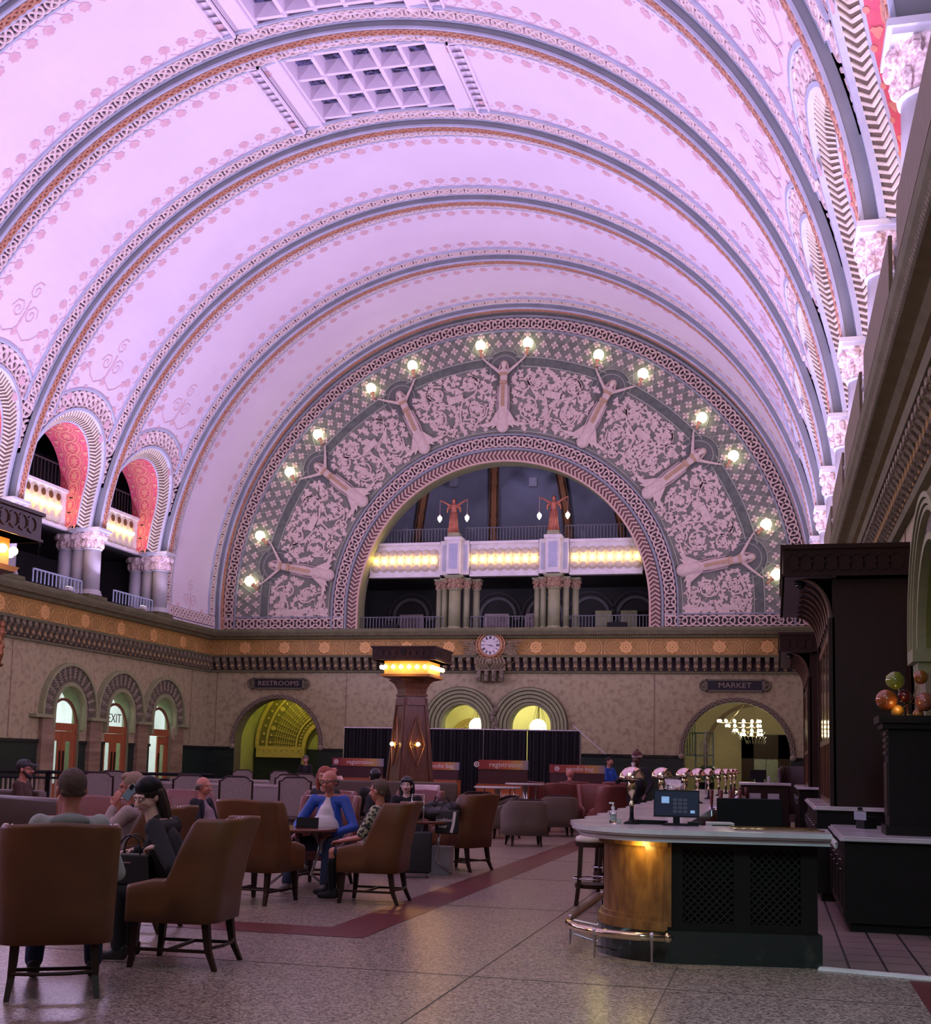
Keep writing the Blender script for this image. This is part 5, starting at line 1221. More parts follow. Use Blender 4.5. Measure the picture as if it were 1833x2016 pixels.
# ================================================================== DRAPES AND EVENT STANDS
t=thing('drape_wall','black pipe and drape wall in front of the twin windows','curtain'); n=220; segs=[(0,.27),(.272,.60),(.603,.78),(.784,1)]
for s0,s1 in segs:
    mb=MB(); k=int(n*(s1-s0)); pts=[(-13.74+7.84*(s0+(s1-s0)*i/k),38+.05*sin(i*1.9)+.03*sin(i*.7)) for i in range(k+1)]
    for (x0,y0),(x1,y1) in zip(pts,pts[1:]): mb.poly([(x0,y0,.02),(x1,y1,.02),(x1,y1,2.70),(x0,y0,2.70)])
    mb.build('curtain_panel',M_drape,t,True)
mb=MB(); mb.tube([(-13.78,38,2.72),(-5.88,38,2.72)],.025,8)
for q in (0,.601,1): mb.cyl(-13.76+7.86*q,38,0,2.74,.025,n=8)
mb.build('pipe_frame',M_steel,t)
M_sun=mat('sunset_print',(.60,.16,.03),.5,scale=1.1,col2=(.10,.02,.03),lo=.3,hi=.7,stretch=(.6,.6,1.6))
def gradmat():
    m=mat('orange_to_blue_header',(.5,.2,.1),.5); nt=m.node_tree; b=nt.nodes['Principled BSDF']; tc=nt.nodes.new('ShaderNodeTexCoord'); sp=nt.nodes.new('ShaderNodeSeparateXYZ'); r=nt.nodes.new('ShaderNodeValToRGB')
    nt.links.new(tc.outputs['Generated'],sp.inputs[0]); nt.links.new(sp.outputs[0],r.inputs[0]); nt.links.new(r.outputs[0],b.inputs['Base Color'])
    e=r.color_ramp.elements; e[0].color=(.22,.03,.03,1); e[0].position=.15; e[1].color=(.22,.20,.26,1); e[1].position=1; q=e.new(.6); q.color=(.42,.12,.05,1); q=e.new(.82); q.color=(.45,.28,.07,1); return m
GM=gradmat()
def stand(x,y,w,h,s,lab,body=None,extra=None):
    t=thing('event_counter',lab,'event stand',(x,y,0)); mb=MB(); mb.box(-w/2,w/2,-.04,.04,h-.24,h); mb.build('header_board',GM,t)
    mb=MB(); mb.box(-w/2+.02,w/2-.02,-.3,.3,.03,1.12); mb.build('counter',M_sun,t)
    mb=MB(); mb.box(-w/2+.01,w/2-.01,-.02,.02,1.12,h-.24); mb.build('backing',mat('maroon_backing',(.05,.012,.016),.6),t)
    text('lettering',s,.19,mat('white_letters',(.72,.66,.66),.5),t,TM(.08,-.045,h-.12)); mb=MB(); f=lambda a,z,hh: (a,-.042-hh,z)
    W_=.05*len(s); mb.rib([(-W_-.10+.06*cos(q),h-.12+.06*sin(q)) for q in arc(14,0,2*pi)],.014,f,0,.004); mb.blob(-W_-.10,h-.12,.03,f,.006,8,3,.4); mb.build('logo',mat('white_letters',(1,1,1)),t)
    if extra: text('lettering',extra,.26,mat('white_letters',(1,1,1)),t,TM(.28,-.31,.84))
stand(-12.55,36,1.66,1.72,'registration','event counter with registration header, left of the lantern pillar')
stand(-9.95,36,1.3,1.66,'goodie bag','event counter half hidden by the lantern pillar, reading bag')
stand(-6.83,31,1.32,1.74,'registration','sunset print event counter with registration header, right of the lantern pillar',extra='learn.')
stand(-5.68,36,1.66,1.66,'goodie bag','event counter with goodie bag header at the right end of the drape')
# ================================================================== LUGGAGE
def case(label,loc,rz,w,d,h,mt,hand=True):
    t=thing('suitcase',label,'luggage',loc,rz); mb=MB(); mb.box(-w/2,w/2,-d/2,d/2,.07,h); mb.build('shell',mt,t,True,[('bev',.035)])
    for sx in (-1,1):
        for sy in (-1,1): mb=MB(); mb.lathe([(.035,-.015),(.035,.015)],12,(sx*(w/2-.05),sy*(d/2-.04),.035),axis='x'); mb.build('wheel',mat('grey_wheel',(.08,.08,.085),.4),t)
    if hand: mb=MB(); mb.tube([(-.09,0,h-.02),(-.09,0,h+.42),(.09,0,h+.42),(.09,0,h-.02)],.012,6); mb.build('handle',M_steel,t,True)
    return t
M_case=mat('black_case_fabric',(.014,.014,.016),.6,scale=30)
case('black wheeled suitcase with raised handle behind the floral shirt man',(-5.0,17.0,0),.3,.44,.27,.66,M_case)
case('second black suitcase with steel handle beside the empty chair',(-5.42,18.45,0),.2,.36,.24,.72,M_case)
def bag(label,loc,w,d,h,mt,straps=True,name='shoulder_bag',seed=1):
    t=thing(name,label,'bag',loc); mb=MB(); rr=random.Random(seed)
    for i in range(9): mb.ell((rr.uniform(-.4,.4)*w,rr.uniform(-.3,.3)*d,h*rr.uniform(.35,.6)),w*rr.uniform(.2,.33),d*rr.uniform(.3,.5),h*rr.uniform(.3,.45),10,7)
    mb.build('body',mt,t,True,[('rem',.02),('sm',4)])
    mb=MB()
    for s_ in (-1,1): mb.tube([(s_*w*.3,0,h*.7),(s_*w*.2,-d*.2,h*1.1),(-s_*w*.1,-d*.3,h*.9),(-s_*w*.3,-d*.3,h*.5)],.012,6)
    mb.build('strap',mt,t); return t
bag('heap of black bags on the round table behind the floral shirt man',(-5.0,17.4,.80),.62,.36,.22,M_case,seed=4)
bag('black travel bag piled right of the suitcase handle',(-4.9,18.9-.9,.80),.45,.35,.30,M_case,seed=8)
t=thing('tote_bag','black and white printed tote bag hanging between table and empty chair','bag',(-4.62,17.25,.62)); mb=MB(); mb.box(-.17,.17,-.05,.05,0,.34); mb.build('body',M_case,t,True,[('bev',.02)])
text('lettering','coalition',.075,mat('white_letters',(1,1,1)),t,TM(-.02,-.056,.20)); text('lettering','tour',.075,mat('white_letters',(1,1,1)),t,TM(-.05,-.056,.11)); mb=MB(); f=lambda s,z,h: (s,-.055-h,z); mb.rib([(.08,.02),(.11,.14),(.13,.32)],.022,f,0,.004); mb.build('white_trim',mat('white_letters',(1,1,1)),t)
mb=MB(); mb.tube([(-.1,0,.33),(-.05,0,.45),(.05,0,.45),(.1,0,.33)],.01,6); mb.build('handle',M_case,t)
t=thing('carton','small white carton under the round table by the empty chair','box',(-4.8,17.7,0)); mb=MB(); mb.box(-.14,.14,-.14,.14,0,.40); mb.build('box_body',mat('grey_white_card',(.30,.28,.29),.7),t); mb=MB(); mb.box(-.145,.145,-.145,.145,.37,.41); mb.build('lid',mat('grey_white_card',(1,1,1)),t)
# ================================================================== THE BAR
import itertools
def offs(poly,d):                               # offset an open polyline to its left
    out=[]
    for i,(x,y) in enumerate(poly):
        a=poly[max(0,i-1)]; b=poly[min(len(poly)-1,i+1)]; dx,dy=b[0]-a[0],b[1]-a[1]; l=hypot(dx,dy) or 1; out.append((x-dy/l*d,y+dx/l*d))
    return out
def strip(mb,outer,inner,z0,z1,cap=True):
    n=len(outer); A=[[mb.p(x,y,z) for z in (z0,z1)] for x,y in outer]; B=[[mb.p(x,y,z) for z in (z0,z1)] for x,y in inner]
    for i in range(n-1):
        mb.face((A[i][0],A[i+1][0],A[i+1][1],A[i][1])); mb.face((B[i+1][0],B[i][0],B[i][1],B[i+1][1])); mb.face((A[i][1],A[i+1][1],B[i+1][1],B[i][1])); mb.face((A[i][0],B[i][0],B[i+1][0],A[i+1][0]))
    for i in (0,n-1): mb.face((A[i][0],A[i][1],B[i][1],B[i][0]))
def crv(x0): # front path: from right end along the front, round the corner, up the left side
    pts=[(.34,10.92),(-.90,10.70)]
    for i in range(1,11): a=i/10*pi/2; pts.append((-.90-.62*sin(a),11.32-.62*cos(a)))
    return pts+[(-1.52,14),(-1.52,18),(-1.52,24),(-1.52,31.5)]
base=crv(0)
bar=thing('bar_counter','long marble topped oak bar with rounded corner and black lattice end panels','bar counter')
mb=MB(); strip(mb,base[1:],offs(base,-.62)[1:],.26,1.04); mb.build('body',M_oak,bar)
mb=MB()
for z0,z1,d in ((.26,.34,.05),(.34,.38,.02),(.97,1.04,.05)): o=offs(base,d)[1:]; strip(mb,o,base[1:],z0,z1)
for i in (1,6,11,12): x,y=base[i]; 
mb.box(-.93,-.86,10.66,10.80,.30,1.03); mb.build('moulding',M_oak,bar)
mb=MB(); strip(mb,offs(base,.06),offs(base,-.6),0,.26); mb.build('plinth',M_gmarb,bar)
T0=Matrix.Translation((-.90,10.70,0))@Matrix.Rotation(math.atan2(.22,1.24),4,'Z')
mb=MB(); mb.T=T0; W=1.26
for a,b in ((0,.13),(.56,.70),(1.12,W)): mb.box(a,b,-.035,.72,.26,1.04)
mb.box(0,W,-.03,.0,.96,1.04); mb.box(0,W,-.03,.0,.26,.34); mb.box(0,W,.06,.72,.26,1.04); mb.build('end_cabinet',M_blackw,bar)
mb=MB(); mb.T=T0; mb.box(-.02,W+.03,-.07,.75,0,.27); mb.build('end_plinth',M_gmarb,bar)
for a0,a1 in ((.13,.56),(.70,1.12)):
    mb=MB(); mb.T=T0; z0,z1=.34,.96; f=lambda s,z,h: (s,-.005-h,z)
    def clip(x,z,dx,dz):
        pts=[]
        for t in [(a0-x)/dx,(a1-x)/dx,(z0-z)/dz,(z1-z)/dz]:
            X,Z=x+dx*t,z+dz*t
            if a0-1e-6<=X<=a1+1e-6 and z0-1e-6<=Z<=z1+1e-6: pts.append((X,Z))
        return (min(pts),max(pts)) if len(pts)>=2 and min(pts)!=max(pts) else None
    k=-1.2
    while k<2.4:
        for s_,x_ in ((1,k),(-1,k)):
            c=clip(a0+x_,z0,1,s_*1.0) if s_>0 else clip(a0+x_,z0,-1,1.0)
            if c: mb.rib([c[0],c[1]],.0055,f,0,.010 if s_>0 else .016)
        k+=.062
    mb.build('lattice_panel',M_grill,bar)
# marble top: left side edge is lobed
top=[(.46,10.66),(-.92,10.42)]
for i in range(1,11): a=i/10*pi/2; top.append((-.92-.90*sin(a),11.32-.90*cos(a)))
yy=11.32
while yy<31: 
    for q in range(1,8): top.append((-1.80-.13*sin(pi*q/8)+.02,yy+.9*q/8))
    yy+=.9; top.append((-1.76,yy))
inner=[(.46,11.62),(-.60,11.50)]+[(-.68-.12*sin(i/10*pi/2),11.62-.12*cos(i/10*pi/2)) for i in range(1,11)]+[(-.80,max(11.7,y)) for x,y in top[12:]]
mb=MB()
for z0,z1,d in ((1.02,1.055,-.07),(1.055,1.065,-.10),(1.065,1.085,-.03),(1.085,1.125,0)): strip(mb,offs(top,d),inner,z0,z1)
mb.build('marble_top',M_top,bar)
mb=MB(); mb.T=T0; mb.box(.62,1.30,.06,.50,1.126,1.132); mb.build('inlaid_tray',mat('copper_inlay',(.40,.15,.06),.12,.8),bar)
mb=MB(); mb.T=T0
for a,b,c,d in ((.58,1.34,.03,.055),(.58,1.34,.505,.53),(.58,.605,.03,.53),(1.315,1.34,.03,.53)): mb.box(a,b,c,d,1.126,1.138)
mb.build('tray_rim',M_chrome,bar)
point('bar_downlight',(-1.15,10.60,.98),4.5,(1,.80,.22),.05); point('bar_side_light',(-1.66,12.2,.98),3,(1,.80,.22),.05)
t=thing('foot_rail','polished brass foot rail curving around the bar corner','rail'); mb=MB(); z=.24
path=[(-.88,10.44,z),(-1.15,10.42,z),(-1.42,10.50,z),(-1.66,10.72,z),(-1.80,11.02,z),(-1.84,11.4,z),(-1.84,12.6,z),(-1.84,15,z),(-1.84,30,z)]
mb.tube(path,.036,12); mb.ell((-.87,10.44,z),.042,.042,.042,10,6); mb.build('rail_tube',M_chrome,t,True)
for x,y,bx,by in ((-1.0,10.43,-1.0,10.66),(-1.50,10.56,-1.33,10.85),(-1.83,11.3,-1.58,11.3),(-1.84,13.5,-1.58,13.5)):
    mb=MB(); mb.tube([(x,y,z),(x,y,.02)],[.016,.008],8); mb.tube([(x,y,z),(bx,by,.2)],.012,6); mb.tube([(x,y,.12),(bx,by,.05)],.010,6); mb.lathe([(.044,-.012),(.044,.012)],12,(x,y,z),axis='x'); mb.build('bracket',M_steel,t)
def stool(x,y,lab):
    t=thing('bar_stool',lab,'bar stool',(x,y,0),radians(8),'bar stools along the bar'); mb=MB(); mb.lathe([(.02,.80),(.19,.80),(.21,.83),(.20,.87),(.14,.895),(.01,.90)],24); mb.build('seat',mat('cream_stool_cushion',(.68,.60,.50),.5),t,True)
    mb=MB(); mb.lathe([(.20,.745),(.205,.76),(.205,.80),(.19,.81)],24)
    for i in range(24): a=i*pi/12; mb.ell((.207*cos(a),.207*sin(a),.79),.008,.008,.008,5,3)
    mb.build('seat_rim',M_wood,t)
    for sx in (-1,1):
        for sy in (-1,1): leg(t,sx*.14,sy*.14,.76,sx*.05,sy*.05,.026,.024)
    mb=MB(); mb.tube([(.235*cos(a),.235*sin(a),.34) for a in arc(24,0,2*pi)[:-1]],.012,8,True); mb.build('foot_ring',M_steel,t,True)
    mb=MB(); mb.lathe([(.17,.22),(.21,.22),(.21,.27),(.17,.27)],20); mb.build('lower_collar',M_wood,t); return t
s0=stool(-2.12,14.7,'cream cushioned dark wood bar stool nearest the bar corner'); s0.scale=(1,1,.92)
for i in range(1,8):
    copyto(s0,(-2.14,14.7+1.75*i,0),radians(8+i*9),'cream cushioned dark wood bar stool, '+['','second','third','fourth','fifth','sixth','seventh','eighth'][i]+' from the bar corner')
def lamp(x,y,lab,rz=0,proto=None):
    t=thing('bar_lamp',lab,'lamp',(x,y,1.125),rz,'brass dome lamps on the bar'); mb=MB(); mb.lathe([(.075,0),(.075,.015),(.03,.03),(.022,.06)],20); mb.cyl(0,0,.05,.16,.019,n=12); mb.build('base',M_black,t,True)
    mb=MB(); mb.lathe([(.016,.16),(.030,.175),(.016,.19),(.014,.25),(.034,.28),(.045,.33),(.03,.40),(.02,.42)],16); mb.build('stem',M_chrome,t,True)
    mb=MB(); prof=[(.115*cos(a),.42+.105*sin(a)) for a in arc(8,0,pi/2-.05)]; mb.lathe([(.118,.405),(.122,.42)]+prof[1:],24,caps=False); mb.lathe([(.095*cos(a),.415+.09*sin(a)) for a in arc(8,0,pi/2-.05)],24,caps=False); mb.build('dome_shade',mat('pink_brass_mirror',(.80,.62,.55),.10,1.0),t,True)
    return t
L1=lamp(-1.28,11.35,'brass dome lamp on the bar, nearest the camera')
for i,(x,y) in enumerate(((-1.25,14.1),(-1.17,16.6),(-1.12,18.7),(-1.10,21.4),(-1.05,24.2),(-1.0,26.4),(-.97,28.6),(-.95,30.6))):
    copyto(L1,(x,y,1.125),i*.3,'brass dome lamp on the bar, '+['second','third','fourth','fifth','sixth','seventh','eighth','farthest'][i]+(' from the camera' if i<7 else ' from the camera'))
t=thing('till_screen','black touch screen till facing the camera on the bar top','computer',(-.87,11.32,1.125),radians(3)); mb=MB(); mb.box(-.205,.205,-.015,.015,.075,.32); mb.T=None
mb.v=[(x,y+.12*(z-.075),z) for x,y,z in mb.v]; mb.build('monitor',M_black,t)
mb=MB(); mb.box(-.195,.195,-.019,-.016,.09,.305); mb.v=[(x,y+.12*(z-.075),z) for x,y,z in mb.v]; mb.build('display',mat('dim_blue_display',(.02,.024,.05),.35,spec=.2,emit=.12),t)
mb=MB()

for bx in ((-.135,-.065,-.022,-.018,.20,.26),(.125,.165,-.022,-.018,.115,.14)): mb=MB(); mb.box(*bx); mb.v=[(x,y+.12*(z-.075),z) for x,y,z in mb.v]; mb.build('bright_key',mat('pale_blue_key',(.20,.34,.55),.3,emit=.7),t)
mb=MB()
for i in range(3):
    for j in range(4): mb.box(-.03+.045*i,.005+.045*i,-.022,-.018,.115+.035*j,.14+.035*j)
mb.v=[(x,y+.12*(z-.075),z) for x,y,z in mb.v]; mb.build('keypad',mat('grey_key',(.05,.05,.08),.3,emit=.2),t)
text('screen_text','yum',.022,mat('white_key_text',(.3,.4,.6),.4,emit=.8),t,TM(-.10,-.012,.23))
mb=MB(); mb.frust(0,.03,.0,.13,.10,.02,.10,.07); mb.box(-.03,.03,0,.05,.02,.2); mb.build('stand',M_black,t); mb=MB(); mb.box(.10,.20,.0,.10,0,.035); mb.build('card_reader',M_black,t)
t=thing('serving_tray','black rectangular tray behind the nearest bar lamp','tray',(-1.22,11.28,1.125)); mb=MB(); mb.box(-.17,.17,-.10,.10,0,.015); 
for a,b,c,d in ((-.17,.17,-.10,-.09),(-.17,.17,.09,.10),(-.17,-.16,-.1,.1),(.16,.17,-.1,.1)): mb.box(a,b,c,d,.015,.03)
mb.build('tray_body',M_black,t); t.location=(-1.14,11.50,1.125)
t=thing('sanitizer_bottle','clear pump bottle of hand sanitizer on the bar corner','bottle',(-1.44,11.25,1.125)); mb=MB(); mb.lathe([(.030,0),(.034,.01),(.034,.10),(.014,.13),(.013,.14)],18); mb.build('bottle_body',M_glass,t,True)
mb=MB(); mb.cyl(0,0,.135,.155,.016,n=12); mb.cyl(0,0,.155,.185,.006,n=8); mb.box(-.035,.008,-.008,.008,.182,.195); mb.build('pump',M_white,t); mb=MB(); mb.lathe([(.0345,.03),(.0345,.08)],18,caps=False); mb.build('label_band',mat('grey_label',(.3,.34,.32),.5),t)
t=thing('small_jar','small dark jar beside the sanitizer bottle','jar',(-1.385,11.27,1.125)); mb=MB(); mb.lathe([(.014,0),(.016,.01),(.016,.045),(.012,.05)],12); mb.build('jar_body',mat('pale_jar',(.5,.5,.48),.3),t,True)
# things on the working side
def simple(name,lab,cat,loc,rz,parts,group=None):
    t=thing(name,lab,cat,loc,rz,group)
    for n,mt,boxes in parts:
        mb=MB(); [mb.box(*b) for b in boxes]; mb.build(n,mt,t,False,[('bev',.008)])
    return t
simple('receipt_printer','white receipt printer behind the till','printer',(-.50,11.75,1.0),.2,[('body',mat('ivory_plastic',(.55,.54,.46),.4),[(-.12,.12,-.1,.1,0,.15)]),('paper_slot',M_black,[(-.09,.09,-.11,-.1,.08,.13)])])
simple('back_monitor','large black monitor back behind the till','monitor',(-.28,14.2,.9),.1,[('casing',M_black,[(-.36,.36,-.03,.05,.05,.42)]),('stand',M_black,[(-.1,.1,-.02,.12,-.0,.06)])])
simple('ice_chest','black under-counter chest on the working side of the bar','cabinet',(-.4,14.2,0),0,[('chest',M_black,[(-.38,.5,-.4,.6,.05,.90)]),('kick_plate',M_steel,[(-.36,.48,-.41,-.4,.0,.08)])])
simple('printer_stand','small cabinet carrying the receipt printer','cabinet',(-.48,11.78,0),0,[('cabinet',M_blackw,[(-.3,.6,-.12,.3,.0,.995)]),('handle',M_steel,[(.0,.2,.3,.31,.7,.72)])])
t=thing('tap_tower','chrome beer tap tower with dark red handles half way along the bar','beer tap',(-.62,16.4,.85)); mb=MB(); mb.cyl(0,0,0,.05,.10,n=20); mb.cyl(0,0,.05,.25,.05,n=16); mb.tube([(-.22,0,.26),(.22,0,.26)],.05,12); mb.build('tower',M_steel,t,True)
for i in range(4): mb=MB(); x=-.18+.12*i; mb.tube([(x,-.05,.28),(x,-.10,.36),(x,-.13,.52)],[.012,.02,.03],8); mb.build('tap_handle',mat('dark_red_handle',(.14,.02,.02),.25),t,True); mb=MB(); mb.tube([(x,-.05,.26),(x,-.11,.25),(x,-.12,.18)],.010,6); mb.build('tap_spout',M_steel,t)
t=thing('tap_tower','second chrome tap tower farther along the bar','beer tap',(-.55,20.5,.85)); mb=MB(); mb.cyl(0,0,0,.25,.06,n=16); mb.ell((0,0,.28),.12,.12,.1); mb.build('tower',M_steel,t,True)
for i in range(3): mb=MB(); x=-.1+.1*i; mb.tube([(x,-.08,.30),(x,-.12,.50)],[.012,.03],8); mb.build('tap_handle',mat('dark_red_handle',(1,1,1)),t,True)
t=thing('beverage_dispenser','clear glass dispenser on the bar behind the second lamp','dispenser',(-1.25,15.4,1.125)); mb=MB(); mb.lathe([(.12,.10),(.15,.14),(.15,.36),(.12,.38)],20); mb.build('tank',M_glass,t,True); mb=MB(); mb.cyl(0,0,0,.10,.10,n=16); mb.build('base',M_steel,t); mb=MB(); mb.cyl(0,0,.38,.41,.13,n=20); mb.build('lid',M_steel,t)
for i in range(4): simple('paper_notice','white sheet of paper taped on the far cross counter, %s'%('left' if i==0 else 'right'),'paper',(-.45+.42*i,29.64,.75),0,[('sheet',mat('white_paper',(.5,.48,.48),.7),[(-.13,.13,-.005,0,0,.34)])]) if i<2 else None
simple('cross_counter','dark wood counter with pale top closing the far end of the bar','counter',(-.18,30,0),0,[('cabinet',M_wood,[(-.60,.50,-.35,.35,0,1.28)]),('countertop',M_top,[(-.64,.55,-.42,.40,1.28,1.34)])])
simple('till_terminal','black till on the far cross counter','computer',(-.35,30,1.34),0,[('monitor',M_black,[(-.22,.15,-.02,.03,.08,.30)]),('stand',M_black,[(-.1,.1,-.05,.08,0,.08)]),('paper_roll',mat('white_paper',(1,1,1)),[(.18,.24,-.05,0,0,.16)])])
simple('slim_pole','tall thin steel pole standing on the bar before the market arch','pole',(-1.3,24.2,1.125),0,[('pole_tube',M_steel,[(-.012,.012,-.012,.012,0,1.25)]),('foot',M_steel,[(-.06,.06,-.06,.06,0,.01)])])
t=thing('high_back_booth','tall dark red booth chair beside the far end of the bar','chair',(.62,33.5,0),radians(170)); mb=MB(); shell(mb,.42,(.3,-.34),.2,.3,lambda y,x: 1.75-.3*max(0,y),.09,.02); mb.build('backrest',mat('dark_plum_leather',(.05,.022,.022),.5),t,True); mb=MB(); mb.box(-.36,.36,-.3,.34,.3,.5); mb.build('seat',mat('dark_plum_leather',(1,1,1)),t)
for sx in (-1,1): leg(t,sx*.3,.24,.31,0,0); leg(t,sx*.3,-.26,.31,0,0)
# ------------------------------------------------------------------ back bar on the right wall
def counter(lab,x0,y0,y1,h,right=1.72,knobs=5):
    t=thing('back_counter',lab,'counter'); mb=MB(); mb.box(x0,right,y0,y1,.10,h-.05); mb.box(x0+.05,right,y0+.05,y1,0,.10); mb.build('cabinet',M_blackw,t)
    mb=MB(); mb.box(x0-.05,right,y0-.06,y1+.02,h-.05,h-.02); mb.box(x0-.02,right,y0-.03,y1+.02,h-.02,h); mb.build('marble_top',M_top,t,False,[('bev',.008)])
    n=max(2,int((y1-y0)/.6))
    for i in range(n):
        a=y0+(y1-y0)*i/n; b=y0+(y1-y0)*(i+1)/n; mb=MB(); mb.box(x0-.02,x0,a+.03,b-.03,.16,h-.22); d=mb.build('door',M_wood,t); mb=MB(); mb.box(x0-.03,x0-.02,a+.10,b-.10,.24,h-.30); mb.build('inset',M_blackw,d)
        mb=MB(); mb.tube([(x0-.035,a+.08,h-.34),(x0-.06,a+.08,h-.34),(x0-.06,a+.08,h-.24),(x0-.035,a+.08,h-.24)],.006,6); mb.build('handle',M_steel,d)
    return t
counter('dark wood back counter with pale marble top nearest the camera',.70,13.35,16.2,.98,2.3)
counter('dark wood back counter under the nearer cabinet tower',.52,16.3,20.8,1.20)
counter('dark wood back counter under the farther cabinet tower',.50,26.6,31.2,1.30)
t=thing('towel_rail','row of white knobs hanging on the near back counter edge','rail'); mb=MB(); mb.tube([(.62,13.5,.90),(.62,15.6,.90)],.008,6); mb.build('rail_tube',M_steel,t)
for i in range(6): mb=MB(); mb.lathe([(.012,.02),(.022,0),(.02,-.05),(.008,-.07)],10,(.62,13.55+.36*i,.90)); mb.build('white_knob',mat('white_knob_ceramic',(.8,.78,.76),.3),t,True)
def tower(lab,y0,y1,zb,cam_lab):
    t=thing('bar_tower',lab,'cabinet'); x0=.69; zt=4.17; xr=1.70
    mb=MB(); mb.box(x0+.05,xr,y0,y1,zb,zt-.02); mb.box(x0,x0+.08,y0-.0,y0+.12,zb,3.64); mb.box(x0,x0+.08,y1-.12,y1,zb,3.64); mb.build('body',M_wood,t)
    mb=MB(); mb.box(.12,xr,y0-.15,y1+.15,zt,zt+.40); mb.box(.09,xr,y0-.18,y1+.18,zt+.36,zt+.42); mb.box(.10,xr,y0-.17,y1+.17,zt-.0,zt+.03); f=lambda s,z,h: (s,y0-.15-h,z)
    for i in range(9): mb.rib([(.25+.16*i+.09*cos(q),zt+.19+.11*sin(q)) for q in arc(12,0,2*pi)],.012,f,0,.015)
    mb.build('canopy',M_wood,t)
    mb=MB(); mb.box(.14,x0+.1,y0-.13,y1+.13,zt-.006,zt-.001); mb.build('soffit_panel',mat('grey_soffit',(.16,.14,.15),.5),t)
    mb=MB(); ns=12                                # concave ribbed bracket carrying the canopy
    for i in range(8):
        y=y0+.03+(y1-y0-.1)*i/7; pts=[(x0-(.34*(1-sin(a))),y,3.25+.90*(1-cos(a))*1.0) for a in arc(ns,0,pi/2)]
        pts=[(x0+.02-.34*(1-cos(a)),y,3.62+.53*sin(a)) for a in arc(ns,0,pi/2)]; mb.tube(pts,.022,5)
    mb.build('curved_bracket_slats',mat('brown_slat',(.14,.07,.04),.4),t)
    mb=MB(); rows=[[mb.p(x0+.05-.34*(1-cos(a)),y,3.62+.53*sin(a)) for y in (y0,y1)] for a in arc(ns,0,pi/2)]
    for A,B in zip(rows,rows[1:]): mb.face((A[0],B[0],B[1],A[1]))
    mb.build('bracket_cove',M_blackw,t)
    n=3
    for i in range(n):
        a=y0+.14+(y1-y0-.28)*i/n; b=y0+.14+(y1-y0-.28)*(i+1)/n; mb=MB(); mb.box(x0+.02,x0+.05,a,a+.05,zb,3.5); mb.box(x0+.02,x0+.05,b-.05,b,zb,3.5); mb.box(x0+.02,x0+.05,a,b,zb,zb+.08); mb.box(x0+.02,x0+.05,a,b,2.02,2.10); mb.box(x0+.02,x0+.05,a,b,3.4,3.5)
        for q in range(1,5): y=a+(b-a)*q/5; mb.box(x0+.02,x0+.04,y-.008,y+.008,zb,2.05)
        o=mb.build('glazed_door',M_wood2,t); mb=MB(); mb.box(x0+.028,x0+.034,a+.05,b-.05,zb+.08,3.4); mb.build('pane',mat('amber_mirror',(.45,.30,.16),.08,.9),o)
    t2=thing('security_camera','black dome camera '+cam_lab,'camera',(.34,y0+.25,zt-.006)); mb=MB(); mb.cyl(0,0,-.05,0,.075,n=18); mb.build('mount',M_black,t2,True); mb=MB(); mb.ell((0,0,-.06),.06,.06,.06); mb.build('dome',mat('smoked_dome',(.02,.02,.02),.08),t2,True)
tower('tall dark wood cabinet tower with projecting canopy, nearer one',16.45,20.6,1.20,'under the nearer tower canopy')
tower('tall dark wood cabinet tower with projecting canopy, farther one',27.0,31.0,1.30,'under the farther tower canopy')
t=thing('pedestal_cabinet','dark panelled wooden pedestal standing on the near back counter','pedestal',(1.45,14.15,.98)); mb=MB(); mb.box(-.30,.45,-.30,.30,0,.10); mb.box(-.26,.40,-.26,.26,.10,1.14); mb.box(-.32,.46,-.32,.32,1.14,1.20); mb.box(-.36,.50,-.36,.36,1.20,1.28); mb.build('body',M_blackw,t)
mb=MB(); mb.box(-.275,-.26,-.18,.18,.2,.78); 
for i in range(4): mb.box(-.28,-.26,-.22,.22,.86+.07*i,.90+.07*i)
mb.build('fluted_panel',M_wood,t)
t=thing('glass_ball_lamp','molecule shaped lamp of coloured glass balls on the pedestal','lamp',(1.35,14.0,2.26)); 
balls=[(-.08,-.1,.38,.10,(.20,.24,.03)),(-.17,-.1,.17,.115,(.33,.09,.02)),(.02,-.05,.22,.07,(.10,.01,.015)),(.19,-.05,.42,.075,(.28,.10,.02)),(.22,-.1,.15,.10,(.32,.11,.06)),(-.06,-.12,.05,.07,(.45,.22,.03)),(.16,-.02,.02,.06,(.35,.14,.04))]
for i,(x,y,z,r,c) in enumerate(balls):
    m=mat('coloured_glass_%d'%i,c,.05,spec=.8,); mb=MB(); mb.ell((x,y,z),r,r,r,18,12); o=mb.build('glass_ball',m,t,True)
mb=MB(); mb.tube([(-.17,-.1,.17),(.24,-.05,.12)],.008,6); mb.tube([(-.06,-.12,.05),(.06,-.05,.14)],.008,6); mb.tube([(-.08,-.1,.38),(.02,-.05,.14)],.008,6); mb.tube([(.19,-.05,.42),(.08,-.05,.14)],.007,6); mb.tube([(.05,0,0),(.05,0,.14)],.01,6); mb.cyl(.05,0,0,.02,.06,n=14); mb.build('brass_arm',M_chrome,t)
point('ball_lamp_light',(1.28,13.75,2.35),.5,(1,.6,.2),.05)
simple('card_terminal','black card terminal propped on the near back counter','computer',(1.05,15.3,.98),.6,[('body',M_black,[(-.09,.09,-.08,.08,0,.14)]),('screen',mat('pale_screen',(.3,.32,.36),.3),[(-.10,-.09,-.12,.10,.10,.20)])])
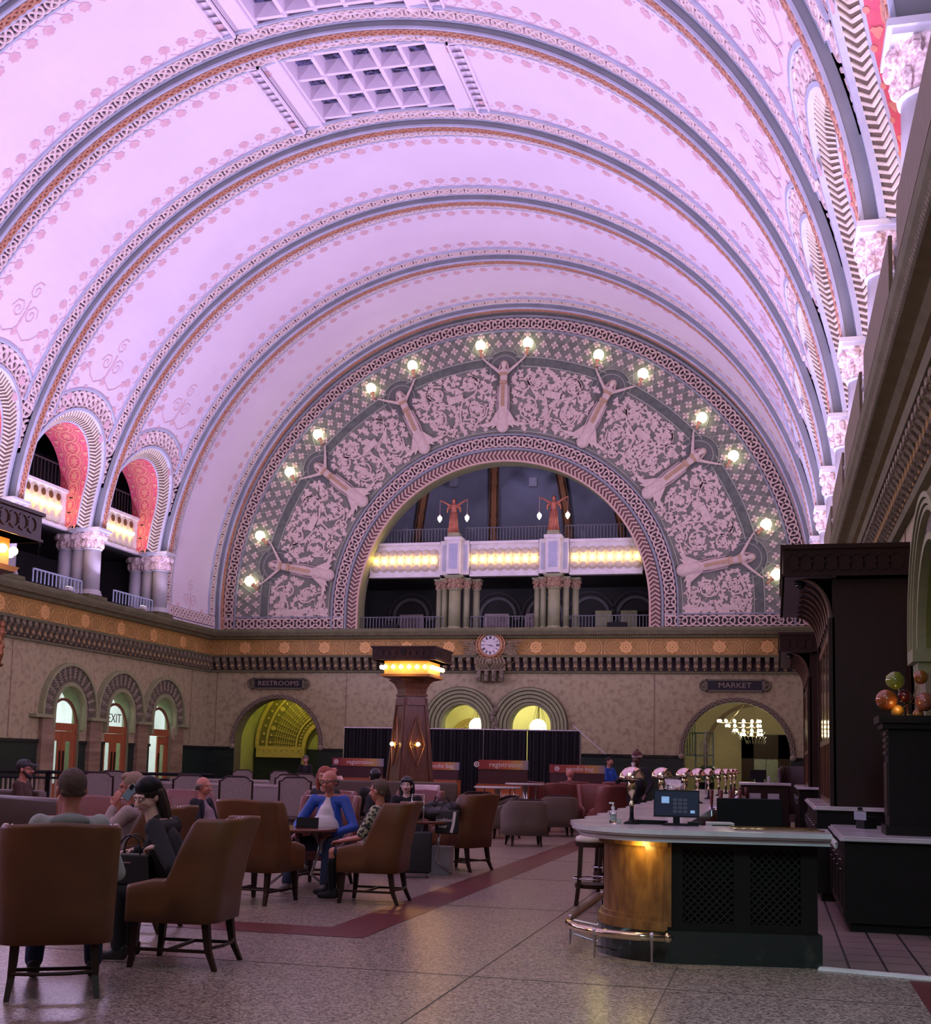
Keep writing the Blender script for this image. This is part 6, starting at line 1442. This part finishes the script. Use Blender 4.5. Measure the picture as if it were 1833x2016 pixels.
simple('jug','small steel jug beside the pedestal','jug',(1.02,15.9,.98),0,[('body',M_steel,[(-.04,.04,-.04,.04,0,.20)]),('lid',M_black,[(-.03,.03,-.03,.03,.20,.23)])])
simple('hanging_cloth','grey cloth hanging at the right edge by the pedestal','cloth',(1.70,12.9,1.55),0,[('cloth_panel',mat('grey_cloth',(.25,.23,.22),.9),[(-.02,.02,-.18,.14,0,.72)])])
# bronze bracket figure on the left wall
t=thing('bronze_bracket','gilt bronze figure bracket on the left wall at the photo edge','bracket',(XL+.25,29.55,4.05)); mb=MB(); mb.chain([(0,0,.05),(.05,0,.35),(.0,0,.65),(.05,0,.95)],[.10,.14,.12,.15],10); mb.ell((.08,0,1.15),.11,.12,.14); mb.caps((.05,-.12,.85),.06,(.15,.05,.55),.05); mb.build('figure',mat('old_bronze',(.30,.13,.05),.4,.6,scale=8),t,True,[('rem',.025),('sm',2)])
mb=MB(); mb.lathe([(.16,0),(.2,.04),(.12,.08)],14); mb.box(-.25,.1,-.12,.12,-.02,.04); mb.build('base',mat('old_bronze',(1,1,1)),t)
# ================================================================== PEOPLE
def V3(*a): return Vector(a)
def hand(mb, wr, d, up, curl=.5, s=1., side=1, fist=False):
    """palm + five fingers; d = direction of the hand, up = back-of-hand normal"""
    d=Vector(d).normalized(); up=Vector(up); up=(up-d*up.dot(d)).normalized(); r=d.cross(up)*side; wr=Vector(wr)
    for k in range(-1,3): mb.caps(wr,.019*s,wr+d*.085*s+r*(.012-.018*k)*-s*1.0,.013*s,8)
    L=(.068,.078,.072,.056)
    for i in range(4):
        b=wr+d*.085*s+r*((1.5-i)*.0195)*s; ang=0; p=b; rad=.0095*s
        for j in range(3):
            ang+=curl*(.55+.35*j); dd=(d*cos(ang)-up*sin(ang)); q=p+dd*L[i]*s*(.45,.30,.25)[j]; mb.caps(p,rad,q,rad*.9,8); p=q; rad*=.9
    b=wr+d*.025*s+r*.026*s; q=b+(d*.6+r*.7-up*.35).normalized()*.042*s; mb.caps(b,.013*s,q,.011*s,8); mb.caps(q,.0105*s,q+(d*.85+r*.1-up*.4).normalized()*.036*s,.009*s,8)
def face(mb, c, R, s=1.):
    e=lambda p,a,b,z: mb.ell(tuple(Vector(c)+R@Vector(p)*s),a*s,b*s,z*s,14,9)
    q=lambda p,r0,p2,r1: mb.caps(Vector(c)+R@Vector(p)*s,r0*s,Vector(c)+R@Vector(p2)*s,r1*s,10)
    e((0,-.012,.025),.078,.092,.092); e((0,.022,-.035),.064,.068,.075); e((0,.045,-.088),.032,.03,.022)
    q((0,.088,.005),.010,(0,.112,-.030),.014); q((-.012,.100,-.032),.009,(.012,.100,-.032),.009)
    q((-.045,.074,.022),.013,(.045,.074,.022),.013); q((-.04,.068,-.022),.020,(-.046,.04,-.05),.02); q((.04,.068,-.022),.020,(.046,.04,-.05),.02)
    for sx in (-1,1): mb.ell(tuple(Vector(c)+R@Vector((sx*.079,-.008,-.008))*s),.012*s,.018*s,.030*s,8,6)
def person(label, loc, rz, seated=True, s=1.04, head=(0,0), skin=None, top=None, bottom=None, shoes=None, hair=None, hairm=None, arms=None, legs=None, lean=0, fat=1., cap=None, face_on=True, shorts=False, sleeves='long', extra=None, vox=.010, torso_twist=0, hoodie=None, shirt=None):
    skin=skin or M_skin; t=thing('person',label,'person',loc,rz)
    hz=.54 if seated else .95*1.0
    pel=V3(0,0,hz)*s; che=V3(0,lean*.6,hz+.36)*s; nek=V3(0,lean*.95,hz+.56)*s; hc=nek+V3(0,.025+lean*.15,.168)*s
    hs=s*1.13
    R=Matrix.Rotation(head[0],3,'Z')@Matrix.Rotation(head[1],3,'X')
    sh=[che+V3(sx*.185*(.9+.1*fat),0,.145)*s for sx in (-1,1)]
    A=arms or [((-.26,.12,.66+hz-.54+.02),(-.12,.36,hz+.13)),((.26,.12,.66+hz-.54+.02),(.12,.36,hz+.13))]
    if seated: Lg=legs or [((-.12,.44,.54),(-.12,.42,.10)),((.12,.44,.54),(.12,.42,.10))]
    else: Lg=legs or [((-.10,.02,.52),(-.10,0,.09)),((.10,.02,.52),(.10,0,.09))]
    b=MB(); face(b,hc,R,hs); b.caps(nek-V3(0,0,.05)*s,.058*s,hc-V3(0,.012,.06)*s,.052*s)
    b.chain([pel,che,nek-V3(0,0,.06)*s],[.13*s,.125*s,.06*s]); b.caps(sh[0],.055*s,sh[1],.055*s)
    wr=[]
    for i,(el,w) in enumerate(A):
        el=V3(*el)*s; w=V3(*w)*s; b.chain([sh[i],el,w],[.050*s,.038*s,.025*s]); d=(w-el); wr.append((w,d))
        hd=(extra or {}).get('hand%d'%i,{}); hand(b,w,hd.get('d',d),hd.get('up',(0,0,1)),hd.get('curl',.45),s*1.0,side=hd.get('side',1 if i==0 else -1))
    for i,(k,a) in enumerate(Lg):
        k=V3(*k)*s; a=V3(*a)*s; hp=pel+V3((-.095,.095)[i],.02,0)*s; b.chain([hp,k,a],[.085*s,.052*s,.036*s]); fd=V3(0,.16,-.04)*s; b.caps(a-V3(0,.02,.04)*s,.035*s,a+V3(0,.14,-.055)*s,.028*s)
    b.build('body',skin,t,True,[('rem',vox),('sm',2)])
    if face_on:
        for sx in (-1,1):
            m=MB(); p=hc+R@V3(sx*.030,.083,.004)*hs; m.ell(tuple(p),.0125*hs,.009*hs,.008*hs,10,7); m.build('eye',M_eyew,t,True)
            m=MB(); p=hc+R@V3(sx*.030,.091,.004)*hs; m.ell(tuple(p),.006*hs,.003*hs,.006*hs,8,5); m.build('iris',M_eyed,t,True)
            m=MB(); m.caps(hc+R@V3(sx*.016,.0895,.026)*hs,.0035*hs,hc+R@V3(sx*.046,.080,.028)*hs,.003*hs,6); m.build('eyebrow',hairm or mat('brown_hair',(.05,.025,.015),.7),t,True)
        m=MB(); m.caps(hc+R@V3(-.020,.086,-.058)*hs,.005*hs,hc+R@V3(0,.094,-.060)*hs,.007*hs,8); m.caps(hc+R@V3(.020,.086,-.058)*hs,.005*hs,hc+R@V3(0,.094,-.060)*hs,.007*hs,8); m.build('lips',mat('red_lips',(.38,.05,.05),.4) if hair=='long_black' else mat('lips',(.38,.14,.11),.5),t,True)
    # clothes
    if top:
        m=MB(); bf=fat
        m.chain([pel+V3(0,.0,-.03)*s,pel+V3(0,.03*bf,.14)*s,che,nek-V3(0,0,.085)*s],[.155*s*(.9+.1*bf),.150*s*bf,.150*s,.075*s],14)
        if bf>1.15 and not shirt: m.ell(tuple(pel+V3(0,.10,.18)*s),.17*s*bf*.85,.16*s*bf*.8,.17*s)
        m.caps(sh[0]-V3(0,0,.015)*s,.070*s,sh[1]-V3(0,0,.015)*s,.070*s); 
        for i,(el,w) in enumerate(A):
            el=V3(*el)*s; w=V3(*w)*s; we=w+(el-w)*.08
            if sleeves=='long': m.chain([sh[i],el,we],[.068*s,.056*s,.040*s])
            else: m.chain([sh[i],sh[i]+(el-sh[i])*.85],[.068*s,.062*s])
        m.caps(nek-V3(0,.01,.07)*s,.072*s,nek-V3(0,.012,.03)*s,.064*s)
        m.build('top',top,t,True,[('rem',vox*1.2),('sm',3)])
    if shirt:                                      # pale shirt front showing between open jacket sides
        m=MB(); m.chain([pel+V3(0,.07*fat,.02)*s,pel+V3(0,.075*fat+.03,.16)*s,che+V3(0,.055,.02)*s,nek+V3(0,.03,-.06)*s],[.115*s*fat,.125*s*fat,.105*s,.05*s],14)
        m.ell(tuple(pel+V3(0,.15,.17)*s),.165*s*fat*.85,.135*s*fat*.8,.18*s); m.caps(che+V3(0,.11,.0)*s,.09*s,pel+V3(0,.16,.1)*s,.12*s); m.build('shirt',shirt,t,True,[('rem',vox*1.2),('sm',3)])
    if hoodie: m=MB(); m.ell(tuple(nek+V3(0,-.075,-.035)*s),.13*s,.085*s,.055*s); m.caps(nek+V3(-.09,.0,-.04)*s,.04*s,nek+V3(-.05,.06,-.07)*s,.035*s); m.caps(nek+V3(.09,.0,-.04)*s,.04*s,nek+V3(.05,.06,-.07)*s,.035*s); m.build('hood',hoodie,t,True,[('rem',.014),('sm',4)])
    if bottom:
        m=MB(); m.caps(pel+V3(-.06,0,-.02)*s,.135*s,pel+V3(.06,0,-.02)*s,.135*s)
        for i,(k,a) in enumerate(Lg):
            k=V3(*k)*s; a=V3(*a)*s; hp=pel+V3((-.095,.095)[i],.02,0)*s
            if shorts: m.caps(hp,.112*s,hp+(k-hp)*.82,.088*s)
            else: m.chain([hp,k,a+V3(0,0,.03)*s],[.108*s,.078*s,.060*s])
        m.build('shorts' if shorts else 'trousers',bottom,t,True,[('rem',vox*1.2),('sm',3)])
        if shorts:
            for i,(k,a) in enumerate(Lg): m=MB(); k=V3(*k)*s; a=V3(*a)*s; m.chain([k+(a-k)*.22,k+(a-k)*.45,a],[.060*s,.062*s,.042*s]); m.build('sock',M_black,t,True)
    for i,(k,a) in enumerate(Lg):
        a=V3(*a)*s; m=MB(); m.caps(a-V3(0,.035,.045)*s,.042*s,a+V3(0,.15,-.055)*s,.036*s,12); m.caps(a-V3(0,.03,.0)*s,.045*s,a+V3(0,.03,-.03)*s,.045*s,12); m.build('shoe',shoes or mat('black_shoe',(.012,.012,.013),.5),t,True,[('rem',.012),('sm',2)])
    # hair
    hm=hairm or mat('brown_hair',(.05,.025,.015),.7); H=lambda p: tuple(hc+R@Vector(p)*hs); m=MB()
    if hair=='short': m.ell(H((0,-.022,.035)),.084*hs,.092*hs,.092*hs,18,12); m.ell(H((0,.03,.085)),.06*hs,.05*hs,.04*hs); m.caps(H((-.045,-.062,-.02)),.026*hs,H((.045,-.062,-.02)),.026*hs)
    elif hair=='fringe': m.chain([H((-.078,.0,.01)),H((-.065,-.06,.0)),H((0,-.09,.0)),H((.065,-.06,.0)),H((.078,.0,.01))],[.018*hs,.026*hs,.028*hs,.026*hs,.018*hs]); m.caps(H((-.05,-.07,-.03)),.025*hs,H((.05,-.07,-.03)),.025*hs)
    elif hair in('long','long_black','long_red'):
        m.ell(H((0,-.022,.038)),.090*hs,.098*hs,.096*hs,18,12)
        if hair=='long_black': m.caps(H((-.05,.064,.066)),.020*hs,H((.05,.064,.066)),.020*hs); ln=-.17
        else: ln=-.30 if hair=='long' else -.16
        for sx in (-1,1): m.chain([H((sx*.078,-.04,.02)),H((sx*.084,-.045,-.07)),H((sx*.078,-.045 if hair!='long_black' else -.02,ln))],[.030*hs,.032*hs,.020*hs])
        m.chain([H((0,-.09,.0)),H((0,-.10,-.10)),H((0,-.11,ln-.02))],[.055*hs,.05*hs,.03*hs]); m.caps(H((-.05,-.06,-.05)),.038*hs,H((.05,-.06,-.05)),.038*hs)
    elif hair=='bun': m.ell(H((0,-.03,.03)),.080*hs,.085*hs,.088*hs); m.ell(H((0,-.11,.07)),.04*hs,.04*hs,.04*hs)
    if hair: m.build('hair',hm,t,True,[('rem',vox*.8),('sm',1)])
    if cap=='cap': m=MB(); m.ell(H((0,-.012,.062)),.088*hs,.098*hs,.070*hs,18,10); m.caps(H((-.03,.09,.055)),.022*hs,H((-.02,.145,.045)),.018*hs); m.caps(H((.03,.09,.055)),.022*hs,H((.02,.145,.045)),.018*hs); m.build('cap',mat('grey_cap_cloth',(.05,.05,.055),.8),t,True,[('rem',.009),('sm',3)])
    if cap=='beanie': m=MB(); m.ell(H((0,-.012,.07)),.09*hs,.1*hs,.085*hs,18,10); m.ell(H((0,-.012,.165)),.02*hs,.02*hs,.02*hs); m.build('beanie',mat('maroon_knit',(.12,.04,.04),.9),t,True); m=MB(); m.lathe([(.090*hs,-.02*hs),(.097*hs,0),(.094*hs,.025*hs)],18,H((0,-.012,.045))); m.build('beanie_band',mat('cream_knit',(.5,.42,.38),.9),t,True)
    if cap=='band': m=MB(); m.ell(H((0,-.024,.055)),.093*hs,.098*hs,.085*hs,18,12); m.build('headband',M_black,t,True)
    return t,hc,R,hs
def beard(t,hc,R,s,mt):
    m=MB(); H=lambda p: tuple(hc+R@Vector(p)*s); m.chain([H((-.068,.01,-.03)),H((-.045,.06,-.08)),H((0,.078,-.098)),H((.045,.06,-.08)),H((.068,.01,-.03))],[.018*s,.024*s,.028*s,.024*s,.018*s]); m.caps(H((-.022,.09,-.045)),.009*s,H((.022,.09,-.045)),.009*s); m.build('beard',mt,t,True,[('rem',.008),('sm',1)])
def glasses(t,hc,R,s):
    m=MB(); H=lambda p: tuple(hc+R@Vector(p)*s)
    for sx in (-1,1): m.tube([H((sx*.03+.022*cos(a),.102,.004+.016*sin(a))) for a in arc(12,0,2*pi)[:-1]],.0022*s,5,True); m.tube([H((sx*.052,.10,.01)),H((sx*.08,.0,.012))],.0022*s,5)
    m.tube([H((-.008,.106,.006)),H((.008,.106,.006))],.002*s,5); m.build('glasses',M_black,t)
G_=lambda n,c,r=.85: mat(n,c,r,scale=14)
# 1 man from behind in the nearest chair, pale hooded sweatshirt
person('man from behind in a pale mint hooded sweatshirt, head bent left',(-4.92,7.88,0),radians(32),lean=.02,s=1.10,skin=M_skinr,top=G_('mint_lilac_sweatshirt',(.36,.40,.38)),bottom=G_('blue_jeans',(.020,.035,.085)),hair='short',hairm=mat('grey_brown_crop',(.075,.05,.04),.9,scale=60,col2=(.12,.09,.075)),head=(.15,-.05),hoodie=G_('dark_mint_hood',(.20,.24,.22)),face_on=False,arms=[((-.30,.08,.72),(-.14,.36,.70)),((.32,.10,.72),(.26,.40,.66))],legs=[((-.16,.46,.54),(-.18,.36,.10)),((.18,.46,.54),(.20,.30,.10))],vox=.008,fat=1.1)
# 2 woman in black
t,hc,R,s=person('dark haired woman in black with headband looking down at a cord in her hands',(-4.70,9.17,0),radians(95),lean=.24,s=1.04,skin=M_skinp,top=G_('black_jumper',(.014,.015,.017)),bottom=G_('black_trousers',(.008,.008,.010)),hair='long',hairm=mat('near_black_hair',(.018,.009,.008),.5),cap='band',head=(1.05,-.34),arms=[((-.36,-.08,.76),(-.30,.06,.90)),((.24,.20,.76),(.02,.40,.84))],extra={'hand0':{'d':(.3,1,-.1),'up':(-.3,0,1),'curl':.7},'hand1':{'d':(-.6,.8,-.1),'up':(0,.2,1),'curl':.7}},vox=.006)
m=MB(); m.tube([(-.02,.52,.87),(-.12,.38,.92),(-.24,.20,.94)],.004,6); co=m.build('cord',M_black,t)
# 3 man on the phone
t,hc,R,s=person('grey blond man in pale shirt in profile, hand with phone at his ear',(-5.98,10.75,0),radians(97),lean=.04,s=1.06,skin=M_skinr,top=G_('pale_striped_shirt',(.42,.33,.33)),bottom=G_('dark_trousers',(.012,.013,.02)),hair='short',hairm=mat('grey_blond_hair',(.33,.22,.16),.8,scale=50),head=(.05,-.12),arms=[((-.31,.22,.80),(-.155,.17,1.09)),((.28,.14,.74),(.17,.38,.68))],extra={'hand0':{'d':(.12,-.25,1),'up':(-1,.2,.1),'curl':.35,'side':-1}},vox=.007)
ph=thing('mobile_phone','pale blue phone with black camera block against the grey blond man\'s ear','phone',(-6.03,10.58,1.235)); ph.rotation_euler=(0,radians(38),radians(8)); m=MB(); m.box(-.04,.04,-.006,.006,0,.165); m.build('phone_case',mat('pale_blue_phone',(.22,.36,.42),.3),ph,False,[('bev',.004)]); m=MB(); m.box(-.035,.0,-.010,-.005,.105,.155); m.build('camera_block',M_black,ph)
m=MB(); m.tube([(-.165+.034*cos(a),.185+.034*sin(a),1.125) for a in arc(14,0,2*pi)[:-1]],.010,6,True); m.build('wristwatch',mat('gold_watch',(.6,.42,.2),.3,.8),t)
m=MB(); m.tube([(-.17,-.02,1.18),(-.14,.14,1.02),(-.02,.20,.80)],.018,6); m.build('shoulder_strap',M_black,t)
# 4 bald man in profile
person('bald man in a black jacket seated in profile, facing right',(-7.72,15.62,0),radians(-95),lean=.0,s=.98,skin=M_skinr,top=G_('black_jacket',(.010,.011,.016)),bottom=G_('dark_trousers',(1,1,1)),hair='fringe',hairm=mat('grey_hair',(.16,.13,.12),.9),head=(.15,-.05),shirt=G_('mauve_shirt',(.25,.18,.22)),vox=.009)
# 5 blue jacket man
t,hc,R,s=person('balding heavy man in a blue jacket and white shirt facing the camera',(-5.62,15.05,0),radians(180),s=1.08,skin=M_skinr,top=mat('royal_blue_jacket',(.012,.075,.42),.6,scale=8),bottom=G_('blue_jeans',(1,1,1)),hair='fringe',hairm=mat('grey_hair',(1,1,1)),head=(-.15,-.10),fat=1.35,shirt=mat('white_cotton',(.62,.60,.64),.9),shoes=G_('grey_trainers',(.16,.14,.15)),arms=[((-.36,.10,.74),(-.16,.36,.66)),((.36,.10,.74),(.22,.38,.62))],legs=[((-.20,.50,.54),(-.18,.56,.10)),((.20,.50,.54),(.26,.62,.10))],vox=.008)
glasses(t,hc,R,s)
# 6 floral shirt man
t,hc,R,s=person('man in floral shirt, black shorts and knee socks in the profile wing chair',(-4.56,13.88,0),radians(92),lean=-.02,s=1.02,skin=M_skinr,top=mat('floral_shirt',(.42,.40,.27),.8,scale=26,col2=(.03,.03,.03),lo=.48,hi=.53,detail=2),sleeves='short',bottom=G_('black_shorts',(.008,.008,.010)),shorts=True,hair='short',hairm=mat('grey_brown_hair',(.12,.08,.065),.9,scale=50),head=(-.25,-.05),arms=[((-.26,.14,.74),(-.06,.44,.68)),((.26,.14,.74),(.10,.40,.68))],legs=[((-.12,.50,.56),(-.10,.50,.11)),((.14,.48,.58),(.10,.62,.13))],vox=.008,face_on=False,shoes=G_('black_trainers',(.012,.012,.013)))
# 7 black haired woman
person('pale woman with black bob, fringe and red lips facing the camera',(-5.76,18.95,0),radians(188),s=1.0,skin=mat('very_pale_skin',(.78,.55,.50),.5),top=G_('black_top',(.010,.010,.012)),bottom=G_('black_trousers',(1,1,1)),hair='long_black',hairm=mat('jet_black_hair',(.006,.005,.007),.35),head=(0,.0),vox=.009)
# 8 capped man at left
t,hc,R,s=person('bearded man in grey cap, glasses and brown shirt at far left',(-11.5,17.0,0),radians(-75),s=1.10,skin=M_skinr,top=G_('brown_shirt',(.055,.024,.018)),bottom=G_('dark_trousers',(1,1,1)),hair='short',hairm=mat('dark_brown_hair',(.02,.012,.01),.8),cap='cap',head=(.0,.0),vox=.010)
beard(t,hc,R,s,mat('dark_brown_hair',(1,1,1))); glasses(t,hc,R,s)
# far people
person('red haired person half hidden behind the blue jacket man',(-6.55,17.35,0),radians(160),s=1.10,top=G_('dark_top',(.02,.018,.02)),bottom=G_('dark_trousers',(1,1,1)),hair='long_red',hairm=mat('ginger_hair',(.30,.07,.04),.7),head=(.6,0),vox=.012,face_on=False)
person('dark haired person bent forward between the blue jacket man and the pale woman',(-6.75,20.3,0),radians(10),s=1.08,top=G_('dark_top',(1,1,1)),bottom=G_('dark_trousers',(1,1,1)),hair='short',hairm=mat('jet_black_hair',(1,1,1)),vox=.012,face_on=False)
person('dark haired person in a pale top eating, seated before the left registration counter',(-12.45,33.6,0),radians(200),s=1.08,skin=M_skinr,top=G_('pale_top',(.62,.44,.38)),bottom=G_('dark_trousers',(1,1,1)),hair='short',hairm=mat('dark_brown_hair',(1,1,1)),arms=[((-.24,.18,.78),(-.04,.22,1.12)),((.24,.18,.78),(.05,.22,1.12))],head=(0,-.2),vox=.012,face_on=False)
t,hc,R,s=person('grey haired person in black pushing a wheeled walker beside the restroom arch',(-15.05,38.0,0),radians(175),seated=False,s=.98,top=G_('black_top',(1,1,1)),bottom=G_('black_trousers',(1,1,1)),hair='short',hairm=mat('grey_hair',(1,1,1)),lean=.05,head=(0,-.3),arms=[((-.26,.12,1.12),(-.25,.36,.98)),((.26,.12,1.12),(.25,.36,.98))],vox=.014,face_on=False)
w=thing('walker','silver wheeled walker pushed by the person in black','walker',(-15.08,37.45,0),radians(175)); m=MB()
for sx in (-1,1): m.tube([(sx*.25,-.12,.92),(sx*.26,.05,.90),(sx*.28,.10,.45),(sx*.30,.25,.10)],.016,6); m.tube([(sx*.28,.08,.5),(sx*.29,-.2,.08)],.014,6)
m.tube([(-.27,.08,.62),(.27,.08,.62)],.012,6); m.build('frame',M_steel,w)
for sx in (-1,1):
    for y in (.25,-.2): m=MB(); m.lathe([(.08,-.015),(.08,.015)],14,(sx*.30,y,.08),axis='x'); m.build('wheel',M_black,w)
person('man in a bright blue T-shirt turned away, standing left of the bar',(-4.88,37.0,0),radians(-120),seated=False,s=1.06,top=mat('bright_blue_shirt',(.02,.10,.55),.8),sleeves='short',bottom=G_('black_trousers',(1,1,1)),hair='short',hairm=mat('dark_brown_hair',(1,1,1)),vox=.014,face_on=False)
o=thing('flag_pole','thin white pole leaning over the man in the blue T-shirt','pole',(0,0,0)); m=MB(); m.tube([(-4.95,36.8,2.0),(-5.95,36.8,2.85)],.018,6); m.build('pole_tube',mat('white_pole',(.6,.55,.55),.5),o)
t,hc,R,s=person('man in maroon bobble hat and dark coat drinking behind the bar lamps',(-2.93,27.0,0),radians(165),seated=False,s=1.08,skin=mat('dark_skin',(.10,.045,.03),.5),top=G_('dark_navy_coat',(.008,.008,.014)),bottom=G_('black_trousers',(1,1,1)),hair=None,cap='beanie',fat=1.35,arms=[((-.34,.10,1.16),(-.28,.25,.98)),((.34,.22,1.22),(.09,.22,1.50))],extra={'hand1':{'d':(-.6,.2,.6),'up':(0,-.3,1),'curl':.7}},vox=.012,face_on=False)
o=thing('paper_cup','white paper cup at the mouth of the man in the bobble hat','cup',(-2.98,26.68,1.62),0); m=MB(); m.lathe([(.030,0),(.042,.11)],16); m.build('cup_body',mat('white_paper_cup',(.75,.7,.68),.6),o,True); m=MB(); m.lathe([(.044,.105),(.044,.118),(.036,.122)],16); m.build('lid',mat('cup_lid',(.5,.46,.45),.5),o)
person('pink headed bald person seen low behind the rose chairs under the goodie bag header',(-5.50,33.55,0),radians(0),s=1.10,skin=mat('pink_skin',(.62,.24,.20),.5),top=G_('dark_top',(1,1,1)),bottom=G_('dark_trousers',(1,1,1)),hair=None,vox=.014,face_on=False)
# handbag on the woman's lap
t=thing('handbag','black structured handbag with two loop handles on the lap of the woman in black','bag',(-5.05,9.02,.62),radians(5)); m=MB(); m.frust(0,0,0,.19,.08,.24,.17,.06); m.build('body',mat('black_bag_leather',(.010,.010,.011),.45),t,False,[('bev',.015)])
for y in (-.05,.05): m=MB(); m.tube([(-.09,y,.22)]+[(-.09*cos(a),y,.27+.12*sin(a)) for a in arc(8,0,pi)]+[(.09,y,.22)],.008,8); m.build('handle',mat('black_bag_leather',(1,1,1)),t,True)
m=MB(); m.box(-.03,.03,-.086,-.078,.17,.18); m.build('metal_tag',M_steel,t)
